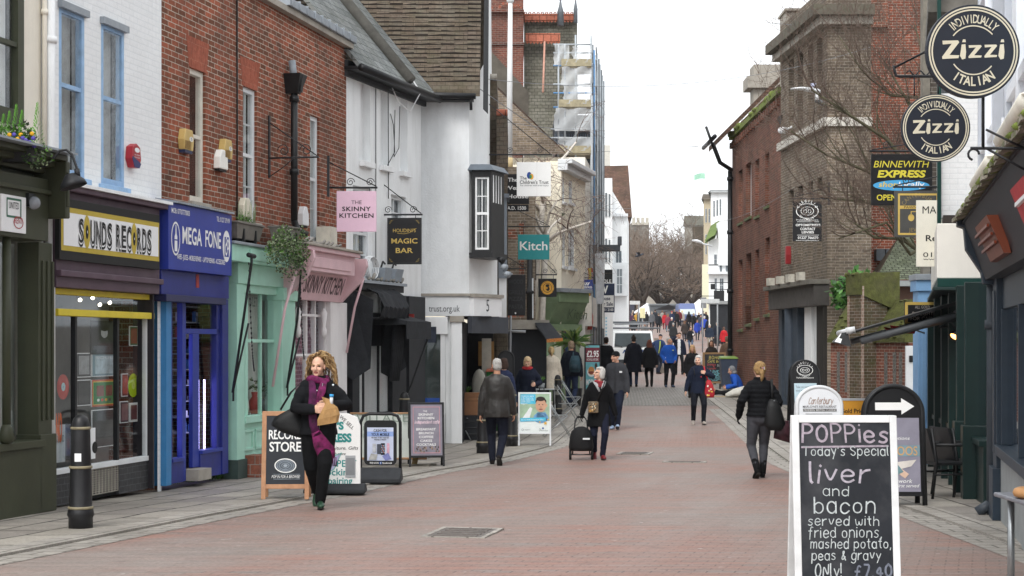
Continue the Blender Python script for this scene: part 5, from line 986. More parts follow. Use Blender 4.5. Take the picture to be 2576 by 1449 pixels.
for(x0,y0,x1,y1)in((1395,114,1432,165),(1412,168,1487,215),(1418,215,1488,262),(1440,118,1486,158),(1395,272,1488,330),(1405,345,1487,380)):
 m=MB();n=10;nv=6;vs=[]
 for j in range(nv+1):
  for i in range(n+1):
   p=q(x0+(x1-x0)*i/n+(rr.uniform(-3,3)if i==0 else 0),y0+(y1-y0)*j/nv);vs.append((p[0],p[1]-.06-.06*math.sin(i*1.1+j),p[2]))
 m.add(vs,[(j*(n+1)+i,(j+1)*(n+1)+i,(j+1)*(n+1)+i+1,j*(n+1)+i+1)for j in range(nv)for i in range(n)],netm,True);m.build('netting',sc)
m=MB();m.box(q(1398,395)[0],q(1490,395)[0],1.3,4,q(1420,420)[2],q(1420,276)[2],M('#4f555c',.8,.3,3));[m.box(q(1398+j*6,395)[0],q(1400+j*6,395)[0],1.26,1.299,q(1420,400)[2],q(1420,325)[2],M('#6a7585',.6))for j in range(15)];m.build('clad_wall',sc)
def simplehouse(label,Y,x0,yt,x1,mat,roof=None,yr=None,wins=(),depth=8,name='house',dxs=None):
 if dxs is None:dxs=depth*.17 if x0>1700 else 0
 e=thing(name,label,'house',(wx(x0,Y),Y,G(Y)));lx=wx(x1,Y)-wx(x0,Y);zt=wz(yt,Y)-G(Y)
 lb=dxs if x0>1700 else 0;m=MB();m.hexa([(0,0,-.5),(lx,0,-.5),(lx+dxs,depth,-.5),(lb,depth,-.5),(0,0,zt),(lx,0,zt),(lx+dxs,depth,zt),(lb,depth,zt)],mat);m.build('wall',e)
 if roof:
  h=wz(yr,Y)-wz(yt,Y);m=MB();m.add([(-.3,-.4,zt-.1),(lx+.4,-.4,zt-.1),(lx+dxs+.4,depth*.5,zt+h),(lb*.5-.3,depth*.5,zt+h),(lx+dxs+.4,depth+.4,zt-.1),(lb-.3,depth+.4,zt-.1)],[(0,1,2,3),(3,2,4,5),(1,4,2),(0,3,5)],roof);m.build('roof',e)
 for(a0,b0,a1,b1)in wins:
  m=MB();xa,xb,za,zb=wx(a0,Y)-wx(x0,Y),wx(a1,Y)-wx(x0,Y),wz(b1,Y)-G(Y),wz(b0,Y)-G(Y)
  m.box(xa,xb,-.06,.02,za,zb,GREYW);w_=m.build('window',e);m=MB();t=.1*(xb-xa);
  for u in(0,1):
   for v in(0,1):m.quad((xa+t+(xb-xa-t*1.2)*u/2,-.07,za+t+(zb-za-t)*v/2),(xa+(xb-xa-t*.6)*(u+1)/2,-.07,za+t+(zb-za-t)*v/2),(xa+(xb-xa-t*.6)*(u+1)/2,-.07,za+(zb-za-t)*(v+1)/2),(xa+t+(xb-xa-t*1.2)*u/2,-.07,za+(zb-za-t)*(v+1)/2),M('#5a6268',.25,.2))
  m.build('pane',w_)
 return e
GBR=M('#b5b0a4',.9,.15,2)
simplehouse('dark brown brick house with a tall tiled roof at the end of the scaffolding',92,1505,540,1584,TILER,None,None,depth=9,dxs=.6,name='tiled_house')
o=bpy.data.objects.get('tiled_house');
m=MB();Y=91.8;m.add([(0,-.1,wz(560,Y)-G(92)),(wx(1590,Y)-wx(1505,Y),-.1,wz(545,Y)-G(92)),(wx(1590,Y)-wx(1505,Y),3.0,wz(415,Y+3)-G(92)),(-.1,3.0,wz(417,Y+3)-G(92))],[(0,1,2,3)],TILER);m.add([(wx(1590,Y)-wx(1505,Y),-.1,wz(545,Y)-G(92)),(wx(1590,Y)-wx(1505,Y)+.3,6.2,wz(545,Y)-G(92)),(wx(1590,Y)-wx(1505,Y),3.0,wz(415,Y+3)-G(92))],[(0,1,2)],TILER);m.add([(-.1,3.0,wz(417,Y+3)-G(92)),(wx(1590,Y)-wx(1505,Y),3.0,wz(415,Y+3)-G(92)),(wx(1590,Y)-wx(1505,Y)+.3,6.2,wz(545,Y)-G(92)),(0,6.2,wz(545,Y)-G(92))],[(0,1,2,3)],TILER);m.build('roof',o)
simplehouse('white house with a stepped parapet just beyond the scaffolding',80,1506,448,1540,WHITE2,wins=((1522,485,1527,545),(1531,488,1535,545),(1522,600,1527,660),(1531,603,1535,660)),name='white_house',dxs=.5)
o=simplehouse('white jettied house with a gabled side and an arched shop window',86,1540,540,1577,WHITE2,None,None,((1548,630,1564,745),),name='jettied_house',dxs=.7)
m=MB();Y=86;s_=lambda px:wx(px,Y)-wx(1540,Y);zz=lambda py:wz(py,Y)-G(86);m.slab([(s_(1540),zz(541)),(s_(1540),zz(480)),(s_(1576),zz(541))],-.01,4,WHITE2);m.box(s_(1540),s_(1579),-.25,0,zz(545),zz(538),GREYW);m.box(s_(1538),s_(1580),-.5,0,zz(668),zz(662),GREYW);m.box(s_(1538),s_(1578),-.55,-.01,zz(745),zz(668),GREYW);m.build('jetty',o)
m=MB();m.box(s_(1549),s_(1564),-.57,-.551,zz(738),zz(678),M('#7d858a',.3));
for u in(1549,1556,1563):m.box(s_(u),s_(u+1.2),-.6,-.57,zz(738),zz(678),GREYW)
for v in(698,718):m.box(s_(1549),s_(1564),-.595,-.571,zz(v),zz(v-1.5),GREYW)
m.build('shop_window',o)
simplehouse('far pale curved gable house behind the brown tiled roof',105,1509,365,1535,M('#c9c6bd',.85,.1),name='gabled_house')
o=simplehouse('flint church tower standing beyond the trees',300,1589,560,1633,brick('#8a8780','#75726b','#9a978f',bw=.8,bh=.4,ms=.03,dirt=.4),name='church_tower',depth=14)
m=MB()
for k in range(4):x=(wx(1591+k*11.3,300)-wx(1589,300));m.box(x,x+.5,-.05,.6,wz(560,300)-G(300),wz(547,300)-G(300),GBR)
m.box(0,wx(1633,300)-wx(1589,300),-.2,.2,wz(566,300)-G(300),wz(560,300)-G(300),GBR);m.build('battlement',o)
simplehouse('low modern stone building beyond the market',255,1600,715,1790,M('#c2bdb2',.85,.1),name='stone_building',wins=((1700,735,1712,790),(1660,740,1672,790),(1745,735,1757,790)))
simplehouse('far grey hall with a curved roof end above the trees',290,1722,566,1768,M('#8f8c84',.9,.15),GSL,538,name='grey_hall')
simplehouse('dark tiled gable beside the grey hall',240,1742,570,1772,TILE,name='tiled_gable',depth=5)
CRM=M('#dcd6c6',.8,.08)
o=simplehouse('cream corner shop at the far right end of the street',165,1766,665,1784,M('#e0dcc0',.8,.06),name='cream_shop',depth=10)
o=simplehouse('tan stone fronted building with an overhanging cornice',185,1770,500,1797,M('#b3a78f',.85,.12),TILE,480,((1774,525,1778,560),(1782,525,1786,560),(1774,590,1778,640),(1782,590,1786,640)),name='stone_building')
o=simplehouse('tall white building with paired windows and a slate roof',150,1788,482,1842,WHITE2,SLATE,465,((1794,505,1798,545),(1802,503,1806,543),(1810,501,1814,541),(1794,575,1798,620),(1802,574,1806,620),(1810,573,1814,619)),name='white_building',depth=10)
o=simplehouse('white timbered shop with a mossy green sloping roof',128,1783,665,1842,WHITE2,None,None,((1796,640,1803,665),(1810,625,1816,690),(1825,618,1832,690),(1797,700,1803,745),(1810,700,1820,735)),name='timbered_shop',depth=10)
m=MB();Y=128;s_=lambda px:wx(px,Y)-wx(1783,Y);zz=lambda py:wz(py,Y)-G(Y);MOSS=M('#5e7038',.9,.3,3,.5)
m.add([(s_(1768),-1,zz(610)),(s_(1796),-1,zz(592)),(s_(1820),2.5,zz(548)),(s_(1800),3,zz(560))],[(0,1,2,3)],MOSS);m.add([(s_(1768),-.9,zz(616)),(s_(1796),-.9,zz(600)),(s_(1820),2.6,zz(556)),(s_(1800),3.1,zz(568))],[(3,2,1,0)],MOSS);m.box(s_(1783),s_(1842),0,.5,zz(668),zz(600),WHITE2);m.box(s_(1806),s_(1842),-.3,1,zz(668),zz(560),WHITE2);m.build('roof',o)
m=MB();m.box(s_(1780),s_(1842),-.5,0,zz(690),zz(684),GREYW);m.box(s_(1778),s_(1842),-.35,0,zz(765),zz(757),M('#8d8f8f'));m.box(s_(1786),s_(1842),-.1,0,-.3,zz(766),BK);m.build('shopfront',o)
for(x0,y0,x1,y1,c,lb,tx)in((1788,714,1799,728,'#17181a','small black hanging shop sign far down the right side',None),(1796,731,1822,757,'#1b1c1e','wide black hanging shop sign at the far right',None),(1763,748,1777,775,'#77787a','grey hanging sign at the far right',None)):
 Y=124;e=thing('hanging_sign',lb,'sign',(wx((x0+x1)/2,Y),Y,wz(y1,Y)));m=MB();m.box(-(wx(x1,Y)-wx(x0,Y))/2,(wx(x1,Y)-wx(x0,Y))/2,0,.1,0,wz(y0,Y)-wz(y1,Y),M(c,.5));m.build('board',e);m=MB();m.tube([(-.3,.05,wz(y0,Y)-wz(y1,Y)+.1),(1.4,.05,wz(y0,Y)-wz(y1,Y)+.1)],.03,IRON,5);m.build('bracket',e)
Fr2=(wx(1842,59.9),59.9);Nr2=(wx(1968,48.6),48.6)
f=Fr(Fr2,(Nr2[0]-Fr2[0],Nr2[1]-Fr2[1]));rb=f.e('red_brick_house','long red brick house with a moss covered parapet and tall recessed windows','house');S1=f.at(1966)[0];zt=9.1
wn=[f.rect(a,b,c,d)for a,b,c,d in((1857,640,1868,826),(1876,620,1890,808),(1898,600,1909,800),(1922,570,1932,770),(1857,910,1866,1100),(1876,900,1888,1095))]
wn=[f.rect(a,b,c,d)for a,b,c,d in((1858,432,1868,562),(1876,415,1890,550),(1900,405,1910,545),(1925,390,1935,520),(1858,655,1868,828),(1877,640,1890,815),(1900,630,1910,800),(1925,600,1936,790),(1874,770,1877,835),(1898,770,1901,835))]
m=MB();wall(m,0,S1,-.3,zt,wn,REDB2,depth=.25);hull(m,0,S1,-.3,zt,6,REDB2);m.build('wall',rb)
for i,w_ in enumerate(wn[:8]):
 if i in(0,1,4):sash(rb,w_,GREYW,y=.2,cols=2,rows=4,fw=.08)
 else:
  mm=MB();mm.quad((w_[0],.24,w_[2]),(w_[1],.24,w_[2]),(w_[1],.24,w_[3]),(w_[0],.24,w_[3]),REDF);mm.build('blind_window',rb)
 mm=MB();mm.hexa([(w_[0]-.05,-.06,w_[2]-.1),(w_[1]+.05,-.06,w_[2]-.1),(w_[1]+.05,.2,w_[2]-.1),(w_[0]-.05,.2,w_[2]-.1),(w_[0]-.05,-.06,w_[2]-.02),(w_[1]+.05,-.06,w_[2]-.02),(w_[1]+.05,.2,w_[2]+.05),(w_[0]-.05,.2,w_[2]+.05)],M('#5d6446',.9,.3,5,.4));mm.build('sill',rb)
mossb=M('#6d7a3a',.95,.45,9,1.0)
m=MB();m.box(-.05,S1+.05,-.12,.5,zt,zt+.18,mossb);rr=random.Random(21)
for k in range(26):s_=rr.uniform(0,S1);m.ell((s_,rr.uniform(-.1,.3),zt+.16),(rr.uniform(.15,.4),.15,rr.uniform(.06,.14)),mossb,8,5)
for k in range(22):s_=S1*k/22;m.box(s_,s_+.22,-.1,0,zt-.32,zt-.12,REDB2)
m.build('moss_coping',rb)
m=MB();Ye=60.5;xe=7.25;P=f.P
def loc(x,y,z):v=Vector((x,y))-P;return(v.dot(f.u),-v.dot(f.n),z)
zE=wz(360,60.4);ridge_z=wz(165,55)
m.add([loc(xe,58.2,zE),loc(xe,61.5,zE),loc(12.2,61.5,zE+4.9),loc(12.2,58.2,zE+4.9),loc(xe,58.2,zE-.2),loc(xe,61.5,zE-.2),loc(12.2,61.5,zE+4.7),loc(12.2,58.2,zE+4.7)],[(0,1,2,3),(7,6,5,4),(0,3,7,4),(0,4,5,1)],TILER)
m.add([loc(7.9,58.4,zE-.5),loc(12.2,58.4,zE-.5),loc(12.2,58.4,zE+4.6),loc(7.9,58.4,zE+.4)],[(0,1,2,3)],REDF);m.build('roof',rb)
m=MB();m.tube([loc(7.05,58.0,zE-.05),loc(7.05,61.5,zE-.05)],.075,BLACK,8);m.tube([loc(7.0,58.3,zE-.25),loc(7.3,58.6,zE-.9),loc(7.75,58.8,zE-1.15)],.075,BLACK,8);m.tube([loc(7.76,59.4,zE-1.1),loc(7.76,59.4,0)],.085,BLACK,8);m.tube([loc(6.75,58.1,zE+.3),loc(7.05,58.2,zE-.5)],.05,BLACK,6)
for z in(1.5,3.6,5.7,7.6):m.tube([loc(7.76,59.4,z),loc(7.76,59.4,z+.12)],.115,BLACK,8)
m.build('drainpipe',rb)
m=MB();m.box(S1+.02,S1+.75,.35,.6,-.3,zt,brick('#5d4138','#463430',dirt=.7,moss=.4));m.tube([(S1+.4,.2,-.2),(S1+.4,.2,8.0)],.08,BLACK,8);m.hexa([(S1+.2,0,7.9),(S1+.6,0,7.9),(S1+.6,.3,7.9),(S1+.2,.3,7.9),(S1+.1,-.15,8.35),(S1+.8,-.15,8.35),(S1+.8,.3,8.35),(S1+.1,.3,8.35)],BLACK);m.build('recess_drain',rb)
e=thing('stone_chimney','pale stone chimney with a moulded cap behind the red brick roof','chimney',(wx(1925,64),64,10));m=MB();z0=wz(255,64)-10;m.box(-.45,.45,0,.9,-4,z0+.5,STONE);m.box(-.7,.7,-.2,1.1,z0+.5,z0+.95,STONE);m.box(-.45,.6,-.1,1,z0+.95,z0+1.4,STONE);m.build('stack',e)
e=thing('stone_turret','pale stone parapet block above the dark brick house','parapet',(wx(2010,50),50,9));m=MB();m.box(wx(1978,50)-wx(2010,50),wx(2000,50)-wx(2010,50),0,1.2,0,wz(28,50)-9,STONE);m.box(wx(1974,50)-wx(2010,50),wx(2012,50)-wx(2010,50),-.1,1.3,wz(28,50)-9,wz(22,50)-9,STONE);m.box(wx(2000,50)-wx(2010,50),wx(2050,50)-wx(2010,50),.2,1.2,0,wz(40,50)-9,M('#b9b2a2',.85,.15,4));m.build('block',e)
C8=(8.06,42.7);Fr8=(wx(1967,48),48.2);f=Fr(Fr8,(C8[0]-Fr8[0],C8[1]-Fr8[1]));op=f.e('optician_house','dark brown brick house with stone band, cornice and grey shop doorway','house');S1=f.at(2080)[0];zt=wz(30,42.7);zb_=7.45
xw=[(1984,1997),(2007,2020),(2033,2045),(2056,2069)]
wn=[f.rect(a,205-(a-1984)*.78,b,350-(a-1984)*.55)for a,b in xw]
wn=[(w_[0],w_[1],7.75,9.75)for w_ in wn]+[(w_[0],w_[1],4.0,6.1)for w_ in wn]
BR8=brick('#7d7061','#5f564b','#a39a8e',dirt=.55)
m=MB();wall(m,0,S1,3.3,zt,wn,BR8,depth=.22);Lw=wx(2192,42.7)-C8[0]
cl=lambda x,y:loc8(x,y)
def loc8(x,y,z):v=Vector((x,y))-f.P;return(v.dot(f.u),-v.dot(f.n),z)
m.add([loc8(8.06,42.7,-.3),loc8(8.06+Lw,42.7,-.3),loc8(8.06+Lw,42.7,zt),loc8(8.06,42.7,zt)],[(0,1,2,3)],BR8);hull(m,0,S1-.01,3.3,zt,.9,BR8);m.build('wall',op)
for i,w_ in enumerate(wn):sash(op,w_,GREYW,y=.18,cols=2,rows=4,fw=.06,curtain=CURTD,cw=.3)
m=MB();
for o_,z0,z1,mt in((.12,zb_-.12,zb_+.1,M('#c3bfb6',.8,.15,4)),(.25,zt-.35,zt-.15,STONE),(.45,zt-.15,zt+.12,M('#5f5a50',.9,.3,4,.4,dirt=.5,dirtcol=(.05,.06,.02)))):
 m.add([loc8(8.06-o_*.9,42.7-o_,z0),loc8(8.06+Lw,42.7-o_,z0),loc8(8.06+Lw,42.72,z0),loc8(8.06-o_*.9,42.7-o_,z1),loc8(8.06+Lw,42.7-o_,z1),loc8(8.06+Lw,42.72,z1)],[(0,1,4,3),(1,2,5,4),(3,4,5),(2,1,0)],mt)
 p=loc8(8.06-o_*.9,42.7-o_,0);m.box(-.02,p[0],-o_,.05,z0,z1,mt)
m.box(-.05,S1,0,.5,zt+.12,zt+.7,BR8);p=loc8(8.06,42.72,0);q=loc8(8.06+Lw,42.72,0);m.quad((p[0],p[1],zt+.12),(q[0],q[1],zt+.12),(q[0],q[1],zt+.7),(p[0],p[1],zt+.7),BR8);m.build('cornice',op)
GD=M('#3f4853',.55,.15,4,.1);zf=3.3;zfb=2.75
m=MB();m.box(-.05,S1+.05,-.35,.05,zfb,zf,M('#4b4744',.7,.25,5));m.box(-.1,S1+.1,-.5,.05,zf,zf+.12,M('#6b675f',.8,.3));m.build('fascia',op,.01)
ds=[f.at(x)[0]for x in(1967,1975,1993,2004,2022,2038,2052,2060,2072)]
m=MB();m.box(ds[0],ds[1],-.1,.2,-.3,zfb,GD);m.box(ds[1],ds[2]+.2,.02,.1,-.3,zfb,GD);m.box(ds[2]+.2,ds[4]-.1,-.16,.2,-.3,zfb,GD);m.tube([(ds[3],-.18,.3),(ds[3],-.18,zfb)],.16,GD,12);m.build('door',op,.01)
m=MB();m.box(ds[5]-.25,ds[6]-.1,-.1,.2,-.3,zfb,WHITE2);m.box(ds[6],ds[7]+.1,-.04,.2,.5,zfb,GREYW);m.box(ds[7]+.15,S1,-.1,.2,-.3,zfb,M('#2a2622',.7));m.box(ds[4]-.1,S1,.3,.4,-.3,zfb,DARK);m.build('window_frame',op,.006)
m=MB()
for k in range(4):q=.6+k*1.25;m.box(q,q+.36,-.55,-.38,zf+.13,zf+.34,M('#b5b1a5',.7,.3,8));
m.build('ledge_planters',op)
e=f.e('alarm_box','red alarm box above the grey doorway','alarm box');e.location=f.W(1.6,-.12,4.0);m=MB();m.slab([(-.07,0),(-.1,.25),(-.07,.5),(.07,.5),(.1,.25),(.07,0)],-.1,.05,M('#8d2a2e',.4));m.build('case',e,.02)
e=f.e('security_camera','white security camera on the stone band','camera');e.location=f.W(1.5,-.2,7.75);m=MB();m.tube([(0,0,0),(.35,-.2,-.05)],.09,PAPER,10);m.tube([(0,0,0),(0,.2,.1)],.03,PAPER,6);m.build('body',e)
pw=thing('brick_gable','tall red brick gable wall behind the bare tree','house',(wx(2185,46),46,G(46)));x1=wx(2450,46)-wx(2185,46)
m=MB();m.box(0,x1,0,6,-.3,15,brick('#93503b','#6f3d30','#b5a99c',dirt=.5));m.build('wall',pw)
m=MB();m.box(wx(2106,46)-wx(2185,46),0.5,-.15,1,10.5,15,REDB);m.build('chimney',pw)
m=MB();q0,q1=wx(2195,46)-wx(2185,46),wx(2260,46)-wx(2185,46)
for x0,x1_ in((2199,2220),(2223,2241)):m.box(wx(x0,46)-wx(2185,46),wx(x1_,46)-wx(2185,46),-.3,0,wz(657,46)-G(46),wz(628,46)-G(46),M('#44494e',.5))
m.build('meter_box',pw)
A=Vector((wx(2090,41.5),41.5));B=Vector((wx(2286,38.2),38.2));f=Fr(A,B-A);fwl=f.e('flint_wall','brick and flint wall with a sloping mossy coping and buttress','wall');S1=(B-A).length
zt=f.at(2092,862)[1];zg=G(40)
FL=M('#6b6a66',.8,.8,22,.9);MO=M('#52552c',.95,.5,7,1.0,dirt=.75,dirtcol=(.085,.075,.05))
m=MB();m.box(0,S1,0,.5,zg-.3,zt,REDF);m.build('wall',fwl)
m=MB()
for px in(2106,2126,2146,2225,2247,2262):a=f.at(px)[0];m.box(a,a+.13,-.012,.01,f.at(2100,985)[1],f.at(2100,885)[1],FL)
m.build('flint_panels',fwl)
m=MB();zc=f.at(2092,815)[1];zt2=f.at(2092,760)[1]
m.prism([(-.1,zt),(-.1,zt+.1),(.5,zt2),(.55,zt2),(.55,zt)],0,S1,MO);m.build('coping',fwl)
b0,b1=f.at(2170)[0],f.at(2207)[0]
m=MB();zbt=f.at(2180,690)[1]
for q in(b0,b1-.04):m.box(q,q+.08,-.42,-.38,zg-.3,zbt-.3,brick('#a08a7c','#8a6a5c','#b5aca0',bw=.1,bh=.075))
m.box(b0+.05,b1-.05,-.4,.3,zg-.3,zbt-.5,brick('#6d5a48','#574a3b',moss=.6,dirt=.6));m.prism([(-.45,zbt-.5),(-.45,zbt),(.6,zbt+.05),(.6,zbt-.9)],b0-.02,b1+.02,MO);rr=random.Random(77)
for k in range(40):m.ell((rr.uniform(b0,b1),rr.uniform(-.47,.1),zbt-.02+rr.uniform(-.45,.04)*(1 if k%2 else 0)),(rr.uniform(.03,.1),.05,rr.uniform(.03,.07)),MO,7,4)
for k in range(60):s_=rr.uniform(0,S1);t_=rr.random();m.ell((s_,-.1+.6*t_,zt+.1+(zt2-zt-.1)*t_),(rr.uniform(.04,.12),rr.uniform(.04,.1),.03),MO,7,4)
m.build('buttress',fwl,.01)
lh=front(2215,42.3).e('tiled_porch','small porch house with a mossy tiled roof and grey gutter','porch');f=front(2215,42.3);S1=f.at(2330)[0]
zt=f.at(2215,705)[1];m=MB();m.add([(-.2,-.3,zt),(S1,-.3,zt),(S1,1.6,zt+1.3),(.9,1.6,zt+1.3)],[(0,1,2,3)],brick('#6f7663','#565d4d','#33352c',bw=.17,bh=.1,ms=.012,bump=1,moss=.3,gap=.02));m.add([(-.2,-.3,zt),(.9,1.6,zt+1.3),(.2,3,zt)],[(0,1,2)],TILE);m.build('roof',lh)
m=MB();m.box(.1,S1,0,3,G(42)-.2,zt,M('#5d463c',.9,.2,5));m.box(-.15,S1,-.34,-.02,zt-.16,zt-.02,M('#8b9191',.6));m.build('wall',lh)
f=front(2296,37.8);lh=f.e('side_door','white framed grey side door between the flint wall and blue shop','door');m=MB();d0,d1=f.at(2282)[0],f.at(2312)[0];zd=f.at(2282,870)[1];m.box(d0-.05,d1,-.1,0,G(37.8),zd,GREYW);m.box(d0+.15,d1,-.13,-.1,G(37.8),zd-.1,M('#9aa59f',.6));m.box(d0+.02,d0+.1,-.14,-.1,1.35,1.5,INK);m.build('door_frame',lh,.01)
def RP(Y):return(1.4+.215*Y,Y)
f=Fr(RP(17.75),(-.215,-1));nv_=f.e('navy_shop','navy blue shopfront at the right edge with a mossy tiled hood','shop')
S1=9.0;NV=NAVYSH;z0=G(18)+KH
zt=3.02
m=MB();m.box(.0,.5,-.1,.15,-.2,2.5,NV);m.box(-.03,.53,-.14,.15,-.2,.45,NV);m.box(.12,.38,-.115,-.1,.6,2.3,NV);m.build('pilaster',nv_,.008)
m=MB();m.hexa([(.05,-.18,2.42),(S1,-.18,2.42),(S1,.1,2.42),(.05,.1,2.42),(-.05,-.4,zt),(S1,-.4,zt),(S1,.1,zt),(-.05,.1,zt)],M('#22262d',.5,.15,4));fs_=m.build('fascia',nv_)
m=MB();m.prism([(.1,2.35),(-.2,2.38),(-.22,2.5),(-.38,2.75),(-.4,2.98),(-.47,3.0),(-.47,3.07),(.1,3.07)],-.2,.06,NV);m.build('console',nv_,.012)
m=MB();rr=random.Random(31);n=60
for k in range(n):
 x=-.1+S1*k/n;u=rr.uniform(-.02,.02);m.hexa([(x,-.5+u,zt+.02),(x+.14,-.5+u,zt+.02),(x+.14,-.02,zt+.15),(x,-.02,zt+.15),(x,-.5+u,zt+.06),(x+.14,-.5+u,zt+.06),(x+.14,-.02,zt+.21+u),(x,-.02,zt+.21+u)],M(('#8b8577','#7b7768','#6d6f55','#948e82')[k%4],.9,.3,12,.5))
for k in range(30):x=rr.uniform(0,S1);m.ell((x,-.46,zt+.06),(.07,.06,.03),mossb,7,4)
m.build('tile_hood',nv_)
m=MB();m.box(-.1,S1,-.42,.1,zt-.001,zt+.02,M('#30343a',.6));m.build('lead_roll',nv_)
m=MB();m.hexa([(2.3,-.28,2.5),(3.9,-.28,2.5),(3.9,-.22,2.5),(2.3,-.22,2.5),(2.3,-.42,2.82),(3.9,-.42,2.82),(3.9,-.3,2.82),(2.3,-.3,2.82)],M('#8d4c36',.35,.2,5,0,.6,.5))
for k in range(3):z=2.58+.07*k;m.box(2.28,3.92,-.45+.05*(3-k)*.6,-.43+.05*(3-k)*.6,z,z+.025,M('#8a4530',.35,.1,5,0,.7))
m.build('copper_light',nv_)
m=MB();m.hexa([(5.8,-.28,2.6),(6.9,-.28,2.6),(6.9,-.24,2.6),(5.8,-.24,2.6),(5.8,-.38,2.85),(6.9,-.38,2.85),(6.9,-.34,2.85),(5.8,-.34,2.85)],M('#b03038',.5));m.box(5.9,6.8,-.355,-.3,2.72,2.75,PAPER);m.build('red_notice',nv_)
m=MB();m.box(.55,S1,-.06,.1,-.2,.6,M('#8f9394',.6,.15,4));m.box(.5,S1,-.12,.1,.6,.7,NV);m.box(.55,S1,-.04,.1,2.1,2.42,NV);
for q in(.58,2.6,4.8):m.box(q,q+.07,-.06,.08,.7,2.1,NV)
m.build('window_frame',nv_,.006)
m=MB();m.quad((.6,0,.7),(S1,0,.7),(S1,0,2.12),(.6,0,2.12),GLASSD);m.build('glass',nv_)
m=MB();m.quad((.0,1.3,-.2),(S1,1.3,-.2),(S1,1.3,3),(.0,1.3,3),M('#5d5a58',.9,.5,1.2));m.box(.05,.06,.1,1.3,-.2,3,DARK);m.build('shop_interior',nv_)
m=MB();m.tube([(-.18,-.1,z0-.05),(-.18,-.1,2.9)],.055,M('#3b4148',.5),10);m.tube([(-.18,-.1,1.9),(-.18,-.1,2.0)],.075,M('#3b4148',.5),10);m.tube([(-.18,-.1,z0+.12),(-.18,-.25,z0+.02)],.06,M('#3b4148',.5),8);m.build('drainpipe',nv_)
wb=f.e('white_bay_house','white house with projecting bay windows behind the round signs','house');WB=M('#e8ecf2',.6,.05,3,.1,dirt=.15,dirtcol=(.5,.5,.52),streak=True)
m=MB();m.box(-.0,S1+1,.1,5,zt+.1,9,REDB);m.build('wall',wb)
for k,(s0,s1,zb_,o)in enumerate(((2.25,4.85,3.22,.36),(5.6,8.25,3.22,.38))):
 m=MB();zt_=9
 prof=[(s0,.1),(s0+.35,-o),(s1-.35,-o),(s1,.1)]
 for(a,b),(c,d)in zip(prof,prof[1:]):
  m.quad((a,b,zb_),(c,d,zb_),(c,d,zt_),(a,b,zt_),WB);L=math.hypot(c-a,d-b)
  for t in(0,.5,1):x,y=a+(c-a)*t,b+(d-b)*t;m.box(x-.04,x+.04,y-.05,y+.03,zb_+.1,zt_,WB)
  for z in(zb_+.25,zb_+1.6,zb_+3.0):m.hexa([(a,b-.04,z),(c,d-.04,z),(c,d+.02,z),(a,b+.02,z),(a,b-.04,z+.08),(c,d-.04,z+.08),(c,d+.02,z+.08),(a,b+.02,z+.08)],WB)
 m.build('bay_window',wb)
 m=MB();m.add([(a,b-.0,zb_-.1)for a,b in prof]+[(a+(.06 if i>1 else-.06),b-.1,zb_+.02)for i,(a,b)in enumerate(prof)],[(3,2,1,0),(4,5,6,7),(0,1,5,4),(1,2,6,5),(2,3,7,6)],M('#d8d4c8',.6,.15,4));pts=[(a,b-.06,zb_-.02)for a,b in prof];m.tube(pts,.07,M('#dcd8cc',.6,.15,6),8);m.build('sill',wb)
 m=MB();m.add([(a*.9+.1*(s0+s1)/2,b*.7,z)for z in(zt+.3,zb_-.1)for a,b in prof],[(0,1,5,4),(1,2,6,5),(2,3,7,6)],REDF);m.build('brick_apron',wb)
m=MB();m.tube([(-.15,-.15,2.9),(-.15,-.15,9)],.06,M('#c9ccd2',.5),8);m.box(-.4,.3,-.3,.1,2.92,3.0,M('#6a7178',.5));m.box(-.3,.25,-.2,.1,3.0,9,M('#d6dae2',.6,.05,3));m.build('corner_pier',wb)
f2=Fr((6.92,27.2),(-1.49,-8.3));mr=f2.e('dark_restaurant','dark green restaurant front with a white fascia box below a white painted brick wall','restaurant');S2=8.0
def wl(fr_,x,y):v=Vector((x,y))-fr_.P;return v.dot(fr_.u),-v.dot(fr_.n)
def bx(mb,x0,x1,y0,y1,z0,z1,mat,fr_=f2,k=.235):
 c=[wl(fr_,*q)for q in((x0,y0),(x1,y0),(x1+(y1-y0)*k,y1),(x0+(y1-y0)*k,y1))];return mb.hexa([(*q,z0)for q in c]+[(*q,z1)for q in c],mat)
m=MB();bx(m,wx(2368,23.2),7.2,23.2,26.5,3.5,wz(235,23.2),WBRICK);bx(m,wx(2378,23.6),7.2,23.6,26.5,wz(235,23.2)+.002,9,M('#4d5257',.7,.2,5));bx(m,wx(2335,23.4),7.2,23.4,26.5,wz(30,23.4),wz(-20,23.4),M('#6d6a64',.8,.3,5));m.build('upper_wall',mr);m=MB();bx(m,wx(2358,23.1),wx(2367.5,23.1),23.1,23.4,3.2,9,DGREEN);m.build('green_edge',mr)
m=MB();bx(m,wx(2373,22.6),wx(2455,22.6),22.6,23.2,wz(572,22.6),wz(541,22.6),M('#3a3330',.7));m.build('bressumer',mr)
m=MB();bx(m,wx(2357,22),wx(2500,22),22,26.8,wz(700,22),wz(562,22),M('#e6e3da',.6,.05,3,.05,dirt=.2,dirtcol=(.5,.48,.4),streak=True));m.build('fascia_box',mr,.01)
m=MB();bx(m,wx(2358,21.95),wx(2500,21.95),21.95,26.9,wz(722,21.95),wz(700.5,21.95),DGREEN);bx(m,wx(2345,21.9),wx(2500,21.9),21.85,26.9,wz(730,21.9),wz(722.5,21.9),M('#2b3b3a',.5));m.build('green_trim',mr,.006)
zb_=G(22)+KH
DKG=M('#0f2624',.4,.2,5)
m=MB()
for k,s in enumerate((.15,1.6,3.0,4.3,5.6,6.8)):m.box(s,s+.12,-.16-.0*k,.1,zb_-.2,2.5,DKG)
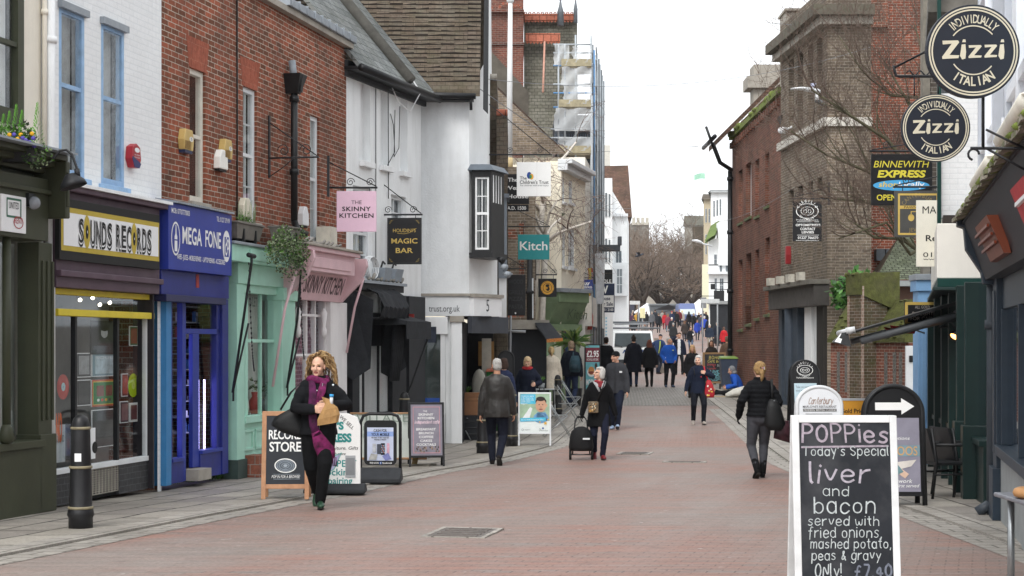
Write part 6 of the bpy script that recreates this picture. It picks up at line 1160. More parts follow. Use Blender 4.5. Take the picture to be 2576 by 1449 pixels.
for s in(5.6,6.8):m.box(s-.03,s+.3,-.2,.1,zb_-.2,.75,DKG)
m.build('posts',mr,.008)
m=MB();m.box(.2,S2,-.05,.1,zb_-.3,.55,DKG);m.box(.2,S2,-.1,.1,.55,.62,DKG);m.build('stall_riser',mr,.006)
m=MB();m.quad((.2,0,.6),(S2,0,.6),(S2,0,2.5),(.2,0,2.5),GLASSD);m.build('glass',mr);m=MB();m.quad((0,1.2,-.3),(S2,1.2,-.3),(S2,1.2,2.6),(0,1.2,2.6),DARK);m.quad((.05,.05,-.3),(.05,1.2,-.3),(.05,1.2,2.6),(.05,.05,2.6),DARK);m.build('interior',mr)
e=thing('wall_lamp','black dome lamp glowing orange beside the dark restaurant','wall lamp',(wx(2402,22.6),22.6,wz(850,22.6)));m=MB();m.lathe([(.02,.12),(.06,.1),(.1,0),(.09,0),(.05,.08)],(0,0,0),BLACK,14);o=m.build('lamp_shade',e);o.rotation_euler=(R(-20),R(35),0);m=MB();m.ell((-.01,-.01,.02),(.07,.07,.03),emit('#ffb060',5),10,6);m.build('bulb',e).rotation_euler=(R(-20),R(35),0);m=MB();m.tube([(.03,0,.1),(-.05,0,.22),(-.12,.1,.25),(-.16,.2,.15),(0,.4,.15)],.012,IRON,6);m.build('arm',e)
e=thing('wall_lights','three small white lights under the green trim','lights',(wx(2455,22),21.9,wz(800,22)));m=MB()
for k in range(3):m.ell((0,0,k*.05),(.018,.018,.018),emit('#ffffff',5),8,5)
m.box(-.02,.02,.0,.05,-.02,.13,BLACK);m.build('bulbs',e)
e=thing('awning','black retractable awning with a grey folding arm and silver end caps','awning',(5.9,22.4,2.2));a=e.location
P=lambda px,py,Y:(wx(px,Y)-a[0],Y-a[1],wz(py,Y)-a[2])
m=MB();A,B=P(2152,832,22.4),P(2428,752,22.4);C,D=(B[0]+.6,B[1]+3.8,B[2]),(A[0]+.6,A[1]+3.8,A[2]);m.add([A,B,C,D,(A[0],A[1],A[2]-.025),(B[0],B[1],B[2]-.05),(C[0],C[1],C[2]-.05),(D[0],D[1],D[2]-.025)],[(0,1,2,3),(7,6,5,4),(0,4,5,1),(3,2,6,7),(0,3,7,4)],BLACK);m.build('canvas',e)
m=MB();A,B=P(2165,858,22.5),P(2405,795,22.5);m.tube([A,B],[.05,.06],M('#4c4f52',.5),8);m.tube([B,P(2425,785,22.5)],.075,M('#5d6063',.5),10);m.tube([(A[0]+.6,A[1]+3.6,A[2]),(B[0]+.6,B[1]+3.6,B[2])],.05,M('#4c4f52',.5),8);m.build('arm',e)
m=MB();A=P(2128,833,22.4);m.tube([A,(A[0]+.12,A[1]-.02,A[2]+.02)],.045,M('#c9cccd',.4),12);m.tube([(A[0]+.05,A[1],A[2]),(A[0]+.65,A[1]+3.8,A[2])],.045,GREYW,10);m.build('front_bar',e)
m=MB();p=P(2420,760,22.3);m.hexa([(p[0],p[1],p[2]-.15),(p[0]+.14,p[1],p[2]-.2),(p[0]+.14,p[1]+.05,p[2]-.2),(p[0],p[1]+.05,p[2]-.15),(p[0]-.02,p[1],p[2]+.08),(p[0]+.1,p[1],p[2]),(p[0]+.1,p[1]+.05,p[2]),(p[0]-.02,p[1]+.05,p[2]+.08)],PAPER);m.disc(p[0]+.07,p[2]-.08,.025,.025,p[1]-.004,M('#c23a3a'),12);m.build('end_cap',e,.01)
m=MB();p=P(2118,850,22.3);m.add([(p[0]-.12,p[1],p[2]-.06),(p[0]+.12,p[1]-.02,p[2]-.12),(p[0]+.1,p[1]+.1,p[2]+.08),(p[0]+.02,p[1]+.1,p[2]+.07),(p[0]-.02,p[1]+.6,p[2]-.05)],[(0,1,2,3),(0,3,4)],BLACK);m.add([(p[0]-.1,p[1]-.004,p[2]-.05),(p[0]-.02,p[1]-.01,p[2]-.07),(p[0]+.04,p[1]+.09,p[2]+.05),(p[0]-.0,p[1]+.09,p[2]+.06)],[(0,1,2,3)],PAPER);m.build('valance',e)
f3=Fr((wx(2308,27.6),27.6),(1,-.05));bs_=f3.e('blue_shop','pale blue shopfront pilasters beside the dark restaurant','shop');zt=f3.at(2310,690)[1];zg=G(27)
m=MB();w=f3.at(2338)[0];m.box(0,w,-.05,.4,zg-.2,zt-.1,SKYB);m.box(-.04,w+.04,-.1,.42,zt-.28,zt-.1,SKYB);m.box(-.06,w+.08,-.14,.45,zt-.1,zt,LEAD);m.box(.06,w-.06,-.065,-.05,.5,zt-.5,SKYB);m.box(-.03,w+.03,-.08,.4,zg-.2,.4,SKYB);m.build('pilaster',bs_,.008)
m=MB();q0,q1=f3.at(2340)[0],f3.at(2366)[0];m.tube([(.35*q1+.6*q0,.1,zg),(.35*q1+.6*q0,.1,zt-.4)],(q1-q0)*.4,SKYB,14);m.box(q0,q1+.1,.15,.5,zg-.2,zt,SKYB);m.box(q0,q1,-.0,.3,zg-.1,.32,SKYB);m.build('column',bs_,.006)
m=MB();u0,u1=f3.at(2336)[0],f3.at(2372)[0];m.hexa([(u0,.45,zt),(u1,.45,zt),(u1+1.2,5,zt),(u0+1.25,5,zt),(u0,.45,9.5),(u1,.45,9.5),(u1+1.2,5,9.5),(u0+1.25,5,9.5)],brick('#6a625a','#57504a',dirt=.5));m.build('upper_wall',bs_);m=MB()
m.box(u0-.02,u0+.1,.38,.6,zt,9.5,M('#7f7a70',.9,.35,4,.5));m.build('corner_post',bs_)
e=f3.e('wall_spotlight','pair of small grey spotlights on the blue pilaster','spotlight');e.location=f3.W(.14,-.08,zt-.55);m=MB();[m.tube([(x,0,-.08),(x,0,.08)],.03,M('#c9ccd0',.3),10)for x in(0,.1)];m.build('lamps',e)
def d_all(t,w,h,y):t.text("ALL GOLD",-.4*w,.45*w,.72*h,.13*h,y,M('#a8a29a'));t.text("BOUGHT",-.55*w,.65*w,.43*h,.15*h,y,M('#a8a29a'));t.text("FOR CASH",-.65*w,.7*w,.22*h,.15*h,y,M('#a8a29a'));t.line([(-.9*w,.06*h),(.9*w,.06*h),(.9*w,.94*h),(-.9*w,.94*h),(-.9*w,.06*h)],.045,y,GLD)
DEFER_ALL=d_all
CREAMT=M('#cfc9b4',.5,.05);SIGNK=M('#1c2028',.5,.15,3);WHT=M('#f0f0ee',.5,.03);BLKS=M('#19191b',.45,.2,6);GLD=M('#c8ab5c',.45,.12)
def hang(label,Y,x0,yt,x1,yb,mat,draw,arm=None,th=.035,yaw=0,shape=None,cat='sign',group=None,name='hanging_sign',rise=.5,hooks=True,xw=None):
 """sign hanging from a wall bracket; arm = (px at the wall, py) of the bracket"""
 f=front((x0+x1)/2,Y,yaw,wz(yb,Y));w=(wx(x1,Y)-wx(x0,Y))/2;h=wz(yt,Y)-wz(yb,Y)
 e=f.e(name,label,cat,group);m=MB()
 if shape=='disc':m.slab([(w*math.cos(2*math.pi*k/56),h/2+h/2*math.sin(2*math.pi*k/56))for k in range(56)],-th/2,th/2,mat)
 else:m.box(-w,w,-th/2,th/2,0,h,mat)
 b=m.build('board',e,.004);t=MB();draw(t,w,h,-th/2-.003)
 if t.v:t.build('lettering',b)
 if arm:
  za=wz(arm[1],Y)-f.z0;xa=wx(arm[0],Y)-f.P.x;m=MB();xe=-w if abs(xa+w)>abs(xa-w)else w;xe=xe*1.05
  m.tube([(xa,0,za),(xe,0,za)],.016,IRON,8);m.tube([(xa,0,za+rise),(xa+(xe-xa)*.98,0,za+.02)],.009,IRON,6);m.box(xa-.02,xa+.02,-.03,.03,za-.15,za+rise+.1,IRON)
  for k0 in(.45,.85):m.tube([(xa+(xe-xa)*k0+.07*(1-t_/24)*math.cos(t_*.5),0,za+.09+.07*(1-t_/24)*math.sin(t_*.5))for t_ in range(20)],.007,IRON,5)
  if hooks:
   for q in(-.65,.65):m.tube([(w*q,0,za),(w*q,0,h)],.007,IRON,5)
  m.build('bracket',e)
 return e
def d_skinny(t,w,h,y):t.text("THE",-.26*w,.26*w,.68*h,.09*h,y,M('#3a3236'));t.text("SKINNY",-.72*w,.72*w,.51*h,.105*h,y,INK,bold=.02,sp=1.1);t.text("KITCHEN",-.86*w,.86*w,.345*h,.105*h,y,INK,bold=.02,sp=1.1)
hang('pink square hanging sign of the cafe with black lettering',27.3,847,481,947,583,M('#d6b5c8',.55,.05),d_skinny,(826,472),rise=.42)
def corner(t,cx,cz,sx,sz,s,y,mt):
 for k in range(3):t.line([(cx+sx*s*(.1+.25*k)+sx*s*.1*math.cos(a*.6)*(1-a/14),cz+sz*s*(.75-.28*k)+sz*s*.1*math.sin(a*.6)*(1-a/14))for a in range(12)],.012*s*4,y,mt)
 t.line([(cx,cz+sz*s),(cx+sx*s*.1,cz+sz*s*.3),(cx+sx*s*.3,cz+sz*s*.1),(cx+sx*s,cz)],.03*s,y,mt)
def d_houdini(t,w,h,y):
 t.text("HOUDINI'S",-.66*w,.66*w,.69*h,.075*h,y,GLD);t.text("MAGIC",-.76*w,.76*w,.45*h,.105*h,y,GLD,bold=.015);t.text("BAR",-.5*w,.5*w,.245*h,.105*h,y,GLD,bold=.015)
 t.line([(-.4*w,.665*h),(0,.655*h),(.3*w,.68*h),(.7*w,.77*h)],.006,y,GLD)
 for sx in(-1,1):
  for sz in(-1,1):corner(t,-sx*.86*w,(.5-sz*.45)*h,sx,sz,.22*w,y,GLD)
 t.line([(-w*.95,.03*h),(w*.95,.03*h),(w*.95,.97*h),(-w*.95,.97*h),(-w*.95,.03*h)],.008,y,M('#3a3a3c'))
hang('black and gold bar sign hanging from a scrolled iron bracket',31,974,548,1061,665,BLKS,d_houdini,(905,540),rise=.9,yaw=-4)
def d_trust(t,w,h,y):
 t.disc(-.27*w,.61*h,.14*w,.1*h,y,M('#27498c'),24);t.disc(-.14*w,.575*h,.12*w,.085*h,y-.002,M('#e0a532'),24);t.disc(-.19*w,.575*h,.07*w,.06*h,y-.004,M('#3c8a56'),18)
 t.text("The",-.82*w,-.42*w,.49*h,.09*h,y,INK,bold=.01);t.text("Children's Trust",-.82*w,.86*w,.365*h,.1*h,y,INK,bold=.01);t.text("For children with brain injury",-.79*w,.86*w,.295*h,.05*h,y,M('#55565a'))
 t.box(.17*w,.185*w,y+.001,y+.003,0,h,M('#d8d4cf'))
hang("white square charity hanging sign with a blue and yellow mark",36.6,1300,408,1386,494,WHT,d_trust,(1196,389),rise=1.35)
GOTH=WHT
def d_weav(t,w,h,y):
 for s,x0,x1,z in(("The Old",-.55,.98,.74),("Weavers",-.8,1.2,.46),("House",-.6,.95,.17)):t.text(s,x0*w,x1*w,z*h,.13*h,y,WHT,bold=.02,shear=.05)
hang('black sign with white blackletter lettering behind the charity sign',39.5,1262,438,1331,511,BLKS,d_weav)
hang('narrow black date board with white lettering',39.5,1270,515,1330,532,BLKS,lambda t,w,h,y:t.text("A.D. 1500",-.8*w,.78*w,.25*h,.5*h,y,WHT,bold=.015),(1262,512),rise=.2,hooks=False)
def d_kitch(t,w,h,y):t.text("Kitch",-.88*w,.88*w,.38*h,.34*h,y,WHT,bold=.012)
hang('teal rectangular hanging shop sign with white lettering',42,1303,590,1382,653,M('#2f8f92',.5,.06),d_kitch,(1262,570),rise=.6,hooks=True)
def d_wood(t,w,h,y):
 g=M('#3a3b3d',.5)
 for s,z in(("WOOD",.78),("GRILLS",.52),("PIZZA",.36),("PASTA",.17)):t.text(s,-.75*w,.75*w,z*h,.1*h,y,g)
 t.disc(-.05*w,.06*h,.08*w,.025*h,y,WHT,14)
hang('tall black restaurant sign with faint grey lettering',38,1274,691,1322,794,BLKS,d_wood,(1262,676),rise=.35)
def d_corn(t,w,h,y):
 o=M('#d09a3c',.5);t.disc(0,.5*h,.72*w,.37*h,y,o,40);t.disc(0,.5*h,.5*w,.26*h,y-.002,BLKS,32,.9);t.arc("WEST CORNWALL PASTY CO",0,.5*h,.6*w,215,-35,.055*h,y-.003,BLKS,.8,bold=.02)
 t.disc(.0,.55*h,.17*w,.1*h,y-.004,BLKS,18);t.disc(.05*w,.44*h,.2*w,.11*h,y-.004,BLKS,18);t.disc(-.07*w,.49*h,.1*w,.06*h,y-.006,o,14);t.poly([(-.22*w,.6*h),(.25*w,.6*h),(.14*w,.7*h),(-.14*w,.68*h)],y-.006,BLKS)
hang('square black sign with an orange round emblem',44.5,1354,701,1400,747,BLKS,d_corn,(1347,691),rise=.6)
def d_tres(t,w,h,y):
 t.text("TRESPASS",-.85*w,.85*w,.26*h,.17*h,y,WHT,bold=.03)
 for k in range(3):t.poly([(-.6*w+.32*w*k,.5*h),(-.34*w+.32*w*k,.5*h),(-.1*w+.3*w*k,.76*h),(-.26*w+.3*w*k,.76*h)],y-.001*k,WHT)
hang('small navy blue sign with a white three peak mark',53.5,1458,703,1492,733,M('#2c3f8c',.5),d_tres,(1450,699),rise=.3)
Y=62;e=thing('for_sale_board','navy and white estate agent board on the left side of the street','sign',(wx(1525,Y),Y,wz(786,Y)));m=MB();k=Y/FPX
nv=M('#27334f',.5);m.box(-20*k,21*k,0,.04,0,73*k,nv);b=m.build('board',e);t=MB();t.poly([(-18*k,13*k),(19*k,13*k),(19*k,43*k),(-18*k,43*k)],-.004,WHT)
t.text("W",-19*k,5*k,49*k,18*k,-.005,WHT,bold=.04);t.text("House",-16*k,10*k,31*k,9*k,-.008,nv,bold=.02);t.text("For Sale",-17*k,17*k,17*k,9*k,-.008,nv,bold=.02);t.text("07 851 2100",-19*k,18*k,4*k,6*k,-.005,WHT,bold=.02);t.build('lettering',b);m=MB();m.box(-15*k,16*k,.05,.09,74*k,108*k,M('#232427',.5));m.tube([(-.6,.1,50*k),(.3,.1,50*k)],.03,IRON,6);m.build('upper_board',e);t=MB();t.text("SOLE",-14*k,13*k,75*k,8*k,.046,WHT,bold=.02);t.build('upper_lettering',e)
Y=66;e=thing('banner','tattered red and yellow banner hanging on the scaffolding','banner',(wx(1478,55.5),54.2,wz(830,55)));k=55/FPX;m=MB()
vs=[(-6*k*(1 if i==0 else-1)+.05*math.sin(j),-.05-.05*math.sin(j*1.3+i),j*17*k)for j in range(10)for i in range(2)];m.add(vs,[(j*2,j*2+1,j*2+3,j*2+2)for j in range(9)],M('#a8463c',.7,.2));m.add([(x*.5,y-.02,z)for x,y,z in vs[10:]],[(j*2,j*2+1,j*2+3,j*2+2)for j in range(4)],M('#d6c44a',.7));m.build('cloth',e)
e=thing('banner','grey crumpled sheet hanging beside the estate agent board','sheet',(wx(1500,57),54.6,wz(765,55)));m=MB();vs=[((-9+18*i/3-4*(j/9)*(1-i/1.5))*k,-.06*math.sin(i*1.7+j*.8),j*14*k)for j in range(10)for i in range(4)];m.add(vs,[(j*4+i,j*4+i+1,j*4+i+5,j*4+i+4)for j in range(9)for i in range(3)],M('#b9bcc0',.8,.2),True);m.build('cloth',e)
e=thing('street_bracket','dark grey angled bar jutting over the street from the scaffolding','bracket',(wx(1500,56),56,wz(625,56)));m=MB();m.box(-.3,.8,-.1,.1,-.1,.12,M('#3d4146',.5));m.hexa([(-.35,-.12,-1.2),(0,-.12,-1.2),(0,.1,-1.2),(-.35,.1,-1.2),(-.35,-.12,.1),(0,-.12,.1),(0,.1,.1),(-.35,.1,.1)],M('#54585e',.5));m.box(.72,.85,-.12,.12,.1,.4,M('#4b4f55',.5));m.build('bar',e,.02)
def d_zizzi(t,w,h,y):
 c=h/2;R_=w
 t.disc(0,c,.955*R_,.955*R_,y,CREAMT,64,.965);t.disc(0,c,.895*R_,.895*R_,y,CREAMT,64,.965)
 t.arc("INDIVIDUALLY",0,c,.6*R_,132,48,.18*R_,y,CREAMT,.62,bold=.012);t.arc("ITALIAN",0,c,.74*R_,236,304,.19*R_,y,CREAMT,.8,out=False,bold=.02)
 for a0,a1,rr_ in((142,42,.54),(214,320,.50)):t.line([(rr_*R_*math.cos(R(a0+(a1-a0)*i/20)),c+rr_*R_*math.sin(R(a0+(a1-a0)*i/20)))for i in range(21)],.026*R_,y,CREAMT)
 def Z(x0,z0,sx,sz):t.poly([(x0,z0+sz*.98),(x0+.02*sx,z0+sz*.78),(x0+sx*.55,z0+sz*.82),(x0-sx*.02,z0+.12*sz),(x0,z0),(x0+.3*sx,z0+.02*sz),(x0+.95*sx,z0+.05*sz),(x0+sx,z0+.2*sz),(x0+.42*sx,z0+.22*sz),(x0+sx,z0+.9*sz),(x0+.92*sx,z0+sz)],y,CREAMT)
 s=R_
 Z(-.66*s,c-.17*s,.36*s,.4*s);Z(-.1*s,c-.15*s,.28*s,.28*s);Z(.24*s,c-.14*s,.27*s,.28*s)
 for x in(-.22*s,.6*s):t.poly([(x-.03*s,c+.14*s),(x+.05*s,c+.15*s),(x+.065*s,c-.02*s),(x+.05*s,c-.16*s),(x-.02*s,c-.18*s),(x-.065*s,c-.1*s),(x-.05*s,c)],y,CREAMT);t.poly([(x-.02*s,c+.19*s),(x+.06*s,c+.19*s),(x+.05*s,c+.25*s),(x,c+.25*s)],y,CREAMT)
zb_m=M('#1f2530',.5,.1,5)
hang('larger round black restaurant sign with cream rings and lettering',10.6,2328,13,2563,248,zb_m,d_zizzi,None,.05,0,'disc')
e=thing('sign_bracket','black bracket holding the larger round sign to the white bay','bracket',(wx(2520,10.7),10.7,wz(373,10.7)));m=MB();m.tube([(-.2,0,0),(.5,0,0)],.01,IRON,6);m.tube([(-.1,0,.12),(.4,.1,-.1)],.008,IRON,6);m.tube([(-.1,0,0),(.4,.1,-.25)],.008,IRON,6);m.tube([(-.18+.035*math.cos(t*.5),0,-.04+.035*math.sin(t*.5))for t in range(10)],.008,IRON,5);m.tube([(-.12,0,0),(-.12,0,.45)],.01,IRON,6);m.build('ironwork',e)
hang('smaller round black restaurant sign with cream rings below the larger one',21.7,2266,237,2440,408,zb_m,d_zizzi,None,.05,0,'disc')
e=thing('sign_bracket','black swan necked bracket above the smaller round sign','bracket',(wx(2300,21.8),21.8,wz(192,21.8)));k=21.8/FPX;m=MB();m.tube([(-45*k,0,22*k),(-52*k,0,26*k),(-50*k,0,15*k),(-46*k,0,2*k),(-38*k,0,0),(120*k,0,0)],.02,IRON,8);m.tube([(-48*k,0,24*k),(130*k,0,110*k)],.012,IRON,6);m.tube([(-48*k,0,22*k),(130*k,0,118*k)],.012,IRON,6);m.tube([(-20*k+i*4*k,0,8*k+6*k*math.sin(i*.9))for i in range(16)],.01,IRON,5)
for x in(0,60*k):m.tube([(x,0,0),(x,0,-50*k)],.01,IRON,5)
m.build('ironwork',e)
YT=M('#d6c944',.5)
def d_binn(t,w,h,y):
 t.text("BINNEWITH",-.92*w,.85*w,.74*h,.13*h,y,YT,shear=.22);t.text("EXPRESS",-.8*w,.75*w,.55*h,.13*h,y,YT,shear=.22,bold=.04)
 t.disc(-.02*w,.39*h,.92*w,.105*h,y,M('#4aa3d8'),40);t.text("shop",-.76*w,-.14*w,.36*h,.1*h,y-.003,M('#d8c15c'),shear=.2,bold=.015);t.text("locally",-.12*w,.72*w,.36*h,.1*h,y-.003,WHT,shear=.2,bold=.015);t.text("OPEN-7",-.82*w,.05*w,.1*h,.11*h,y,YT,bold=.015)
hang('black shop sign with yellow letters and a blue oval',27.2,2191,388,2345,517,BLKS,d_binn,(2470,380),rise=.3)
def d_pawn(t,w,h,y):
 t.line([(-.82*w,.07*h),(.82*w,.07*h),(.82*w,.92*h),(-.82*w,.92*h),(-.82*w,.07*h)],.03,y,GLD);t.box(-.8*w,.8*w,y-.001,y+.002,.61*h,.68*h,GLD);t.arc("CANTERBURY",0,.55*h,.62*w,150,30,.09*h,y,M('#8a7a52'));t.text("PAWNBROKERS",-.6*w,.7*w,.62*h,.05*h,y-.003,BLKS);t.text("JEWELLERS",-.4*w,.75*w,.12*h,.08*h,y,M('#8a7a52'))
 t.disc(-.3*w,.42*h,.13*w,.075*h,y,GLD,20);t.line([(-.3*w,.47*h),(-.3*w,.55*h),(.3*w,.55*h)],.012,y,GLD)
hang('dark bronze framed jewellers sign with a hanging gold ball',25.4,2250,480,2368,597,M('#4a4a48',.5,.15),d_pawn,(2470,470),rise=.3)
def d_marl(t,w,h,y):
 t.text("MARLOWE'S",-.82*w,.85*w,.8*h,.11*h,y,INK);t.text("Restaurant",-.72*w,.75*w,.385*h,.09*h,y,INK,bold=.015);t.text("01227 4621",-.8*w,.8*w,.145*h,.07*h,y,INK);t.text("www.marl",-.8*w,.2*w,.1*h,.03*h,y,INK)
hang('white restaurant sign partly hidden behind the white fascia box',24,2305,504,2470,671,M('#e6e2d4',.5,.05),d_marl)
def d_carg(t,w,h,y):
 t.disc(0,.76*h,.78*w,.19*h,y,WHT,40,.93);t.disc(0,.76*h,.46*w,.11*h,y,WHT,32,.9)
 for sx in(-1,1):t.disc(sx*.15*w,.75*h,.12*w,.05*h,y-.002,WHT,16,.75)
 t.line([(-.15*w,.79*h),(0,.82*h),(.15*w,.79*h)],.012,y-.002,WHT)
 t.arc("CARGILLS",0,.76*h,.6*w,155,25,.065*h,y,WHT,.8,bold=.02);t.arc("OPTOMETRY",0,.76*h,.67*w,215,325,.055*h,y,WHT,.8,out=False,bold=.02)
 if h>.6:
  t.text("Professional Eyecare",-.75*w,.75*w,.52*h,.035*h,y,WHT);t.line([(-.7*w,.49*h),(.8*w,.49*h)],.008,y,WHT);t.text("OPTOMETRISTS",-.8*w,.9*w,.38*h,.055*h,y,WHT,bold=.02);t.text("CONTACT",-.48*w,.55*w,.28*h,.06*h,y,WHT,bold=.02);t.text("LENSES",-.38*w,.45*w,.2*h,.055*h,y,WHT,bold=.02);t.line([(-.7*w,.155*h),(.8*w,.155*h)],.008,y,WHT);t.text("01227 766670",-.65*w,.75*w,.06*h,.06*h,y,WHT,bold=.015);t.text("www.cargillsopticians",-.8*w,.8*w,.01*h,.03*h,y,WHT)
hang('black optician sign with a white oval emblem hanging on the dark brick house',41,1994,507,2067,607,BLKS,d_carg,(2085,500),rise=.3)
def tilt_board(e,name,mb,h,tilt):
 o=mb.build(name,e,.004);o.location=(0,0,h);o.rotation_euler=(-R(tilt),0,0);return o
def aboard(label,x0,yt,x1,yf,fm,pm,draw,yaw=0,fw=.05,legs=.1,tilt=9,arch=0,Y=None,legm=None,depthy=None,cat='pavement sign',name='pavement_sign'):
 """folding A-board; the near feet stand where (mid x, yf) meets the ground"""
 xm=(x0+x1)/2;g=gp(xm,yf,KH if not depthy else 0)
 if Y:g=Vector((wx(xm,Y),Y,G(Y)+KH))
 Y=g.y;w=(wx(x1,Y)-wx(x0,Y))/2;H=wz(yt,Y)-g.z;f=Fr((g.x,Y),(math.cos(R(yaw)),math.sin(R(yaw))),g.z);e=f.e(name,label,cat)
 e.location=(g.x,Y,g.z);e.rotation_euler=(0,0,R(yaw));L=H/math.cos(R(tilt));off=math.tan(R(tilt))*H
 lp=L*legs
 for side in(0,1):
  y0=-.03 if side==0 else .0;m=MB();s_=-1 if side==0 else 1
  ya,yb=(-.028,0.0)if side==0 else(.002,.03)
  if arch:
   n=22;zc=-w*arch;top=[(w*math.cos(math.pi*k/n),zc+w*arch*math.sin(math.pi*k/n))for k in range(n+1)]
   m.tube([(w,(ya+yb)/2,-L)]+[(a,(ya+yb)/2,b)for a,b in top]+[(-w,(ya+yb)/2,-L)],fw*.5,fm,8)
   fr_=m.build('frame'if side==0 else'back_frame',e);m=MB();w2=w-fw*.45
   m.slab([(-w2,-L+lp)]+[(w2,-L+lp)]+[(w2*math.cos(math.pi*k/n),zc+(w*arch-fw*.45)*math.sin(math.pi*k/n))for k in range(n+1)],ya+.004,yb-.004,pm)
  else:
   m.box(-w,-w+fw,ya,yb,-L,0,fm);m.box(w-fw,w,ya,yb,-L,0,fm);m.box(-w+fw,w-fw,ya,yb,-fw,0,fm);m.box(-w+fw,w-fw,ya,yb,-L+lp,-L+lp+fw,fm)
   fr_=m.build('frame'if side==0 else'back_frame',e,.004);m=MB();m.box(-w+fw,w-fw,ya+.006,yb-.006,-L+lp+fw,-fw,pm)
  pn=m.build('panel'if side==0 else'back_panel',e)
  for q in(fr_,pn):q.location=(0,0,H);q.rotation_euler=(s_*R(tilt),0,0)
  if side==0:
   t=MB();draw(t,w-fw*(1 if not arch else .45),-L+lp+(fw if not arch else 0),-fw if not arch else 0,ya+.0035 if not arch else ya+.001)
   if t.v:lo=t.build('lettering',pn)
 e.location.y+=off*math.cos(R(yaw))if True else 0;e.location.x-=off*math.sin(R(yaw));e.location.x*=e.location.y/Y
 e.location.z=G(e.location.y)+(0 if depthy else KH)
 return e
CB=M('#202329',.75,.25,4,.05,dirt=.55,dirtcol=(.1,.1,.105));CHK=M('#a9a2ac',.9,.45,40);CHKW=M('#b4babb',.9,.4,40);CHKP=M('#a0959f',.9,.4,40);CHKD=M('#6f7480',.9,.35,40)
def d_rec(t,w,z0,z1,y):
 h=z1-z0;t.text("RECORD",-.88*w,.88*w,z0+.66*h,.13*h,y,WHT,bold=.02,sp=.95);t.text("STORE",-.84*w,.8*w,z0+.48*h,.135*h,y,WHT,bold=.02,sp=.95);g=M('#9aa4ad',.5,.4,20)
 ca,sa=math.cos(-.35),math.sin(-.35);el=lambda r:[(r*.52*w*math.cos(k*.2618)*ca-r*.17*h*.55*math.sin(k*.2618)*sa*2,z0+.27*h+r*.52*w*math.cos(k*.2618)*sa*.9+r*.17*h*.55*math.sin(k*.2618)*ca)for k in range(25)]
 t.poly(el(1)[:-1],y,M('#5d6670',.5,.5,9));t.line(el(1),.012,y-.002,WHT)
 for r_ in(.35,.6,.8):t.line(el(r_),.005,y-.002,g)
 t.poly(el(.2)[:-1],y-.003,g);t.text("POP IN FOR A BROWSE!",-.7*w,.75*w,z0+.09*h,.04*h,y,WHT,shear=.1);
 for z in(.145,.075):t.line([(-.6*w,z0+z*h),(.75*w,z0+z*h)],.004,y,g)
 t.line([(-.5*w,z0+.9*h),(.4*w,z0+.9*h)],.006,y,g)
aboard('black record store board in a wooden frame beside the curly haired person',662,1036,782,1256,M('#b98a68',.6,.2,10,.2),M('#24282f',.5,.15,4),d_rec,3,.055,.12)
TEALT=M('#2c8f8c',.5)
g=gp(836,1240,KH);Y=g.y;k=Y/FPX
e=thing('pavement_sign','white phone unlocking board on a black rubber base','pavement sign',g);m=MB();w=.33;h=wz(1040,Y)-g.z
m.slab([(-w,.1),(w,.1),(w,h-.16),(w-.04,h-.05),(w-.16,h),(-w+.16,h),(-w+.04,h-.05),(-w,h-.16)],-.03,.03,WHT);b=m.build('panel',e,.004);b.location=(.03,0,0)
m=MB();m.prism([(-.2,0),(-.2,.05),(-.06,.12),(.06,.12),(.2,.05),(.2,0)],-w-.02,w+.1,M('#26282b',.8,.3,12));m.build('base',e,.02)
t=MB();y=-.034;t.text("KEY'S",-.2,.12,h-.2,.09,y,TEALT,bold=.05);t.text("EXPRESS",-.26,.22,h-.36,.1,y,TEALT,bold=.05);t.text("WE SELL",.06,.29,h-.05,.045,y,INK,rot=-.75);t.text("Keys, Furniture, Gifts",-.28,.3,h-.46,.04,y,INK,shear=.3);t.text("& much more",-.12,.14,h-.53,.035,y,INK,shear=.3)
for s,z,b_ in(("CHEAPEST",.68,.01),("Unlocking",.79,.015),("Repairing",.9,.015),("Accessories",1.01,.015)):t.text(s,-.29 if s[0]!='R'else-.2,.28 if s[0]in'CA'else .23,h-z,.085,y,TEALT,bold=b_)
t.poly([(-.18,.2),(.0,.3),(.1,.52),(-.08,.46)],y,M('#7fb8b0',.3,.5,6));t.poly([(-.16,.22),(-.01,.31),(.08,.5),(-.07,.44)],y-.002,M('#a9a7c8',.3,.6,8));t.slab([(.14,.2),(.27,.2),(.27,.48),(.14,.48)],y-.004,y,M('#a8abae',.4));t.poly([(.15,.23),(.26,.23),(.26,.45),(.15,.45)],y-.006,M('#85888b',.3));t.build('lettering',b)
g=gp(957,1213,KH);Y=g.y;e=thing('swing_sign','black framed swinging sign offering cash for mobiles','pavement sign',g);w=50*Y/FPX;H=wz(1041,Y)-g.z
m=MB();n=6;m.tube([(-w,0,.1),(-w,0,H-.12),(-w+.04,0,H-.03),(-w+.12,0,H),(w-.12,0,H),(w-.04,0,H-.03),(w,0,H-.12),(w,0,.1)],.022,BLACK,8);m.build('frame',e)
m=MB();m.prism([(-.26,0),(-.26,.07),(-.1,.2),(.1,.2),(.26,.07),(.26,0)],-w-.02,w+.02,M('#2c2e31',.7,.25,10));m.build('base',e,.02)
m=MB();r=.07;w2=w-.05;h0,h1=.24,H-.09
def rr_pts(w,a,b,r):return[(sx*(w-r)+r*math.cos(t),cz+r*math.sin(t))for sx,cz,t0 in((1,a+r,-90),(1,b-r,0),(-1,b-r,90),(-1,a+r,180))for t in[R(t0+15*i)for i in range(7)]]
m.slab(rr_pts(w2,h0,h1,r),-.02,.02,BLACK);b=m.build('panel',e,.004);hh=h1-h0
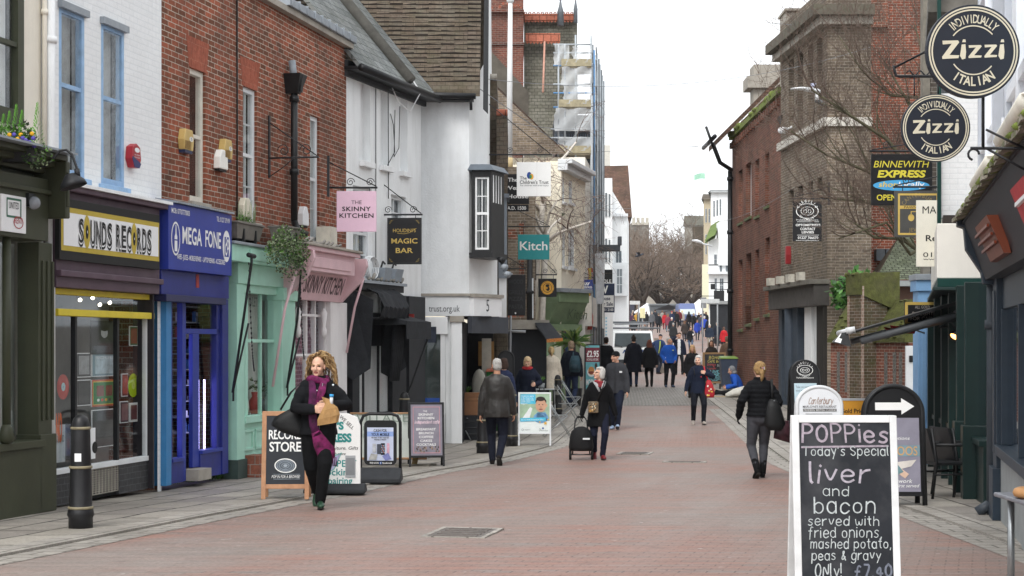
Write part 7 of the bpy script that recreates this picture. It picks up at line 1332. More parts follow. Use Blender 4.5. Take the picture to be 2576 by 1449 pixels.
t=MB();y=-.024;lav=M('#c3cbe0',.4,.2,3);w3=w2-.045;t.poly([(-w3,h0+.1*hh),(w3,h0+.1*hh),(w3,h1-.16*hh),(-w3,h1-.16*hh)],y,lav);t.poly([(-w3,h0+.64*hh),(w3,h0+.64*hh),(w3,h0+.75*hh),(-w3,h0+.75*hh)],y-.001,M('#8fa8dc',.4))
t.text("CASH FOR",-.5*w3,.5*w3,h0+.74*hh,.065*hh,y-.004,INK,bold=.015);t.text("YOUR MOBILE",-.68*w3,.68*w3,h0+.65*hh,.065*hh,y-.004,INK,bold=.015);t.text("WE WANT TO BUY YOUR OLD",-.68*w3,.66*w3,h0+.6*hh,.03*hh,y-.004,INK,bold=.02);t.text("PHONES & TABLETS",-.45*w3,.45*w3,h0+.555*hh,.03*hh,y-.004,INK,bold=.02);t.text("FIND US ON",-.8*w3,-.12*w3,h0+.03*hh,.038*hh,y,WHT,bold=.02);t.poly([(-.05*w3,h0+.02*hh),(.1*w3,h0+.02*hh),(.1*w3,h0+.075*hh),(-.05*w3,h0+.075*hh)],y,M('#3f66b0'));t.text("f",0,.06*w3,h0+.025*hh,.04*hh,y-.003,WHT,bold=.03);t.text("facebook",.16*w3,.9*w3,h0+.03*hh,.038*hh,y,WHT,bold=.01)
for x,z,sx,sz,c in((-.45,.38,.28,.2,'#b9bcc2'),(-.1,.36,.3,.22,'#4a4f5a'),(.2,.36,.3,.26,'#22252c'),(.6,.37,.2,.24,'#d7a7b8')):t.slab([(x*w3-sx*w3*.5,h0+(z-sz*.5)*hh),(x*w3+sx*w3*.5,h0+(z-sz*.5)*hh),(x*w3+sx*w3*.5,h0+(z+sz*.5)*hh),(x*w3-sx*w3*.5,h0+(z+sz*.5)*hh)],y-.006,y,M(c,.4,.4,20))
t.poly([(-.9*w3,h0+.12*hh),(-.3*w3,h0+.12*hh),(-.2*w3,h0+.24*hh),(-.7*w3,h0+.26*hh)],y-.008,M('#a9a9a5',.5,.5,12));t.poly([(.15*w3,h0+.2*hh),(.6*w3,h0+.28*hh),(.85*w3,h0+.14*hh),(.4*w3,h0+.1*hh)],y-.008,M('#7d83b8',.5,.4,9))
for i in range(4):
 for j in range(5):t.poly([(.08*w3+.07*w3*i,h0+(.27+.038*j)*hh),(.12*w3+.07*w3*i,h0+(.27+.038*j)*hh),(.12*w3+.07*w3*i,h0+(.295+.038*j)*hh),(.08*w3+.07*w3*i,h0+(.295+.038*j)*hh)],y-.009,M(('#c8ccd0','#7aa3c8','#c86a5a')[(i+j)%3],.4))
t.build('lettering',b)
g=gp(962,1172,KH);Y=g.y;e=thing('cafe_barrier','pale canvas cafe barrier between a wooden post and the phone signs','barrier',g);w=73*Y/FPX;H=wz(1040,Y)-g.z
m=MB();vs=[(-w+2*w*i/12,.02*math.sin(i*1.3+j),.12+(H-.12)*j/6)for j in range(7)for i in range(13)];m.add(vs,[(j*13+i,j*13+i+1,j*13+i+14,j*13+i+13)for j in range(6)for i in range(12)],M('#d3d8d2',.8,.08,4,.2),True);b=m.build('canvas',e)
t=MB();gr=M('#8d9a90',.7);t.text("VILLAGE",-.9*w,.9*w,.72,.13,-.05,gr);t.text("GIFTS",-.9*w,-.3*w,.58,.07,-.05,gr);t.text("FURNITURE",-.9*w,.2*w,.46,.07,-.05,gr);t.build('lettering',b)
m=MB();m.tube([(-w-.05,0,H),(w+.1,0,H)],.018,WOOD,8);m.tube([(-w-.05,0,.12),(w+.25,0,.12)],.018,WOOD,8);m.build('rail',e)
m=MB();m.hexa([(w-.0,-.03,0),(w+.09,-.03,0),(w+.09,.03,0),(w,.03,0),(w+.16,-.03,H+.05),(w+.24,-.03,H+.05),(w+.24,.03,H+.05),(w+.16,.03,H+.05)],M('#6e5a34',.6,.2,8));m.tube([(w-.25,-.15,.015),(w+.4,.1,.015)],.02,M('#6e6a60',.6),6);m.tube([(w-.2,.15,.015),(w+.3,-.12,.015)],.02,M('#6e6a60',.6),6);m.build('post',e)
def d_sk2(t,w,z0,z1,y):
 h=z1-z0;t.line([(-.84*w,z0+.05*h),(.84*w,z0+.05*h),(.84*w,z0+.95*h),(-.84*w,z0+.95*h),(-.84*w,z0+.05*h)],.012,y,M('#b98a92'));t.text("THE",-.2*w,.05*w,z0+.85*h,.035*h,y,WHT);t.text("SKINNY",-.5*w,.45*w,z0+.78*h,.045*h,y,WHT,bold=.015);t.text("KITCHEN",-.55*w,.5*w,z0+.71*h,.045*h,y,WHT,bold=.015)
 chalk(t,"independent cafe",-.75*w,.8*w,z0+.625*h,.06*h,M('#e0c8d2',.6),y-.002,.008,.05,.3,3)
 for k,s in enumerate(("BREAKFAST","BRUNCH","COFFEE","CAKES","COCKTAILS")):q=(.62,.46,.46,.38,.62)[k];t.text(s,-q*w-.03*w,q*w-.03*w,z0+(.49-.075*k)*h,.045*h,y,WHT,bold=.012)
 rr=random.Random(3)
 for k in range(26):t.disc(rr.uniform(-.8,.8)*w,z0+rr.uniform(.07,.17)*h,.05*w,.02*h,y+.0005-.00002*k,M(rr.choice(['#6d5a4a','#8f7a6a','#4f4440']),.5,.3,12),10)
aboard('grey pink cafe menu board in a black frame near the barrier',1030,1013,1120,1174,BLACK,M('#85808c',.5,.25,3),d_sk2,8,.035,.14,8)
def d_kid(t,w,z0,z1,y):
 h=z1-z0;t.poly([(-w,z0),(w,z0),(w,z1),(-w,z1)],y+.001,M('#dfe6e4',.5,.12,3));t.poly([(-w,z0+.3*h),(w,z0+.3*h),(w,z1),(-w,z1)],y,M('#9cb59a',.5,.3,4));cy=M('#4bb8d8',.5);sk=M('#c79b80',.6,.1)
 t.poly([(-.96*w,z0+.74*h),(.06*w,z0+.74*h),(.06*w,z1-.01*h),(-.96*w,z1-.01*h)],y-.002,cy)
 for k,s in enumerate(("Could you spare","a few hours to","help make my","smile even","bigger?")):t.text(s,-.9*w,(-.05,-.1,-.05,-.3,-.5)[k]*w,z1-(.07+.05*k)*h,.03*h,y-.004,WHT,bold=.012)
 t.disc(.42*w,z0+.38*h,.5*w,.14*h,y-.003,M('#6f9fc8',.6,.1),24);t.poly([(.1*w,z0+.3*h),(.9*w,z0+.3*h),(.75*w,z0+.52*h),(.15*w,z0+.52*h)],y-.003,M('#6f9fc8',.6,.1));t.disc(.42*w,z0+.7*h,.36*w,.17*h,y-.005,sk,28);t.disc(.42*w,z0+.8*h,.37*w,.11*h,y-.004,M('#2d2420',.7),28);t.disc(.4*w,z0+.87*h,.3*w,.06*h,y-.006,M('#2d2420',.7),24)
 for q in(.3,.54):t.disc(q*w,z0+.72*h,.04*w,.014*h,y-.007,INK,12)
 t.disc(.42*w,z0+.6*h,.13*w,.018*h,y-.007,M('#8c4a44'),14);t.disc(.42*w,z0+.66*h,.05*w,.018*h,y-.007,M('#b3876c'),10);t.disc(.8*w,z0+.7*h,.06*w,.04*h,y-.004,sk,12);t.poly([(-.95*w,z0+.3*h),(-.4*w,z0+.3*h),(-.15*w,z0+.62*h),(-.3*w,z0+.66*h)],y-.002,M('#dfe3e4',.5))
 t.poly([(-.96*w,z0+.28*h),(.75*w,z0+.3*h),(.75*w,z0+.39*h),(-.96*w,z0+.37*h)],y-.008,cy);t.text("Join our family of volunteers today",-.9*w,.6*w,z0+.315*h,.03*h,y-.01,WHT)
 for cx_,cz_,r_ in((.72,.24,.14),(.35,.27,.08),(.9,.33,.07)):t.add([(cx_*w+r_*w*(1 if i%2==0 else .45)*math.sin(math.pi*i/5),y-.01,z0+cz_*h+r_*w*(1 if i%2==0 else .45)*math.cos(math.pi*i/5))for i in range(10)],[tuple(range(10))],M('#e3b23c',.5))
 t.disc(-.8*w,z0+.07*h,.07*w,.03*h,y-.002,M('#7d8084'),16,.7);t.text("England",-.66*w,-.3*w,z0+.06*h,.025*h,y-.002,M('#7d8084'));t.text("The",.3*w,.45*w,z0+.075*h,.03*h,y-.002,INK);t.text("Children's Trust",.3*w,.9*w,z0+.035*h,.03*h,y-.002,INK);t.disc(.56*w,z0+.11*h,.07*w,.025*h,y-.003,M('#3f5f96'),14)
aboard('white framed charity board with a photograph of a smiling child',1303,988,1386,1122,GREYW,WHT,d_kid,-2,.03,.22,8)
def d_295(t,w,z0,z1,y):
 h=z1-z0;t.poly([(-w,z0),(w,z0),(w,z1),(-w,z1)],y+.001,M('#6fb6c0',.5));t.poly([(-w,z0+.64*h),(w,z0+.64*h),(w,z1-.05*h),(-w,z1-.05*h)],y,M('#7a2438',.5));t.text("£2.95",-.85*w,.9*w,z0+.75*h,.13*h,y-.003,WHT,bold=.03);t.text("BACON ROLL & HOT DRINK",-.85*w,.85*w,z0+.67*h,.045*h,y-.003,WHT,bold=.02)
 t.disc(-.2*w,z0+.42*h,.6*w,.1*h,y-.002,WHT,24);t.disc(-.2*w,z0+.45*h,.45*w,.09*h,y-.004,M('#c98f52',.6,.3,20),20);t.disc(-.2*w,z0+.41*h,.46*w,.03*h,y-.006,M('#8d4236',.6),16);t.disc(.5*w,z0+.55*h,.2*w,.07*h,y-.004,M('#3a2a22'),16);t.text("MORNING",-.95*w,.95*w,z0+.14*h,.12*h,y-.003,WHT,bold=.03)
aboard('teal and maroon breakfast price board far up the left pavement',1470,866,1511,968,BLACK,WHT,d_295,0,.04,.06,6,Y=52.6)
def d_boho(t,w,z0,z1,y):
 h=z1-z0;yl,bl,rd=M('#b8ab5c',.9,.3,30),M('#6fb0bc',.9,.3,30),M('#a8484a',.9,.3,30)
 chalk(t,"BOHO",-.55*w,.55*w,z0+.82*h,.11*h,yl,y,.018);chalk(t,"CAFE BAR",-.7*w,.75*w,z0+.7*h,.08*h,yl,y,.014);chalk(t,"Drinks",-.75*w,.1*w,z0+.59*h,.07*h,rd,y,.012);chalk(t,"Cakes",.3*w,.9*w,z0+.56*h,.07*h,CHKW,y,.012);chalk(t,"&",-.2*w,0,z0+.53*h,.05*h,rd,y,.01);chalk(t,"Lunch",-.75*w,.1*w,z0+.45*h,.06*h,rd,y,.012)
 chalk(t,"LIVE",-.45*w,.4*w,z0+.31*h,.1*h,bl,y,.018);chalk(t,"MUSIC",-.5*w,.5*w,z0+.19*h,.1*h,bl,y,.018)
 for k,s in enumerate(("Friday - Saturday","Fantastic Cocktails","Dinner")):chalk(t,s,(-.7,-.7,-.3)[k]*w,(.8,.75,.3)[k]*w,z0+(.125-.05*k)*h,.03*h,bl,y,.008)
aboard('wooden framed cafe chalkboard offering live music on the right pavement',1768,887,1826,969,M('#8a6d4c',.7,.2,10,.2),CB,d_boho,2,.07,.05,8)
def d_opt(t,w,z0,z1,y):
 h=z1-z0;zt_=z1;t.disc(0,z1-.14*h,.62*w,.075*h,y,WHT,32,.93);t.disc(0,z1-.14*h,.36*w,.042*h,y,WHT,28,.9);t.arc("CARGILLS",0,z1-.14*h,.5*w,155,25,.03*h,y,WHT,.8);t.arc("OPTOMETRY",0,z1-.14*h,.55*w,215,325,.026*h,y,WHT,.8,out=False);t.text("Professional Eyecare",-.65*w,.65*w,z1-.26*h,.022*h,y,WHT)
 for sx in(-1,1):t.disc(sx*.13*w,z1-.14*h,.1*w,.018*h,y-.001,WHT,14,.7)
 t.poly([(-.86*w,z0+.04*h),(.86*w,z0+.04*h),(.86*w,z0+.67*h),(-.86*w,z0+.67*h)],y,M('#b7ccd6',.5,.15,3));t.text("Take on everything",-.75*w,.7*w,z0+.6*h,.035*h,y-.002,M('#5d6670'));t.text("your eyes face today",-.75*w,.8*w,z0+.55*h,.035*h,y-.002,M('#5d6670'))
 for k,(x,z,c)in enumerate(((-.6,.36,'#6b4a3a'),(-.2,.4,'#8b8680'),(.2,.42,'#5d4336'),(.6,.42,'#3a2d28'))):
  t.disc(x*w,z0+(z-.14)*h,.24*w,.16*h,y-.002-.001*k,M(('#8f9aa8','#cfd6dc','#7d8a99','#5f6d80')[k],.6,.2),16);t.disc(x*w,z0+z*h,.13*w,.055*h,y-.006-.001*k,M('#c9a08a',.6),16);t.disc(x*w,z0+(z+.035)*h,.14*w,.035*h,y-.0055-.001*k,M(c,.7),16)
aboard('black arched optician board with a pale blue family poster',1989,908,2062,1092,BLACK,BLKS,d_opt,6,.05,.06,7,arch=.95)
def d_cant(t,w,z0,z1,y):
 h=z1-z0;chalk(t,"Canterbury",-.55*w,.62*w,z1-.31*h*.62,.075*h,M('#9c8478',.6),y,.008,.03,.5,4);t.text("MARLOWE'S RESTAURANT",-.82*w,.82*w,z1-.235*h,.026*h,y,M('#3a3a3c'),bold=.01);t.poly([(-.82*w,z1-.275*h),(.82*w,z1-.275*h),(.82*w,z1-.245*h),(-.82*w,z1-.245*h)],y,M('#3a3a3c'));t.text("MODERN BRITISH CUISINE",-.78*w,.78*w,z1-.27*h,.02*h,y-.002,WHT);t.poly([(-.7*w,z1-.305*h),(.6*w,z1-.305*h),(.6*w,z1-.3*h),(-.7*w,z1-.3*h)],y,INK)
aboard('white arched restaurant board behind the large chalkboard',2004,974,2116,1225,GREYW,M('#e3e6ea',.5,.05),d_cant,0,.05,.1,7,arch=.85)
m=bpy.data.objects
e=aboard('silver framed orange price board between the two arched boards',2105,1003,2215,1190,M('#b9bcc0',.35,.1),M('#d99a35',.5,.1),lambda t,w,z0,z1,y:(t.text("Gold Prices",-.95*w,.42*w,z1-.2*(z1-z0),.07*(z1-z0),y,INK,bold=.015),t.text("Are",-.12*w,.22*w,z1-.36*(z1-z0),.07*(z1-z0),y,INK,bold=.015)),0,.035,.1,7)
def d_arrow(t,w,z0,z1,y):
 h=z1-z0;zc=z1-.185*h
 t.poly([(-.72*w,zc-.035*h),(.28*w,zc-.035*h),(.28*w,zc+.035*h),(-.72*w,zc+.035*h)],y,WHT);t.poly([(.28*w,zc-.075*h),(.78*w,zc),(.28*w,zc+.075*h)],y-.0005,WHT)
 t.poly([(-.94*w,z0+.04*h),(.94*w,z0+.04*h),(.94*w,z1-.29*h),(-.94*w,z1-.29*h)],y,M('#8d8a98',.5,.2,3));t.poly([(-.94*w,z1-.29*h),(.94*w,z1-.29*h),(.94*w,z1-.27*h),(-.94*w,z1-.27*h)],y-.001,INK);gd=M('#c9a070',.5,.1)
 t.text("Illustrations",-.5*w,.55*w,z0+.51*h,.03*h,y-.003,WHT,shear=.3);t.poly([(-.94*w,z0+.36*h),(.94*w,z0+.36*h),(.94*w,z0+.46*h),(-.94*w,z0+.46*h)],y-.002,M('#7b96a0',.5));t.text("TATTOOS",-.88*w,.85*w,z0+.37*h,.08*h,y-.004,gd,bold=.01);t.text("artwork",-.2*w,.6*w,z0+.12*h,.035*h,y-.003,WHT,shear=.3);t.text("first come first served",-.8*w,.85*w,z0+.08*h,.03*h,y-.003,WHT,shear=.3)
 t.poly([(0,z0+.22*h),(.35*w,z0+.16*h),(.5*w,z0+.2*h),(.15*w,z0+.26*h)],y-.003,M('#d9b9a3'));t.poly([(-.2*w,z0+.3*h),(.8*w,z0+.33*h),(.6*w,z0+.27*h),(.1*w,z0+.24*h)],y-.004,M('#d6cfc8'));t.poly([(-.6*w,z0+.2*h),(.1*w,z0+.28*h),(.3*w,z0+.22*h),(-.3*w,z0+.15*h)],y-.0045,M('#6f8f94',.5,.4,9))
aboard('black arched tattoo board with a white arrow pointing right',2174,972,2318,1272,BLACK,BLKS,d_arrow,0,.06,.08,7,arch=.95)
def d_pop(t,w,z0,z1,y):
 h=z1-z0;P=lambda py:z1-(py-1062)*10.45/FPX
 Hx=1.2;
 chalk(t,"POPPies",-.93*w,.93*w,P(1112),.11,CHKP,y,.013,.12,.0,5);t.line([(-.95*w,P(1124)),(.95*w,P(1121))],.012,y,CHKP);chalk(t,"Today's Special",-.93*w,.95*w,P(1145),.06,CHKW,y,.006,.1,.02,7)
 chalk(t,"liver",-.78*w,.5*w,P(1213),.12,CHK,y,.015,.08,.05,8);chalk(t,"and",-.5*w,.05*w,P(1247),.062,CHKW,y,.006,.1,.05,2);chalk(t,"bacon",-.7*w,.62*w,P(1290),.1,CHKW,y,.009,.08,.05,9);chalk(t,"served with",-.85*w,.7*w,P(1321),.06,CHKW,y,.006,.1,.05,10)
 chalk(t,"fried onions,",-.85*w,.75*w,P(1351),.066,CHKW,y,.006,.1,.05,11);chalk(t,"mashed potato,",-.8*w,.95*w,P(1378),.06,CHKW,y,.006,.1,.05,12);chalk(t,"peas & gravy",-.78*w,.72*w,P(1407),.06,CHKW,y,.006,.1,.05,13);chalk(t,"ONly!",-.72*w,-.15*w,P(1449),.08,CHKW,y,.007,.1,.05,14);chalk(t,"#7.40",.15*w,.95*w,P(1450),.075,CHKD,y,.011,.1,.05,15)
e=aboard("tall white framed chalkboard with handwritten daily special in the right foreground",1988,1048,2255,1600,M('#dfe0e0',.6,.08,8,.15,dirt=.3),CB,d_pop,0,.045,.04,7,Y=10.4)
aboard('black arched board leaning near the green bin',1254,884,1292,1030,BLACK,BLKS,lambda t,w,z0,z1,y:t.poly([(-.8*w,z0+.1),(.8*w,z0+.1),(.8*w,z1-.48*(z1-z0)),(-.8*w,z1-.48*(z1-z0))],y,M('#c9ccd6',.5,.3,5)),0,.04,.06,6,arch=1.0,Y=35.0)
BOLM=M('#1d1d1f',.4,.35,10,.12);BAND=M('#857c64',.5,.35,12)
BPROF=[(.125,0),(.125,.05),(.105,.06)]
def bollard(px,py,label,h=1.12,up=KH,Y=None):
 g=gp(px,py,up)if Y is None else Vector((wx(px,Y),Y,G(Y)+up));e=thing('bollard',label,'bollard',g,0,'black street bollards');s=h/1.12
 m=MB();m.lathe([(r*s,z*s)for r,z in((.118,0),(.118,.1),(.132,.13),(.125,.17),(.112,.2),(.103,.58),(.095,.82),(.09,.99),(.088,1.0),(.086,1.03),(.07,1.08),(.04,1.11),(.005,1.12))],(0,0,0),BOLM,24);m.build('post',e)
 for z,r in((.2,.118),(.6,.108),(.985,.094)):m=MB();m.lathe([(r*s*.9,(z-.015)*s),(r*s*1.05,(z-.011)*s),(r*s*1.05,(z+.011)*s),(r*s*.9,(z+.015)*s)],(0,0,0),BAND,24);m.build('band',e)
 return e
b=bollard(203,1328,'large black bollard with pale bands in the left foreground');m=MB();m.add([(.11*math.sin(a),-.112*math.cos(a),z)for z in(.66,.74)for a in(-.3,0,.3)],[(0,1,4,3),(1,2,5,4)],PAPER);m.build('sticker',b)
bollard(1215,1140,'black bollard left of the person in the leather jacket');bollard(1287,1122,'black bollard half hidden behind the white charity board');bollard(1403,1046,'black bollard beside the beige coat',1.05);bollard(1460,975,'small black bollard below the breakfast board',1.0);bollard(1872,965,'black bollard in front of the sitting person',1.0);bollard(1017,1140,'black bollard at the door of the black shopfront')
Y=44;g=Vector((wx(1333,Y),Y,G(Y)+KH));e=thing('lamp_post','black cast iron lamp post with stickers behind the dark coats','lamp post',g);m=MB();h=wz(648,Y)-g.z
m.lathe([(.13,0),(.13,.9),(.1,.95),(.085,1.0),(.08,wz(740,Y)-g.z),(.11,wz(738,Y)-g.z),(.11,wz(733,Y)-g.z),(.075,wz(730,Y)-g.z),(.07,h)],(0,0,0),BLACK,16);m.build('post',e)
m=MB();m.box(-.06,.05,-.09,-.07,1.5,1.62,PAPER);m.box(-.07,.03,-.1,-.088,1.25,1.36,M('#8fb5b0',.5));m.build('sticker',e)
Y=45;e=thing('flagpole','tall white flagpole rising beside the brick tower','flagpole',(wx(1281,Y),Y,wz(425,Y)));m=MB();h=wz(8,Y)-wz(425,Y);m.tube([(0,0,0),(.03,0,h)],[.085,.06],M('#d9dadb',.4,.08,3),12);m.ell((.03,0,h+.08),(.1,.1,.1),GREYW,12,8);m.tube([(0,0,.0),(0,0,.3)],.1,M('#c9b48a',.6),12);m.build('pole',e)
Y=40;g=Vector((wx(1245,Y),Y,G(Y)+KH));e=thing('sign_post','plain grey metal post with a crossbar by the dark shopfront','post',(wx(1280,39.5),39.5,G(39.5)+KH));m=MB();m.tube([(0,0,0),(.06,0,wz(690,39.5)-G(39.5))],.03,M('#8f9296',.4),8);m.tube([(-.14,0,wz(835,39.5)-G(39.5)),(.4,0,wz(837,39.5)-G(39.5))],.03,M('#9a9da0',.4),8);m.build('post',e)
STEEL=M('#a5a9ab',.35,.12,8,0,.8,.5)
def folding_chair(px,py,yaw,label):
 g=gp(px,py,KH);e=thing('folding_chair',label,'chair',g,R(yaw),'silver folding cafe chairs')
 m=MB()
 for k in range(6):m.box(-.2,.2,-.2+.068*k,-.15+.068*k,.44,.455,STEEL)
 m.build('seat',e)
 m=MB()
 for k in range(2):m.box(-.19,.19,.255+.02*k,.265+.02*k,.66+.12*k,.74+.12*k,STEEL)
 m.build('backrest',e)
 for s in(-1,1):
  m=MB();m.tube([(s*.2,-.28,0),(s*.2,.3,.9)],.012,STEEL,6);m.build('leg',e);m=MB();m.tube([(s*.18,.3,0),(s*.18,-.2,.45)],.012,STEEL,6);m.build('leg',e)
 return e
def bistro_table(px,py,label,r=.33):
 g=gp(px,py,KH);e=thing('bistro_table',label,'table',g);m=MB();m.box(-r,r,-r,r,.71,.735,STEEL);m.build('tabletop',e,.008)
 for s in(-1,1):m=MB();m.tube([(s*.25,-.25,0),(s*.22,.25,.71)],.014,STEEL,6);m.tube([(s*.25,.25,0),(s*.22,-.25,.71)],.014,STEEL,6);m.build('leg',e)
 return e,g
folding_chair(1402,1098,95,'silver folding chair nearest the charity board');folding_chair(1428,1062,100,'silver folding chair behind the nearest one');folding_chair(1440,1042,95,'silver folding chair farthest from the charity board')
t1,g1=bistro_table(1186,1095,'silver cafe table with a plant pot by the white posts');t2,g2=bistro_table(1372,1052,'silver cafe table behind the charity board')
folding_chair(1168,1105,60,'silver folding chair by the white posts of the corner house')
for g,lb in((g1,'small potted grass on the left cafe table'),(g2,'small potted plant on the cafe table behind the charity board')):
 e=thing('plant_pot',lb,'plant',(g.x-.1,g.y-.05,g.z+.737));m=MB();m.lathe([(.07,0),(.085,.14),(.075,.14),(.07,.12)],(0,0,0),M('#8d9294',.4),12);m.build('pot',e);m=MB();rr=random.Random(1)
 for k in range(60):a,d=rr.uniform(0,6.3),rr.uniform(.02,.12);m.tube([(0,0,.12),(d*.5*math.cos(a),d*.5*math.sin(a),.22),(d*math.cos(a),d*math.sin(a),.2+rr.uniform(.02,.12))],.004,LEAFG,3)
 m.build('leaves',e)
def wheelie(px,Y,yb,h,body,lid,label):
 g=Vector((wx(px,Y),Y,G(Y)+KH));e=thing('wheelie_bin',label,'bin',g);m=MB();m.hexa([(-.22,-.25,.08),(.22,-.25,.08),(.22,.25,.08),(-.22,.25,.08),(-.29,-.33,h),(.29,-.33,h),(.29,.33,h),(-.29,.33,h)],body);m.build('body',e,.02)
 m=MB();m.hexa([(-.31,-.36,h),(.31,-.36,h),(.31,.36,h),(-.31,.36,h),(-.29,-.34,h+.05),(.29,-.34,h+.05),(.27,.3,h+.1),(-.27,.3,h+.1)],lid);m.build('lid',e,.015)
 for s in(-1,1):m=MB();m.tube([(s*.24,.22,.1),(s*.28,.22,.1)],.1,BLACK,14);m.build('wheel',e)
 return e
wheelie(1258,35.9,0,1.35,M('#2f7a3d',.5,.15),M('#b8644c',.6),'large green bin with a red lid beside the arched board');wheelie(1832,57.5,0,1.05,M('#3c4658',.5),M('#6f8a3a',.5),'navy wheeled bin with a green lid behind the chalkboard')
for k,(px,py,w,h,d)in enumerate(((1192,1040,.55,.36,.4),(1190,1010,.5,.1,.4))):
 Y=34.5;e=thing('cardboard_box',('large brown cardboard box by the dark doorway','flat brown cardboard box lying on the large one')[k],'box',(wx(1199,Y),Y,G(Y)+KH+(.5 if k==0 else .861)));m=MB();m.box(-w/2,w/2,-d/2,d/2,0,h,M('#8a6347',.85,.12));m.build('carton',e,.006);m=MB();m.box(-w/2-.001,w/2+.001,-d/2-.002,-d/2,h*.8,h*.84,M('#6e4d36',.85));m.build('fold',e)
e=thing('black_crate','dark crate under the cardboard boxes','crate',(wx(1199,34.5),34.5,G(34.5)+KH));m=MB();m.box(-.35,.35,-.3,.3,0,.5,BK);[m.box(-.36,.36,-.31,.31,.1+.13*k,.13+.13*k,BLACK)for k in range(3)];m.build('crate_body',e,.01)
def armchair(px,Y,yaw,label):
 g=Vector((wx(px,Y),Y,G(Y)+KH));e=thing('armchair',label,'chair',g,R(yaw),'black wicker cafe chairs');m=MB();m.box(-.26,.26,-.25,.25,.41,.45,BLACK);m.build('seat',e,.01)
 m=MB();m.hexa([(-.25,.22,.45),(.25,.22,.45),(.25,.26,.45),(-.25,.26,.45),(-.24,.32,.86),(.24,.32,.86),(.24,.36,.86),(-.24,.36,.86)],BLACK);m.build('backrest',e,.01)
 for s in(-1,1):
  m=MB();m.tube([(s*.28,-.24,0),(s*.27,-.23,.62),(s*.27,-.18,.655),(s*.27,.25,.66)],.018,BLACK,8);m.build('leg',e);m=MB();m.tube([(s*.27,.3,0),(s*.26,.24,.45),(s*.25,.3,.86)],.018,BLACK,8);m.build('leg',e)
  m=MB();m.tube([(s*.275,-.23,.3),(s*.275,.27,.3)],.012,BLACK,6);m.build('stretcher',e)
 return e
armchair(2380,20.6,100,'black cafe armchair nearest the blue pilaster');armchair(2425,20.9,105,'black cafe armchair tucked behind the nearest one')
e=thing('cafe_table','chrome cafe table cut off by the right edge of the photo','table',(wx(2640,11),11.1,G(11)));m=MB();m.box(-.24,.5,-.35,.35,.72,.75,M('#7d7f86',.4,.2));m.build('tabletop',e,.01)
for x,y in((-.18,-.28),(-.14,.28)):m=MB();m.tube([(x,y,0),(x,y,.72)],.025,STEEL,10);m.build('leg',e)
m=MB();m.tube([(-.18,-.28,.66),(.4,-.28,.66)],.02,STEEL,8);m.build('rail',e)
e=thing('bread_ring','pale brown bread ring lying on the chrome table','bread',(wx(2640,11)-.1,10.95,G(11)+.79));m=MB();m.tube([(.12*math.cos(a*.3),.09*math.sin(a*.3),0)for a in range(22)],.035,M('#b98a5c',.6,.2,12),8);m.build('ring',e)
hang('black and gold board offering cash for gold behind the awning',26.2,2275,760,2362,818,BLKS,DEFER_ALL)
e=thing('parasol','folded red parasol cloth with white lettering below the awning','parasol',(wx(2262,24),24,wz(830,24)));k=24/FPX;m=MB();rd=M('#b03038',.6,.12,5)
m.add([(-40*k,0,8*k),(-8*k,.05,3*k),(42*k,0,-2*k),(36*k,-.05,-10*k),(0,-.08,-8*k),(-32*k,-.05,-5*k)],[(0,1,4,5),(1,2,3,4)],rd);m.add([(-20*k,.1,12*k),(45*k,.1,4*k),(38*k,.1,-8*k),(-10*k,.1,-6*k)],[(0,1,2,3)],rd);b=m.build('cloth',e);m=MB();m.text("WALL",-5*k,22*k,-5*k,5*k,-.09,PAPER);m.build('lettering',b);m=MB();m.tube([(40*k,0,0),(68*k,.1,-8*k)],.012,STEEL,6);m.build('pole',e)
e=thing('street_lamp','white street lamp head on an arm high on the dark brick house','street lamp',(wx(2055,40),40,wz(252,40)));k=40/FPX;m=MB();m.tube([(25*k,.6,0),(0,0,0)],.06,M('#6d7072',.5),8);m.tube([(0,0,0),(0,0,22*k)],.05,PAPER,8);m.build('arm',e);m=MB();m.loft([((8*k,0,22*k),(0,.07,0),(0,0,.05)),((-10*k,0,25*k),(0,.13,0),(0,0,.06)),((-40*k,0,29*k),(0,.14,0),(0,0,.04)),((-65*k,0,28*k),(0,.1,0),(0,0,.02))],M('#dfe2e4',.4),14);m.tube([(-9*k,0,30*k),(-9*k,0,42*k)],.07,M('#9aa0b8',.3),10);m.build('lamp_head',e)
e=thing('street_lamp','far street lamp in front of the brown trees','street lamp',(wx(1765,120),120,wz(610,120)));k=120/FPX;m=MB();m.loft([((0,0,0),(0,.15,0),(0,0,.1)),((-12*k,0,.1),(0,.3,0),(0,0,.12)),((-24*k,0,.15),(0,.2,0),(0,0,.05))],M('#d5d8da',.4),10);m.build('lamp_head',e);m=MB();m.tube([(0,0,0),(4*k,0,-.1),(30*k,1,-.2)],.06,GREYW,6);m.build('arm',e)
def wire(label,a,b,sag,r=.006):
 A,B=Vector(a),Vector(b);e=thing('overhead_wire',label,'wire',A,0,'thin wires over the street');m=MB();m.tube([(B-A)*t+Vector((0,0,-sag*4*t*(1-t)))for t in[i/24 for i in range(25)]],r,M('#7d8084',.6),5,False);m.build('strand',e)
W_=lambda px,py,Y:(wx(px,Y),Y,wz(py,Y))
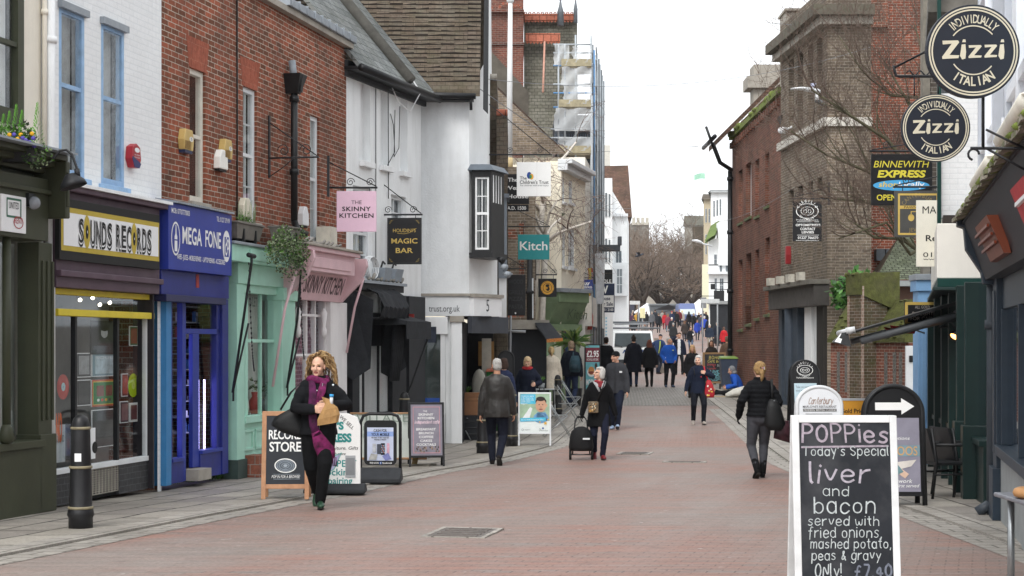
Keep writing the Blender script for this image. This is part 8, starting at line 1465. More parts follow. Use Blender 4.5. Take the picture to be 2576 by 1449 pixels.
wire('highest wire crossing the white sky',W_(1450,-8,50),W_(2200,75,43),.15);wire('second wire rising to the dark brick house',W_(1200,196,34.2),W_(2190,118,42),.5);wire('wire above the green flag',W_(1480,335,55),W_(1790,365,60),.2);wire('low wire at the height of the black gutter',W_(1480,380,55),W_(1800,362,60),.1);wire('thin wire from the tiled eave to the charity sign',W_(1205,222,33),W_(1440,385,36.6),.0,.008);wire('wire from the white house to the birch tree',W_(980,225,31),W_(1460,325,50),.2);wire('wire in front of the cream house',W_(1290,470,44),W_(1620,520,90),.3);wire('wire crossing the red brick windows',W_(1790,560,62),W_(2000,470,45),.2)
e=thing('flag','pale green flag flying far away in the white sky','flag',W_(1774,470,260));k=260/FPX;m=MB();m.add([(-x*k*28,.2*math.sin(x*5),(20+14*(1-y)+2*math.sin(x*4)-3*x)*k)for y in(1,0)for x in[i/8 for i in range(9)]],[(i,i+1,i+10,i+9)for i in range(8)],M('#9fcdb5',.7,.1));m.build('cloth',e);m=MB();m.tube([(0,0,-40*k),(0,0,37*k)],.05,GREYW,6);m.build('pole',e)
e=thing('pigeon','grey pigeon flying in front of the trees','bird',W_(1608,642,70));m=MB();PG=M('#4d525c',.7,.2,20);m.loft([((-.17,0,-.06),(0,.03,0),(0,0,.02)),((-.08,0,-.03),(0,.05,0),(0,0,.05)),((.03,0,.0),(0,.065,0),(0,0,.06)),((.11,0,.03),(0,.04,0),(0,0,.04)),((.15,0,.05),(0,.03,0),(0,0,.03)),((.19,0,.045),(0,.008,0),(0,0,.008))],PG,10);m.build('body',e)
for s in(-1,1):m=MB();m.add([(.06,s*.05,.02),(-.06,s*.05,.02),(-.14,s*.28,.1),(.0,s*.25,.12)],[(0,1,2,3)],PG);m.build('wing',e)
def limb(mb,p,d,L,r,depth,rr,mat,twig,up=.25,spread=.6,droop=0,minr=.006,tw=3,nseg=4):
 pts=[p];q=Vector(p);dd=Vector(d).normalized()
 for k in range(nseg):
  dd=(dd+Vector((rr.uniform(-1,1),rr.uniform(-1,1),rr.uniform(-1,1)))*.2+Vector((0,0,up*.25-droop*.3))).normalized();q=q+dd*L/nseg;pts.append(q.copy())
 rs=[max(minr*.7,r*(1-.5*k/nseg))for k in range(nseg+1)]
 (mb if r>twig[1]else twig[0]).tube(pts,rs,mat,6 if r>.05 else(4 if r>.02 else 3),r>.05)
 if depth<=0:return
 n=tw if depth>1 else tw+1
 for k in range(n):
  i=rr.randint(1,nseg)if k else nseg;o=pts[i];ax=Vector((rr.uniform(-1,1),rr.uniform(-1,1),rr.uniform(-.4,.8))).normalized()
  nd=(dd*(1-spread)+ax*spread*1.25).normalized();limb(mb,o,nd,L*rr.uniform(.55,.85),max(minr,rs[i]*rr.uniform(.5,.72)),depth-1,rr,mat,twig,up,spread,droop,minr,tw,nseg)
def tree(name,label,loc,h,r,mat,twmat,seed,forks=4,depth=4,L=None,fan=.7,up=.3,droop=0,minr=.012,tw=3,group=None,trunkh=.3,lean=(0,0)):
 rr=random.Random(seed);e=thing(name,label,'tree',loc,0,group);tm,cm=MB(),MB();top=Vector((lean[0]*h,lean[1]*h,h*trunkh))
 tm.tube([(0,0,-.2),top*.3,top*.7,top],[r*1.25,r,r*.9,r*.8],mat,10)
 for k in range(forks):
  a=6.283*k/forks+rr.uniform(-.4,.4);d=Vector((math.cos(a)*fan,math.sin(a)*fan,1)).normalized();limb(tm,top*rr.uniform(.8,1),d,(L or h*.3)*rr.uniform(.85,1.15),r*.55,depth,rr,mat,(cm,.03),up,.55,droop,minr,tw)
 for i in range(len(cm.mats)):cm.mats[i]=twmat
 tm.build('trunk',e)
 if cm.v:cm.build('crown',e)
 return e
BARK=M('#463d36',.9,.3,5,.6);TWIG=M('#75665a',.9,.3,2);TWIG2=M('#7a6c60',.9,.3,2)
for k,(px,Y,h,s,hh)in enumerate(((1597,205,9.5,1,.22),(1628,200,10,2,.25),(1655,210,10,3,.25),(1685,215,10.5,4,.25),(1712,205,9.5,5,.25),(1748,225,11,6,.25),(1610,235,11.5,7,.3),(1672,245,13.5,8,.3),(1722,250,12.5,9,.3))):
 tree('bare_tree',('leftmost bare tree leaning at the end of the street','bare brown tree beside the church tower base','bare tree left of the far blue van','bare tree directly behind the blue van','bare tree right of the blue van','bare tree beside the far right buildings','tall bare tree behind the church side of the street','tallest pale bare tree above the brown crowns','pale bare tree in front of the grey hall')[k],(wx(px,Y),Y,G(Y)),h,.5 if k<6 else .3,BARK if k<6 else TWIG2,TWIG if k<6 else TWIG2,s,5,4,h*.38,1.1 if k<6 else .7,.22,0,.026,3 if k<6 else 4,'bare trees at the end of the street',hh,(rnd.uniform(-.08,.08),0))
BIRCH=M('#cfc8be',.8,.3,6,.3);BTW=M('#76655c',.9,.3,4)
Y=47.5;tree('birch_tree','pale birch tree with hanging bare twigs in front of the scaffolding',(wx(1352,Y),Y,G(Y)),8.2,.1,BIRCH,BTW,14,5,4,1.45,.6,.3,.9,.005,3,None,.6,(.03,0))
Y=50;tree('birch_tree','second bare birch half hidden behind the brick tower pole',(wx(1318,Y),Y,G(Y)),10.5,.1,BIRCH,BTW,23,5,4,1.5,.55,.3,.9,.005,3,None,.62,(.06,0))
MB_=M('#5f5b48',.95,.35,8,.7,dirt=.5,dirtcol=(.09,.1,.04));Y=34
rr=random.Random(41);e=thing('street_tree','large bare street tree with mossy spreading branches behind the hanging signs','tree',(wx(2385,Y),Y,G(Y)+KH));tm,cm=MB(),MB();gz0=G(Y)+KH
L=lambda px,py,dy=0:Vector((wx(px,Y+dy)-e.location.x,dy,wz(py,Y+dy)-gz0))
tm.tube([L(2390,1160),L(2385,900),L(2372,700),L(2360,560)],[.24,.2,.18,.15],MB_,10)
for pts,r in(([(2372,690,0),(2330,645,-.5),(2268,600,-.8),(2200,598,-1),(2150,560,-1.2)],.09),([(2365,600,0),(2300,540,.5),(2240,520,.8),(2150,505,1),(2060,495,1.2)],.085),([(2360,560,0),(2300,440,-.3),(2230,350,-.6),(2130,285,-1),(2040,225,-1.3)],.09),([(2360,540,0),(2340,380,.3),(2280,250,.6),(2210,130,.9)],.08),([(2360,520,0),(2370,350,.2),(2340,200,.4),(2300,60,.8)],.08),([(2355,580,0),(2260,470,0),(2180,430,0),(2080,390,-.5),(1990,330,-1)],.08),([(2360,600,0),(2290,640,-1),(2230,560,-1.4),(2110,600,-2)],.07),([(2310,245,.5),(2240,240,.5),(2170,180,.5),(2110,90,.5)],.06)):
 P3=[L(*q)for q in pts];n=len(P3);r*=.62;tm.tube(P3,[r*(1-.7*i/(n-1))for i in range(n)],MB_,8)
 for i in range(1,n):
  for k in range(4):
   a=P3[i-1].lerp(P3[i],rr.uniform(.1,1));d=(P3[i]-P3[i-1]).normalized()+Vector((rr.uniform(-.9,.5),rr.uniform(-.8,.8),rr.uniform(-.1,1.1)));limb(tm,a,d,rr.uniform(.7,1.4),r*.33*(1-.6*i/n)+.006,3,rr,MB_,(cm,.016),.35,.5,0,.004,3)
cm.mats=[M('#6a5a50',.9,.3,3)]*len(cm.mats);tm.build('trunk',e);cm.build('crown',e)
e=thing('laurel_shrub','glossy green shrub growing behind the flint wall','shrub',W_(2135,760,42));m=MB();leafball(m,(0,0,.2),(.45,.35,.42),420,.2,[M('#3f6b32',.4,.4,6),M('#2f5226',.4,.4,6),M('#5d8a45',.4,.3,6)],51);leafball(m,(.25,0,.5),(.3,.3,.3),160,.2,[M('#3f6b32',.4,.4,6),M('#5d8a45',.4,.3,6)],52);m.build('foliage',e);m=MB();m.tube([(0,0,-.9),(.03,0,.2)],.03,BARK,6);m.build('stem',e)
Y=47;e=thing('palm_plant','spiky green palm in a pot by the green shop','plant',(wx(1443,Y),Y,G(Y)+KH));m=MB();rr=random.Random(61);pz=wz(862,Y)-e.location.z
for k in range(46):
 a=rr.uniform(0,6.28);el=rr.uniform(-.1,1.1);L_=rr.uniform(.45,.8);d=Vector((math.cos(a)*math.cos(el),math.sin(a)*math.cos(el),math.sin(el)));s=d.cross(Vector((0,0,1))).normalized()*.035;p=Vector((0,0,pz));mid=p+d*L_*.55;end=p+d*L_+Vector((0,0,-.25*L_));m.add([p-s*.3,p+s*.3,mid+s,end,mid-s],[(0,1,2,3,4)],M(rr.choice(['#5f7f3f','#7a9450','#4a6a38','#97a565']),.6,.3,6))
m.build('fronds',e);m=MB();m.tube([(0,0,0),(0,0,pz)],.06,BARK,8);m.lathe([(.2,0),(.25,.5),(.22,.5),(.2,.45)],(0,0,0),BLACK,14);m.build('pot',e)
m=MB();rr=random.Random(71)
for px,py in((90,1265),(145,1262),(340,1228),(392,1222),(412,1220),(520,1208),(553,1205),(575,1202),(475,1213),(700,1190),(2468,1240),(2480,1243),(430,1218)):
 g=gp(px,py,KH)
 for k in range(26):x,y=g.x+rr.gauss(0,.06),g.y+rr.gauss(0,.05);m.tube([(x,y,g.z),(x+rr.uniform(-.03,.03),y,g.z+rr.uniform(.03,.1)),(x+rr.uniform(-.07,.07),y-.02,g.z+rr.uniform(.03,.11))],[.004,.004,.002],LEAFG,3)
m.build('weeds').__setitem__('kind','stuff')
Y=76;g=Vector((wx(1592,Y),Y,G(Y)));e=thing('flatbed_truck','white flatbed truck facing the camera with ladders and a rack above its cab','truck',g);VW=M('#e3e5e4',.35,.05,3);w=.95
k=Y/FPX;H=wz(832,Y)-g.z;zw0,zw1=wz(875,Y)-g.z,wz(845,Y)-g.z
m=MB();m.loft([((0,.6,z),(x,0,0),(0,d,0))for z,x,d in((.45,w,.9),(.5,w,1.0),(1.1,w,1.02),(zw0,w,1.0),(zw1,w*.93,.82),(H,w*.88,.75),(H+.05,w*.8,.6))],VW,4)
m=MB();m.hexa([(-w,-.3,.35),(w,-.3,.35),(w,1.4,.35),(-w,1.4,.35),(-w,-.3,zw0),(w,-.3,zw0),(w,1.4,zw0),(-w,1.4,zw0)],VW);m.hexa([(-w,-.3,zw0),(w,-.3,zw0),(w,1.4,zw0),(-w,1.4,zw0),(-w*.92,.12,H),(w*.92,.12,H),(w*.92,1.4,H),(-w*.92,1.4,H)],VW);m.build('cab',e,.05)
m=MB();q=lambda t:-.3+.42*t-.015;m.add([(-w*.9,q(.06),zw0+.06*(H-zw0)),(w*.9,q(.06),zw0+.06*(H-zw0)),(w*.84,q(.86),zw0+.86*(H-zw0)),(-w*.84,q(.86),zw0+.86*(H-zw0))],[(0,1,2,3)],M('#323b3e',.35,.5,1.2,spec=.2));ws_=m.build('windscreen',e)
for s in(-.5,.4):m=MB();m.tube([(s,q(.02)-.02,zw0+.02),(s-.35,q(.25)-.02,zw0+.22*(H-zw0))],.015,INK,5);m.build('wiper',ws_)
m=MB();m.box(-w*1.02,w*1.02,-.42,-.28,.2,.55,M('#3c3f42',.6));m.box(-.28,.28,-.435,-.42,.3,.42,PAPER);m.build('bumper',e,.03)
for s in(-1,1):m=MB();m.box(s*.82-.14,s*.82+.14,-.33,-.295,.6,.74,M('#cfd6d8',.15,.1));m.box(s*.82-.14+.29*(s>0)*0,s*.82+.14,-.331,-.296,.75,.8,M('#d8843a',.3));m.build('headlight',e)
m=MB();m.text("ALDERS",-.5,.5,.84,.15,-.31,M('#2a4a80'),bold=.04);m.build('lettering',e)
for s in(-1,1):m=MB();m.box(s*1.12-.08,s*1.12+.08,-.1,.0,1.15,1.5,BLACK);m.tube([(s*w,0,1.3),(s*1.12,-.05,1.3)],.02,BLACK,5);m.build('wing_mirror',e)
for s in(-1,1):
 m=MB();m.tube([(s*.68,.35,.38),(s*.95,.35,.38)],.38,INK,18);wh_=m.build('wheel',e);m=MB();m.tube([(s*.95,.35,.38),(s*.97,.35,.38)],.2,GREYW,12);m.build('hub',wh_)
m=MB();m.box(-1.0,1.0,1.6,5.2,.85,1.0,M('#55585c',.6));m.box(-1.0,-.95,1.6,5.2,1.0,1.4,M('#7d8084',.6));m.box(.95,1.0,1.6,5.2,1.0,1.4,M('#7d8084',.6));m.build('flatbed',e)
m=MB();zr=H+.12
for y in(1.5,5.0):m.tube([(-1,y,.9),(-1,y,zr+.3),(1,y,zr+.3),(1,y,.9)],.03,M('#5d6064',.5),6)
m.tube([(-1.15,.2,zr),(1.25,.2,zr)],.04,M('#6d7074',.5),6);m.tube([(-.8,.6,zr+.18),(.8,.6,zr+.2)],.03,M('#8d8f92',.5),6);m.tube([(-1,1.5,zr),(-1,5,zr)],.03,M('#5d6064',.5),6);m.tube([(1,1.5,zr),(1,5,zr)],.03,M('#5d6064',.5),6);m.build('rack',e)
e2=thing('timber_plank','grey timber planks leaning against the side of the truck','planks',(wx(1655,74),74,G(74)));m=MB();m.hexa([(.1,0,0),(.3,0,0),(.3,.1,0),(.1,.1,0),(-.15,.2,1.55),(.02,.2,1.55),(.02,.3,1.55),(-.15,.3,1.55)],M('#8a8175',.8,.25,8));m.build('board',e2)
Y=180;g=Vector((wx(1729,Y),Y,G(Y)));e=thing('blue_van','grey blue van parked at the far end of the street','van',g);VB=M('#5d6a94',.35,.08,3);H=wz(763,Y)-g.z;w=.98
m=MB();m.hexa([(-w,-.9,.4),(w,-.9,.4),(w,4,.4),(-w,4,.4),(-w,-.9,1.15),(w,-.9,1.15),(w,4,1.15),(-w,4,1.15)],VB);m.hexa([(-w,-.3,1.15),(w,-.3,1.15),(w,4,1.15),(-w,4,1.15),(-w*.86,.5,H),(w*.86,.5,H),(w*.86,4,H),(-w*.86,4,H)],VB);m.build('body',e,.12)
m=MB();m.add([(-w*.88,-.34,1.2),(w*.88,-.34,1.2),(w*.82,.06,1.2+.45*(H-1.15)),(-w*.82,.06,1.2+.45*(H-1.15))],[(0,1,2,3)],M('#b9c2c4',.15,.15,1));m.build('windscreen',e)
for s in(-1,1):m=MB();m.box(s*.75-.18,s*.75+.18,-.93,-.89,.75,.95,GREYW);m.build('headlight',e);m=MB();m.tube([(s*.75,0,.33),(s*.98,0,.33)],.33,INK,14);m.build('wheel',e)
e=thing('trailer','dark market trailer left of the far blue van','trailer',(wx(1680,188),188,G(188)));m=MB();m.box(-2.0,1.5,0,3,.4,2.1,M('#5a5e62',.5,.15));m.box(-2.1,1.6,-.15,3,2.1,2.3,M('#777b7e',.5));m.build('body',e,.03);m=MB();m.tube([(-1.8,-.4,1.0),(0,-1.4,1.5),(1.5,-.4,1.1)],.04,BLACK,5);m.add([(-1.6,-.5,1.6),(1.4,-.5,1.6),(0,-1.2,2.2)],[(0,1,2)],M('#4a4d52',.7));m.build('awning',e)
for px,Y,w,lb,c2 in((1628,190,1.8,'white market tent left of the street end',None),(1759,190,2.0,'white peaked market tent with a green side right of the van','#3f8a6a')):
 g=Vector((wx(px,Y),Y,G(Y)));e=thing('market_tent',lb,'tent',g);m=MB();zt=wz(792 if c2 else 790,Y)-g.z;zp=wz(752 if c2 else 762,Y)-g.z
 m.add([(-w,-w,zt),(w,-w,zt),(w,w,zt),(-w,w,zt),(0,0,zp),(-w,-w,zt-.3),(w,-w,zt-.3)],[(0,1,4),(1,2,4),(2,3,4),(3,0,4),(5,6,1,0)],PAPER);m.build('canopy',e);m=MB()
 for x in(-w,w):m.tube([(x,-w,0),(x,-w,zt)],.03,GREYW,5);m.tube([(x,w,0),(x,w,zt)],.03,GREYW,5)
 m.build('poles',e)
 if c2:m=MB();m.add([(0,-w-.02,zt),(w*1.1,-w-.02,zt-.05),(w*.4,-.4,zp-.5)],[(0,1,2)],M(c2,.6));m.build('green_side',e)
for(px,Y,x0,y0,x1,y1,c,lb,nm)in((1622,120,1577,757,1610,766,'#c9cbcb','pale sign board on posts above the crowd','sign_board'),(1784,112,1763,752,1810,762,'#b9bcbc','pale direction sign at the right above the crowd','sign_board'),(1622,125,1610,775,1623,800,'#d6cfa4','pale yellow standing banner by the crowd','standing_banner')):
 e=thing(nm,lb,'sign',(wx((x0+x1)/2,Y),Y,G(Y)));k=Y/FPX;m=MB();w=(x1-x0)*k/2;m.box(-w,w,0,.08,wz(y1,Y)-G(Y),wz(y0,Y)-G(Y),M(c,.6));m.build('board',e);m=MB();[m.tube([(s*w*.8,.1,0),(s*w*.8,.1,wz(y0,Y)-G(Y))],.05,M('#8b8e90',.5),6)for s in((-1,1)if nm=='sign_board'else(0,))];m.build('post',e)
e=thing('shop_display','dark shop entrance with a purple board on the far left','shopfront',(wx(1566,182),182,G(182)));k=182/FPX;m=MB();m.box(-14*k,30*k,0,1,0,wz(760,182)-G(182),M('#3a3c4a',.7,.3,2));m.box(-20*k,5*k,-.1,0,1.2,wz(752,182)-G(182),M('#4a4766',.6));m.build('front',e)
e=thing('shop_window','white framed shop window edge with pale blue lettering','shopfront',(wx(1530,70),70,G(70)));k=70/FPX;m=MB();m.box(-10*k,12*k,0,.3,0,wz(785,70)-G(70),WHITE2);m.box(-14*k,-10*k,-.05,.3,0,wz(785,70)-G(70),BK);m.build('frame',e);m=MB()
for j in range(14):m.box(-7*k,-3*k,-.01,0,.6+j*.14,.66+j*.14,M('#8fc8dc',.5))
m.build('lettering',e)
TS=bpy.data.scenes.new("work");TVL=TS.view_layers[0]
def remesh(mb,vox,name,parent,mats,smooth=3,disp=None,matfn=None):
 """one continuous surface grown from overlapping volumes"""
 me=bpy.data.meshes.new('w');me.from_pydata(mb.v,[],mb.f);ob=bpy.data.objects.new('w',me);TS.collection.objects.link(ob)
 r=ob.modifiers.new('r','REMESH');r.mode='VOXEL';r.voxel_size=vox;r.use_smooth_shade=True
 if smooth:s=ob.modifiers.new('s','SMOOTH');s.factor=.5;s.iterations=smooth
 TVL.update();dg=TVL.depsgraph;nm=bpy.data.meshes.new_from_object(ob.evaluated_get(dg));nm.name=name
 bpy.data.objects.remove(ob);bpy.data.meshes.remove(me)
 if disp:
  ns=[v.normal.copy()for v in nm.vertices]
  for v,n in zip(nm.vertices,ns):v.co+=n*disp(v.co)
 nm.materials.clear()
 for m in mats:nm.materials.append(m)
 if matfn:
  for p in nm.polygons:p.material_index=matfn(p.center)
 nm.polygons.foreach_set('use_smooth',[True]*len(nm.polygons))
 o=bpy.data.objects.new(name,nm);COL.objects.link(o);o.parent=parent;return o
def ik(a,t,l1,l2,pole):
 a,t=Vector(a),Vector(t);d=t-a;L=min(d.length,(l1+l2)*.995);u=d.normalized();t=a+u*L
 x=(l1*l1-l2*l2+L*L)/(2*L);h=math.sqrt(max(0,l1*l1-x*x));p=Vector(pole);p=p-u*p.dot(u)
 p=p.normalized()if p.length>1e-6 else Vector((0,1,0));return a+u*x+p*h,t
def wrinkle(amp,fx=9,fz=7,seed=0):
 o=Vector((seed*3.1,seed*1.7,0));return lambda c:amp*(noise.noise(Vector((c.x*fx,c.y*fx,c.z*fz))+o)+.6*noise.noise(Vector((c.x*fx*2.3,c.y*fx*2.3,c.z*fz*2.8))+o))
def quilt(amp,step,seed=0):w=wrinkle(amp*.6,10,9,seed);return lambda c:amp*(abs(math.sin(c.z*math.pi/step))-.5)+w(c)
CL=lambda c,b=.25,sc=18:M(c,.88,.16,sc,b,spec=.15)
SKIN={'f':'#d9ad95','m':'#c99a82','t':'#b98a70','d':'#8a6048'}
def hand(mb,wr,d,s,side,curl,mt,fine):
 d=Vector(d).normalized();s=Vector(s);s=(s-d*s.dot(d)).normalized();n=d.cross(s)
 if n.x*side>0:n=-n
 wr=Vector(wr)
 if not fine:mb.ell(wr+d*.07,(.035,.035,.07),mt,8,6,d.to_track_quat('Z','Y').to_matrix());return
 mb.loft([(wr-d*.02,s*.026,n*.02),(wr+d*.02,s*.032,n*.018),(wr+d*.06,s*.04,n*.016),(wr+d*.09,s*.04,n*.013)],mt,12)
 for i,L in enumerate((.07,.078,.072,.056)):
  p=wr+d*.085+s*(.031-.0207*i);pts=[p-d*.02,p];a=curl*(.55+.08*i);dd=d+s*(.06-.04*i)
  for f in(.45,.32,.26):dd=(dd*math.cos(a)+n*math.sin(a)).normalized();nn=n;pts.append(pts[-1]+dd*L*f);n2=(n-dd*n.dot(dd)).normalized();dd=(dd*math.cos(a*.6)+n2*math.sin(a*.6)).normalized()
  mb.tube(pts,[.0095,.0095,.009,.0085,.0075],mt,8,True,1,True)
 p=wr+d*.025+s*.03;mb.tube([p-s*.012,p+d*.02+s*.018+n*.008,p+d*.05+s*.026+n*(.012+.02*curl),p+d*.072+s*.02+n*(.016+.032*curl)],[.014,.0125,.0105,.009],mt,8,True,1,True)
def person(label,loc,h=1.72,yaw=0,legs=((0,0,0,0),(0,0,0,0)),arms=(None,None),head=(0,0,0),coat=None,trou='#1d2026',shoe='#1b1a1a',hair=('short','#8d8a86'),skin='f',fem=False,vox=.013,fine=True,lean=0,hip=.9,collar=None,tw=1.0,inner=None,poles=(None,None),curl=(.5,.5),gloves=None,boots=False,group=None,sleeve=1.0):
 e=thing('person',label,'person',loc,R(yaw),group);k=h/1.72;e.scale=(k,k,k);dz=hip-.9
 c=dict(col='#1c1d20',hem=.86,bulk=.0,flare=.02,disp=None,mat=None);c.update(coat or{});sw=.175 if fem else .19
 S=MB();T=MB();C=MB();mt=DARK
 ln=lambda z:-lean*max(0,z-.9)
 tor=[(1.48,.065,.062),(1.455,.1,.075),(1.425,.14 if fem else .15,.092),(1.385,sw-.012,.108),(1.31,sw-.004,.122+(.012 if fem else 0)),(1.2,sw-.008,.125),(1.08,sw-.025,.115),(.98,sw-.01,.128),(.88,sw+.005,.138)]
 tor=[(z,x,y)for z,x,y in tor if z>c['hem']-.02]
 z=.80
 while z>c['hem']:tor.append((z,sw+.005+c['flare']*(.88-z)/.4,.138+c['flare']*(.88-z)/.4));z-=.1
 tor.append((c['hem'],sw+.005+c['flare']*max(0,.9-c['hem'])/.4,.138+c['flare']*max(0,.9-c['hem'])/.4))
 b=c['bulk']
 C.loft([((0,ln(z)+.005,z+dz),(x+b,0,0),(0,y+b*.9,0))for z,x,y in tor],mt,20)
 S.loft([((0,ln(z)+.005,z+dz),(x*.82,0,0),(0,y*.8,0))for z,x,y in tor if z>.85],mt,14)
 hips=[]
 for i,sd in((0,1),(1,-1)):
  dx,dy,dzf,pit=legs[i];hp=Vector((sd*.088,0,hip));an=Vector((sd*.085+dx,dy,.095+dzf));kn,an=ik(hp,an,.44,.42,(sd*.15,-1,0));hips.append((hp,kn,an))
  T.tube([hp+Vector((0,0,.06)),hp.lerp(kn,.35),kn,kn.lerp(an,.45),an+Vector((0,0,.0))],[.1*tw,.092*tw,.066*tw+.004,.06*tw,.05*tw+.004 if not boots else .045],mt,12,True,1,True);S.tube([hp,kn,an],[.07,.05,.035],mt,8,True,1,True)
  m=MB();ft=Vector((dx*.4+sd*.12,-1,0)).normalized();ft=(ft*math.cos(R(pit))+Vector((0,0,-math.sin(R(pit))))).normalized();sx=ft.cross(Vector((0,0,1))).normalized();up=sx.cross(ft).normalized();hb=an-up*.05-ft*.05
  m.loft([(hb,sx*.02,up*.03),(hb+ft*.02,sx*.036,up*.045),(hb+ft*.09,sx*.04,up*.05),(hb+ft*.17-up*.008,sx*.046,up*.036),(hb+ft*.225-up*.016,sx*.036,up*.024),(hb+ft*.25-up*.02,sx*.014,up*.013)],CL(shoe,.1)if isinstance(shoe,str)else shoe,12)
  if boots:m.tube([an-up*.04,an+Vector((0,0,.0)),an+(kn-an)*.38],[.045,.05,.058],CL(shoe,.1)if isinstance(shoe,str)else shoe,12)
  so=hb-up*.043;m.loft([(so,sx*.03,up*.008),(so+ft*.1,sx*.038,up*.008),(so+ft*.2,sx*.044,up*.008),(so+ft*.25,sx*.018,up*.006)],M('#2a2826',.8),10);m.build('shoe',e)
 T.ell((0,.01,hip+.0),(.165*min(1.1,tw),.125,.12),mt,16,10)
 hands=[]
 for i,sd in((0,1),(1,-1)):
  sh=Vector((sd*(sw-.022),ln(1.4)+.005,1.378+dz));tg=Vector(arms[i])if arms[i]else Vector((sd*.275,-.03,.80+dz));el,wr=ik(sh,tg,.285,.265,poles[i]or(sd*.5,.9,-.3));d=(wr-el).normalized()
  C.tube([sh+Vector((-sd*.03,0,.0)),sh.lerp(el,.5),el,el.lerp(wr,.5),wr],[.064+b*.6,.06+b*.6,.053+b*.55,.048+b*.5,.04+b*.4],mt,12,True,1,True)
  S.tube([sh,el,wr+d*.01],[.045,.034,.026],mt,8,True,1,True)
  sv=Vector((0,-1,0))if abs(d.z)>.6 else Vector((0,0,1));hand(S,wr,d,sv,sd,curl[i],mt,fine);hands.append((wr,d))
 pv=Vector((0,ln(1.5),1.49+dz));Mh=Matrix.Translation(pv)@Matrix.Rotation(R(head[0]),4,'Z')@Matrix.Rotation(R(head[1]),4,'X')@Matrix.Rotation(R(head[2]),4,'Y');hc=Vector((0,-.022,.118));M3=Mh.to_3x3()
 H=lambda x,y,z:Mh@(hc+Vector((x,y,z)))
 def he(mb,p,r,m_=mt,n=14,q=9):mb.ell(H(*p),r,m_,n,q,M3)
 S.tube([Vector((0,ln(1.42)+.012,1.42+dz)),H(0,.03,-.06)],[.062,.054],mt,12)
 he(S,(0,.014,.03),(.074,.094,.088));he(S,(0,-.024,-.03),(.06,.068,.085))
 if fine:
  he(S,(0,-.072,-.09),(.028,.022,.022));S.tube([H(0,-.09,.02),H(0,-.108,-.008),H(0,-.116,-.026)],[.009,.012,.0145],mt,8,True,1,True);he(S,(.013,-.1,-.028),(.009,.01,.008));he(S,(-.013,-.1,-.028),(.009,.01,.008))
  he(S,(0,-.09,-.054),(.024,.011,.0075));he(S,(0,-.088,-.066),(.021,.011,.0075))
  for s in(-1,1):he(S,(s*.03,-.08,.027),(.028,.013,.009));he(S,(s*.036,-.064,-.026),(.027,.024,.024));he(S,(s*.076,.012,-.005),(.01,.022,.032))
 else:
  S.tube([H(0,-.09,.015),H(0,-.112,-.025)],[.012,.016],mt,6,True,1,True);[he(S,(s*.075,.012,-.005),(.012,.022,.03))for s in(-1,1)]
 Mi=Mh.inverted();sk=M(SKIN[skin],.55,.08,16,.08,spec=.3);lips=M('#a8625a'if fem else'#a5705f',.45,.1);dk=M('#2b211d',.4);br=M(hair[1],.8,.2);gl=CL(gloves)if gloves else sk
 def mf(cn):
  q=Mi@cn-hc
  if gloves and any((cn-w).length<.22 and(cn-w).dot(dd)>-.01 for w,dd in hands):return 4
  if q.y>-.04 or abs(q.x)>.07 or abs(q.z)>.1:return 0
  ax=abs(q.x)
  if(ax-.031)**2/.00022+(q.z-.008)**2/.00005<1 and q.y<-.055:return 2
  if .014<ax<.05 and .022<q.z-.004+.25*abs(ax-.03)<.032 and q.y<-.06:return 3
  if(q.x/.024)**2+((q.z+.06)/.0115)**2<1 and q.y<-.08:return 1
  return 0
 remesh(S,vox*.5 if fine else vox,'body',e,[sk,lips,dk,br,gl],2 if fine else 1,None,mf)
 cm_=c['mat']or CL(c['col'],.3)
 def cmf(cn):return 0
 if collar:
  cr=Vector((0,ln(1.46),1.455+dz));C.loft([(cr+Vector((0,.02,-.03)),(.095+b*.4,0,0),(0,.085+b*.4,0)),(cr+Vector((0,.01,.03)),(.08+b*.4,0,0),(0,.075+b*.4,0)),(cr+Vector((0,.014,collar)),(.082+b*.4,0,0),(0,.08+b*.4,0))],mt,16)
 mats=[cm_,CL(inner)]if inner else[cm_]
 remesh(C,vox,'coat',e,mats,3,c['disp']or(wrinkle(.006,9,7,len(label))if fine else None),(lambda cn:1 if(abs(cn.x)<.055-.0*cn.z and cn.y<-.06 and cn.z>c['hem']+.02+dz)else 0)if inner else None)
 remesh(T,vox,'trousers',e,[CL(trou,.25)],3,wrinkle(.005,8,10,len(label)+1)if fine else None)
 ht,hcol=hair[0],hair[1];hm=M(hcol,.75,.3,45,.7,spec=.25);Hm=MB();v2=max(.009,vox*.6)
 if ht in('short','long','bob','tail','bun','curly','thin'):
  t=.006 if ht=='thin'else .012
  he(Hm,(0,.03,.052),(.072+t,.084+t,.076+t));he(Hm,(0,.05,.0),(.068+t,.062+t,.075+t))
  if ht in('bob','long','curly','tail'):[he(Hm,(s*.068,.025,-.01 if ht!='tail'else .02),(.024,.06,.085 if ht!='tail'else .05))for s in(-1,1)]
  if ht=='bob':he(Hm,(0,.06,-.05),(.085,.05,.07));[he(Hm,(s*.07,.026,-.05),(.02,.045,.055))for s in(-1,1)];he(Hm,(.02,-.05,.092),(.05,.03,.02))
  if ht=='long':Hm.loft([(H(0,.07,.0),M3@Vector((.09,0,0)),M3@Vector((0,.045,0))),(H(0,.09,-.14),M3@Vector((.1,0,0)),M3@Vector((0,.04,0))),(H(0,.1,-.28),M3@Vector((.085,0,0)),M3@Vector((0,.035,0))),(H(0,.1,-.42),M3@Vector((.05,0,0)),M3@Vector((0,.02,0)))],mt,14);[Hm.tube([H(s*.07,-.02,.03),H(s*.088,-.03,-.06),H(s*.085,-.04,-.16)],[.02,.025,.02],mt,8,True,1,True)for s in(-1,1)]
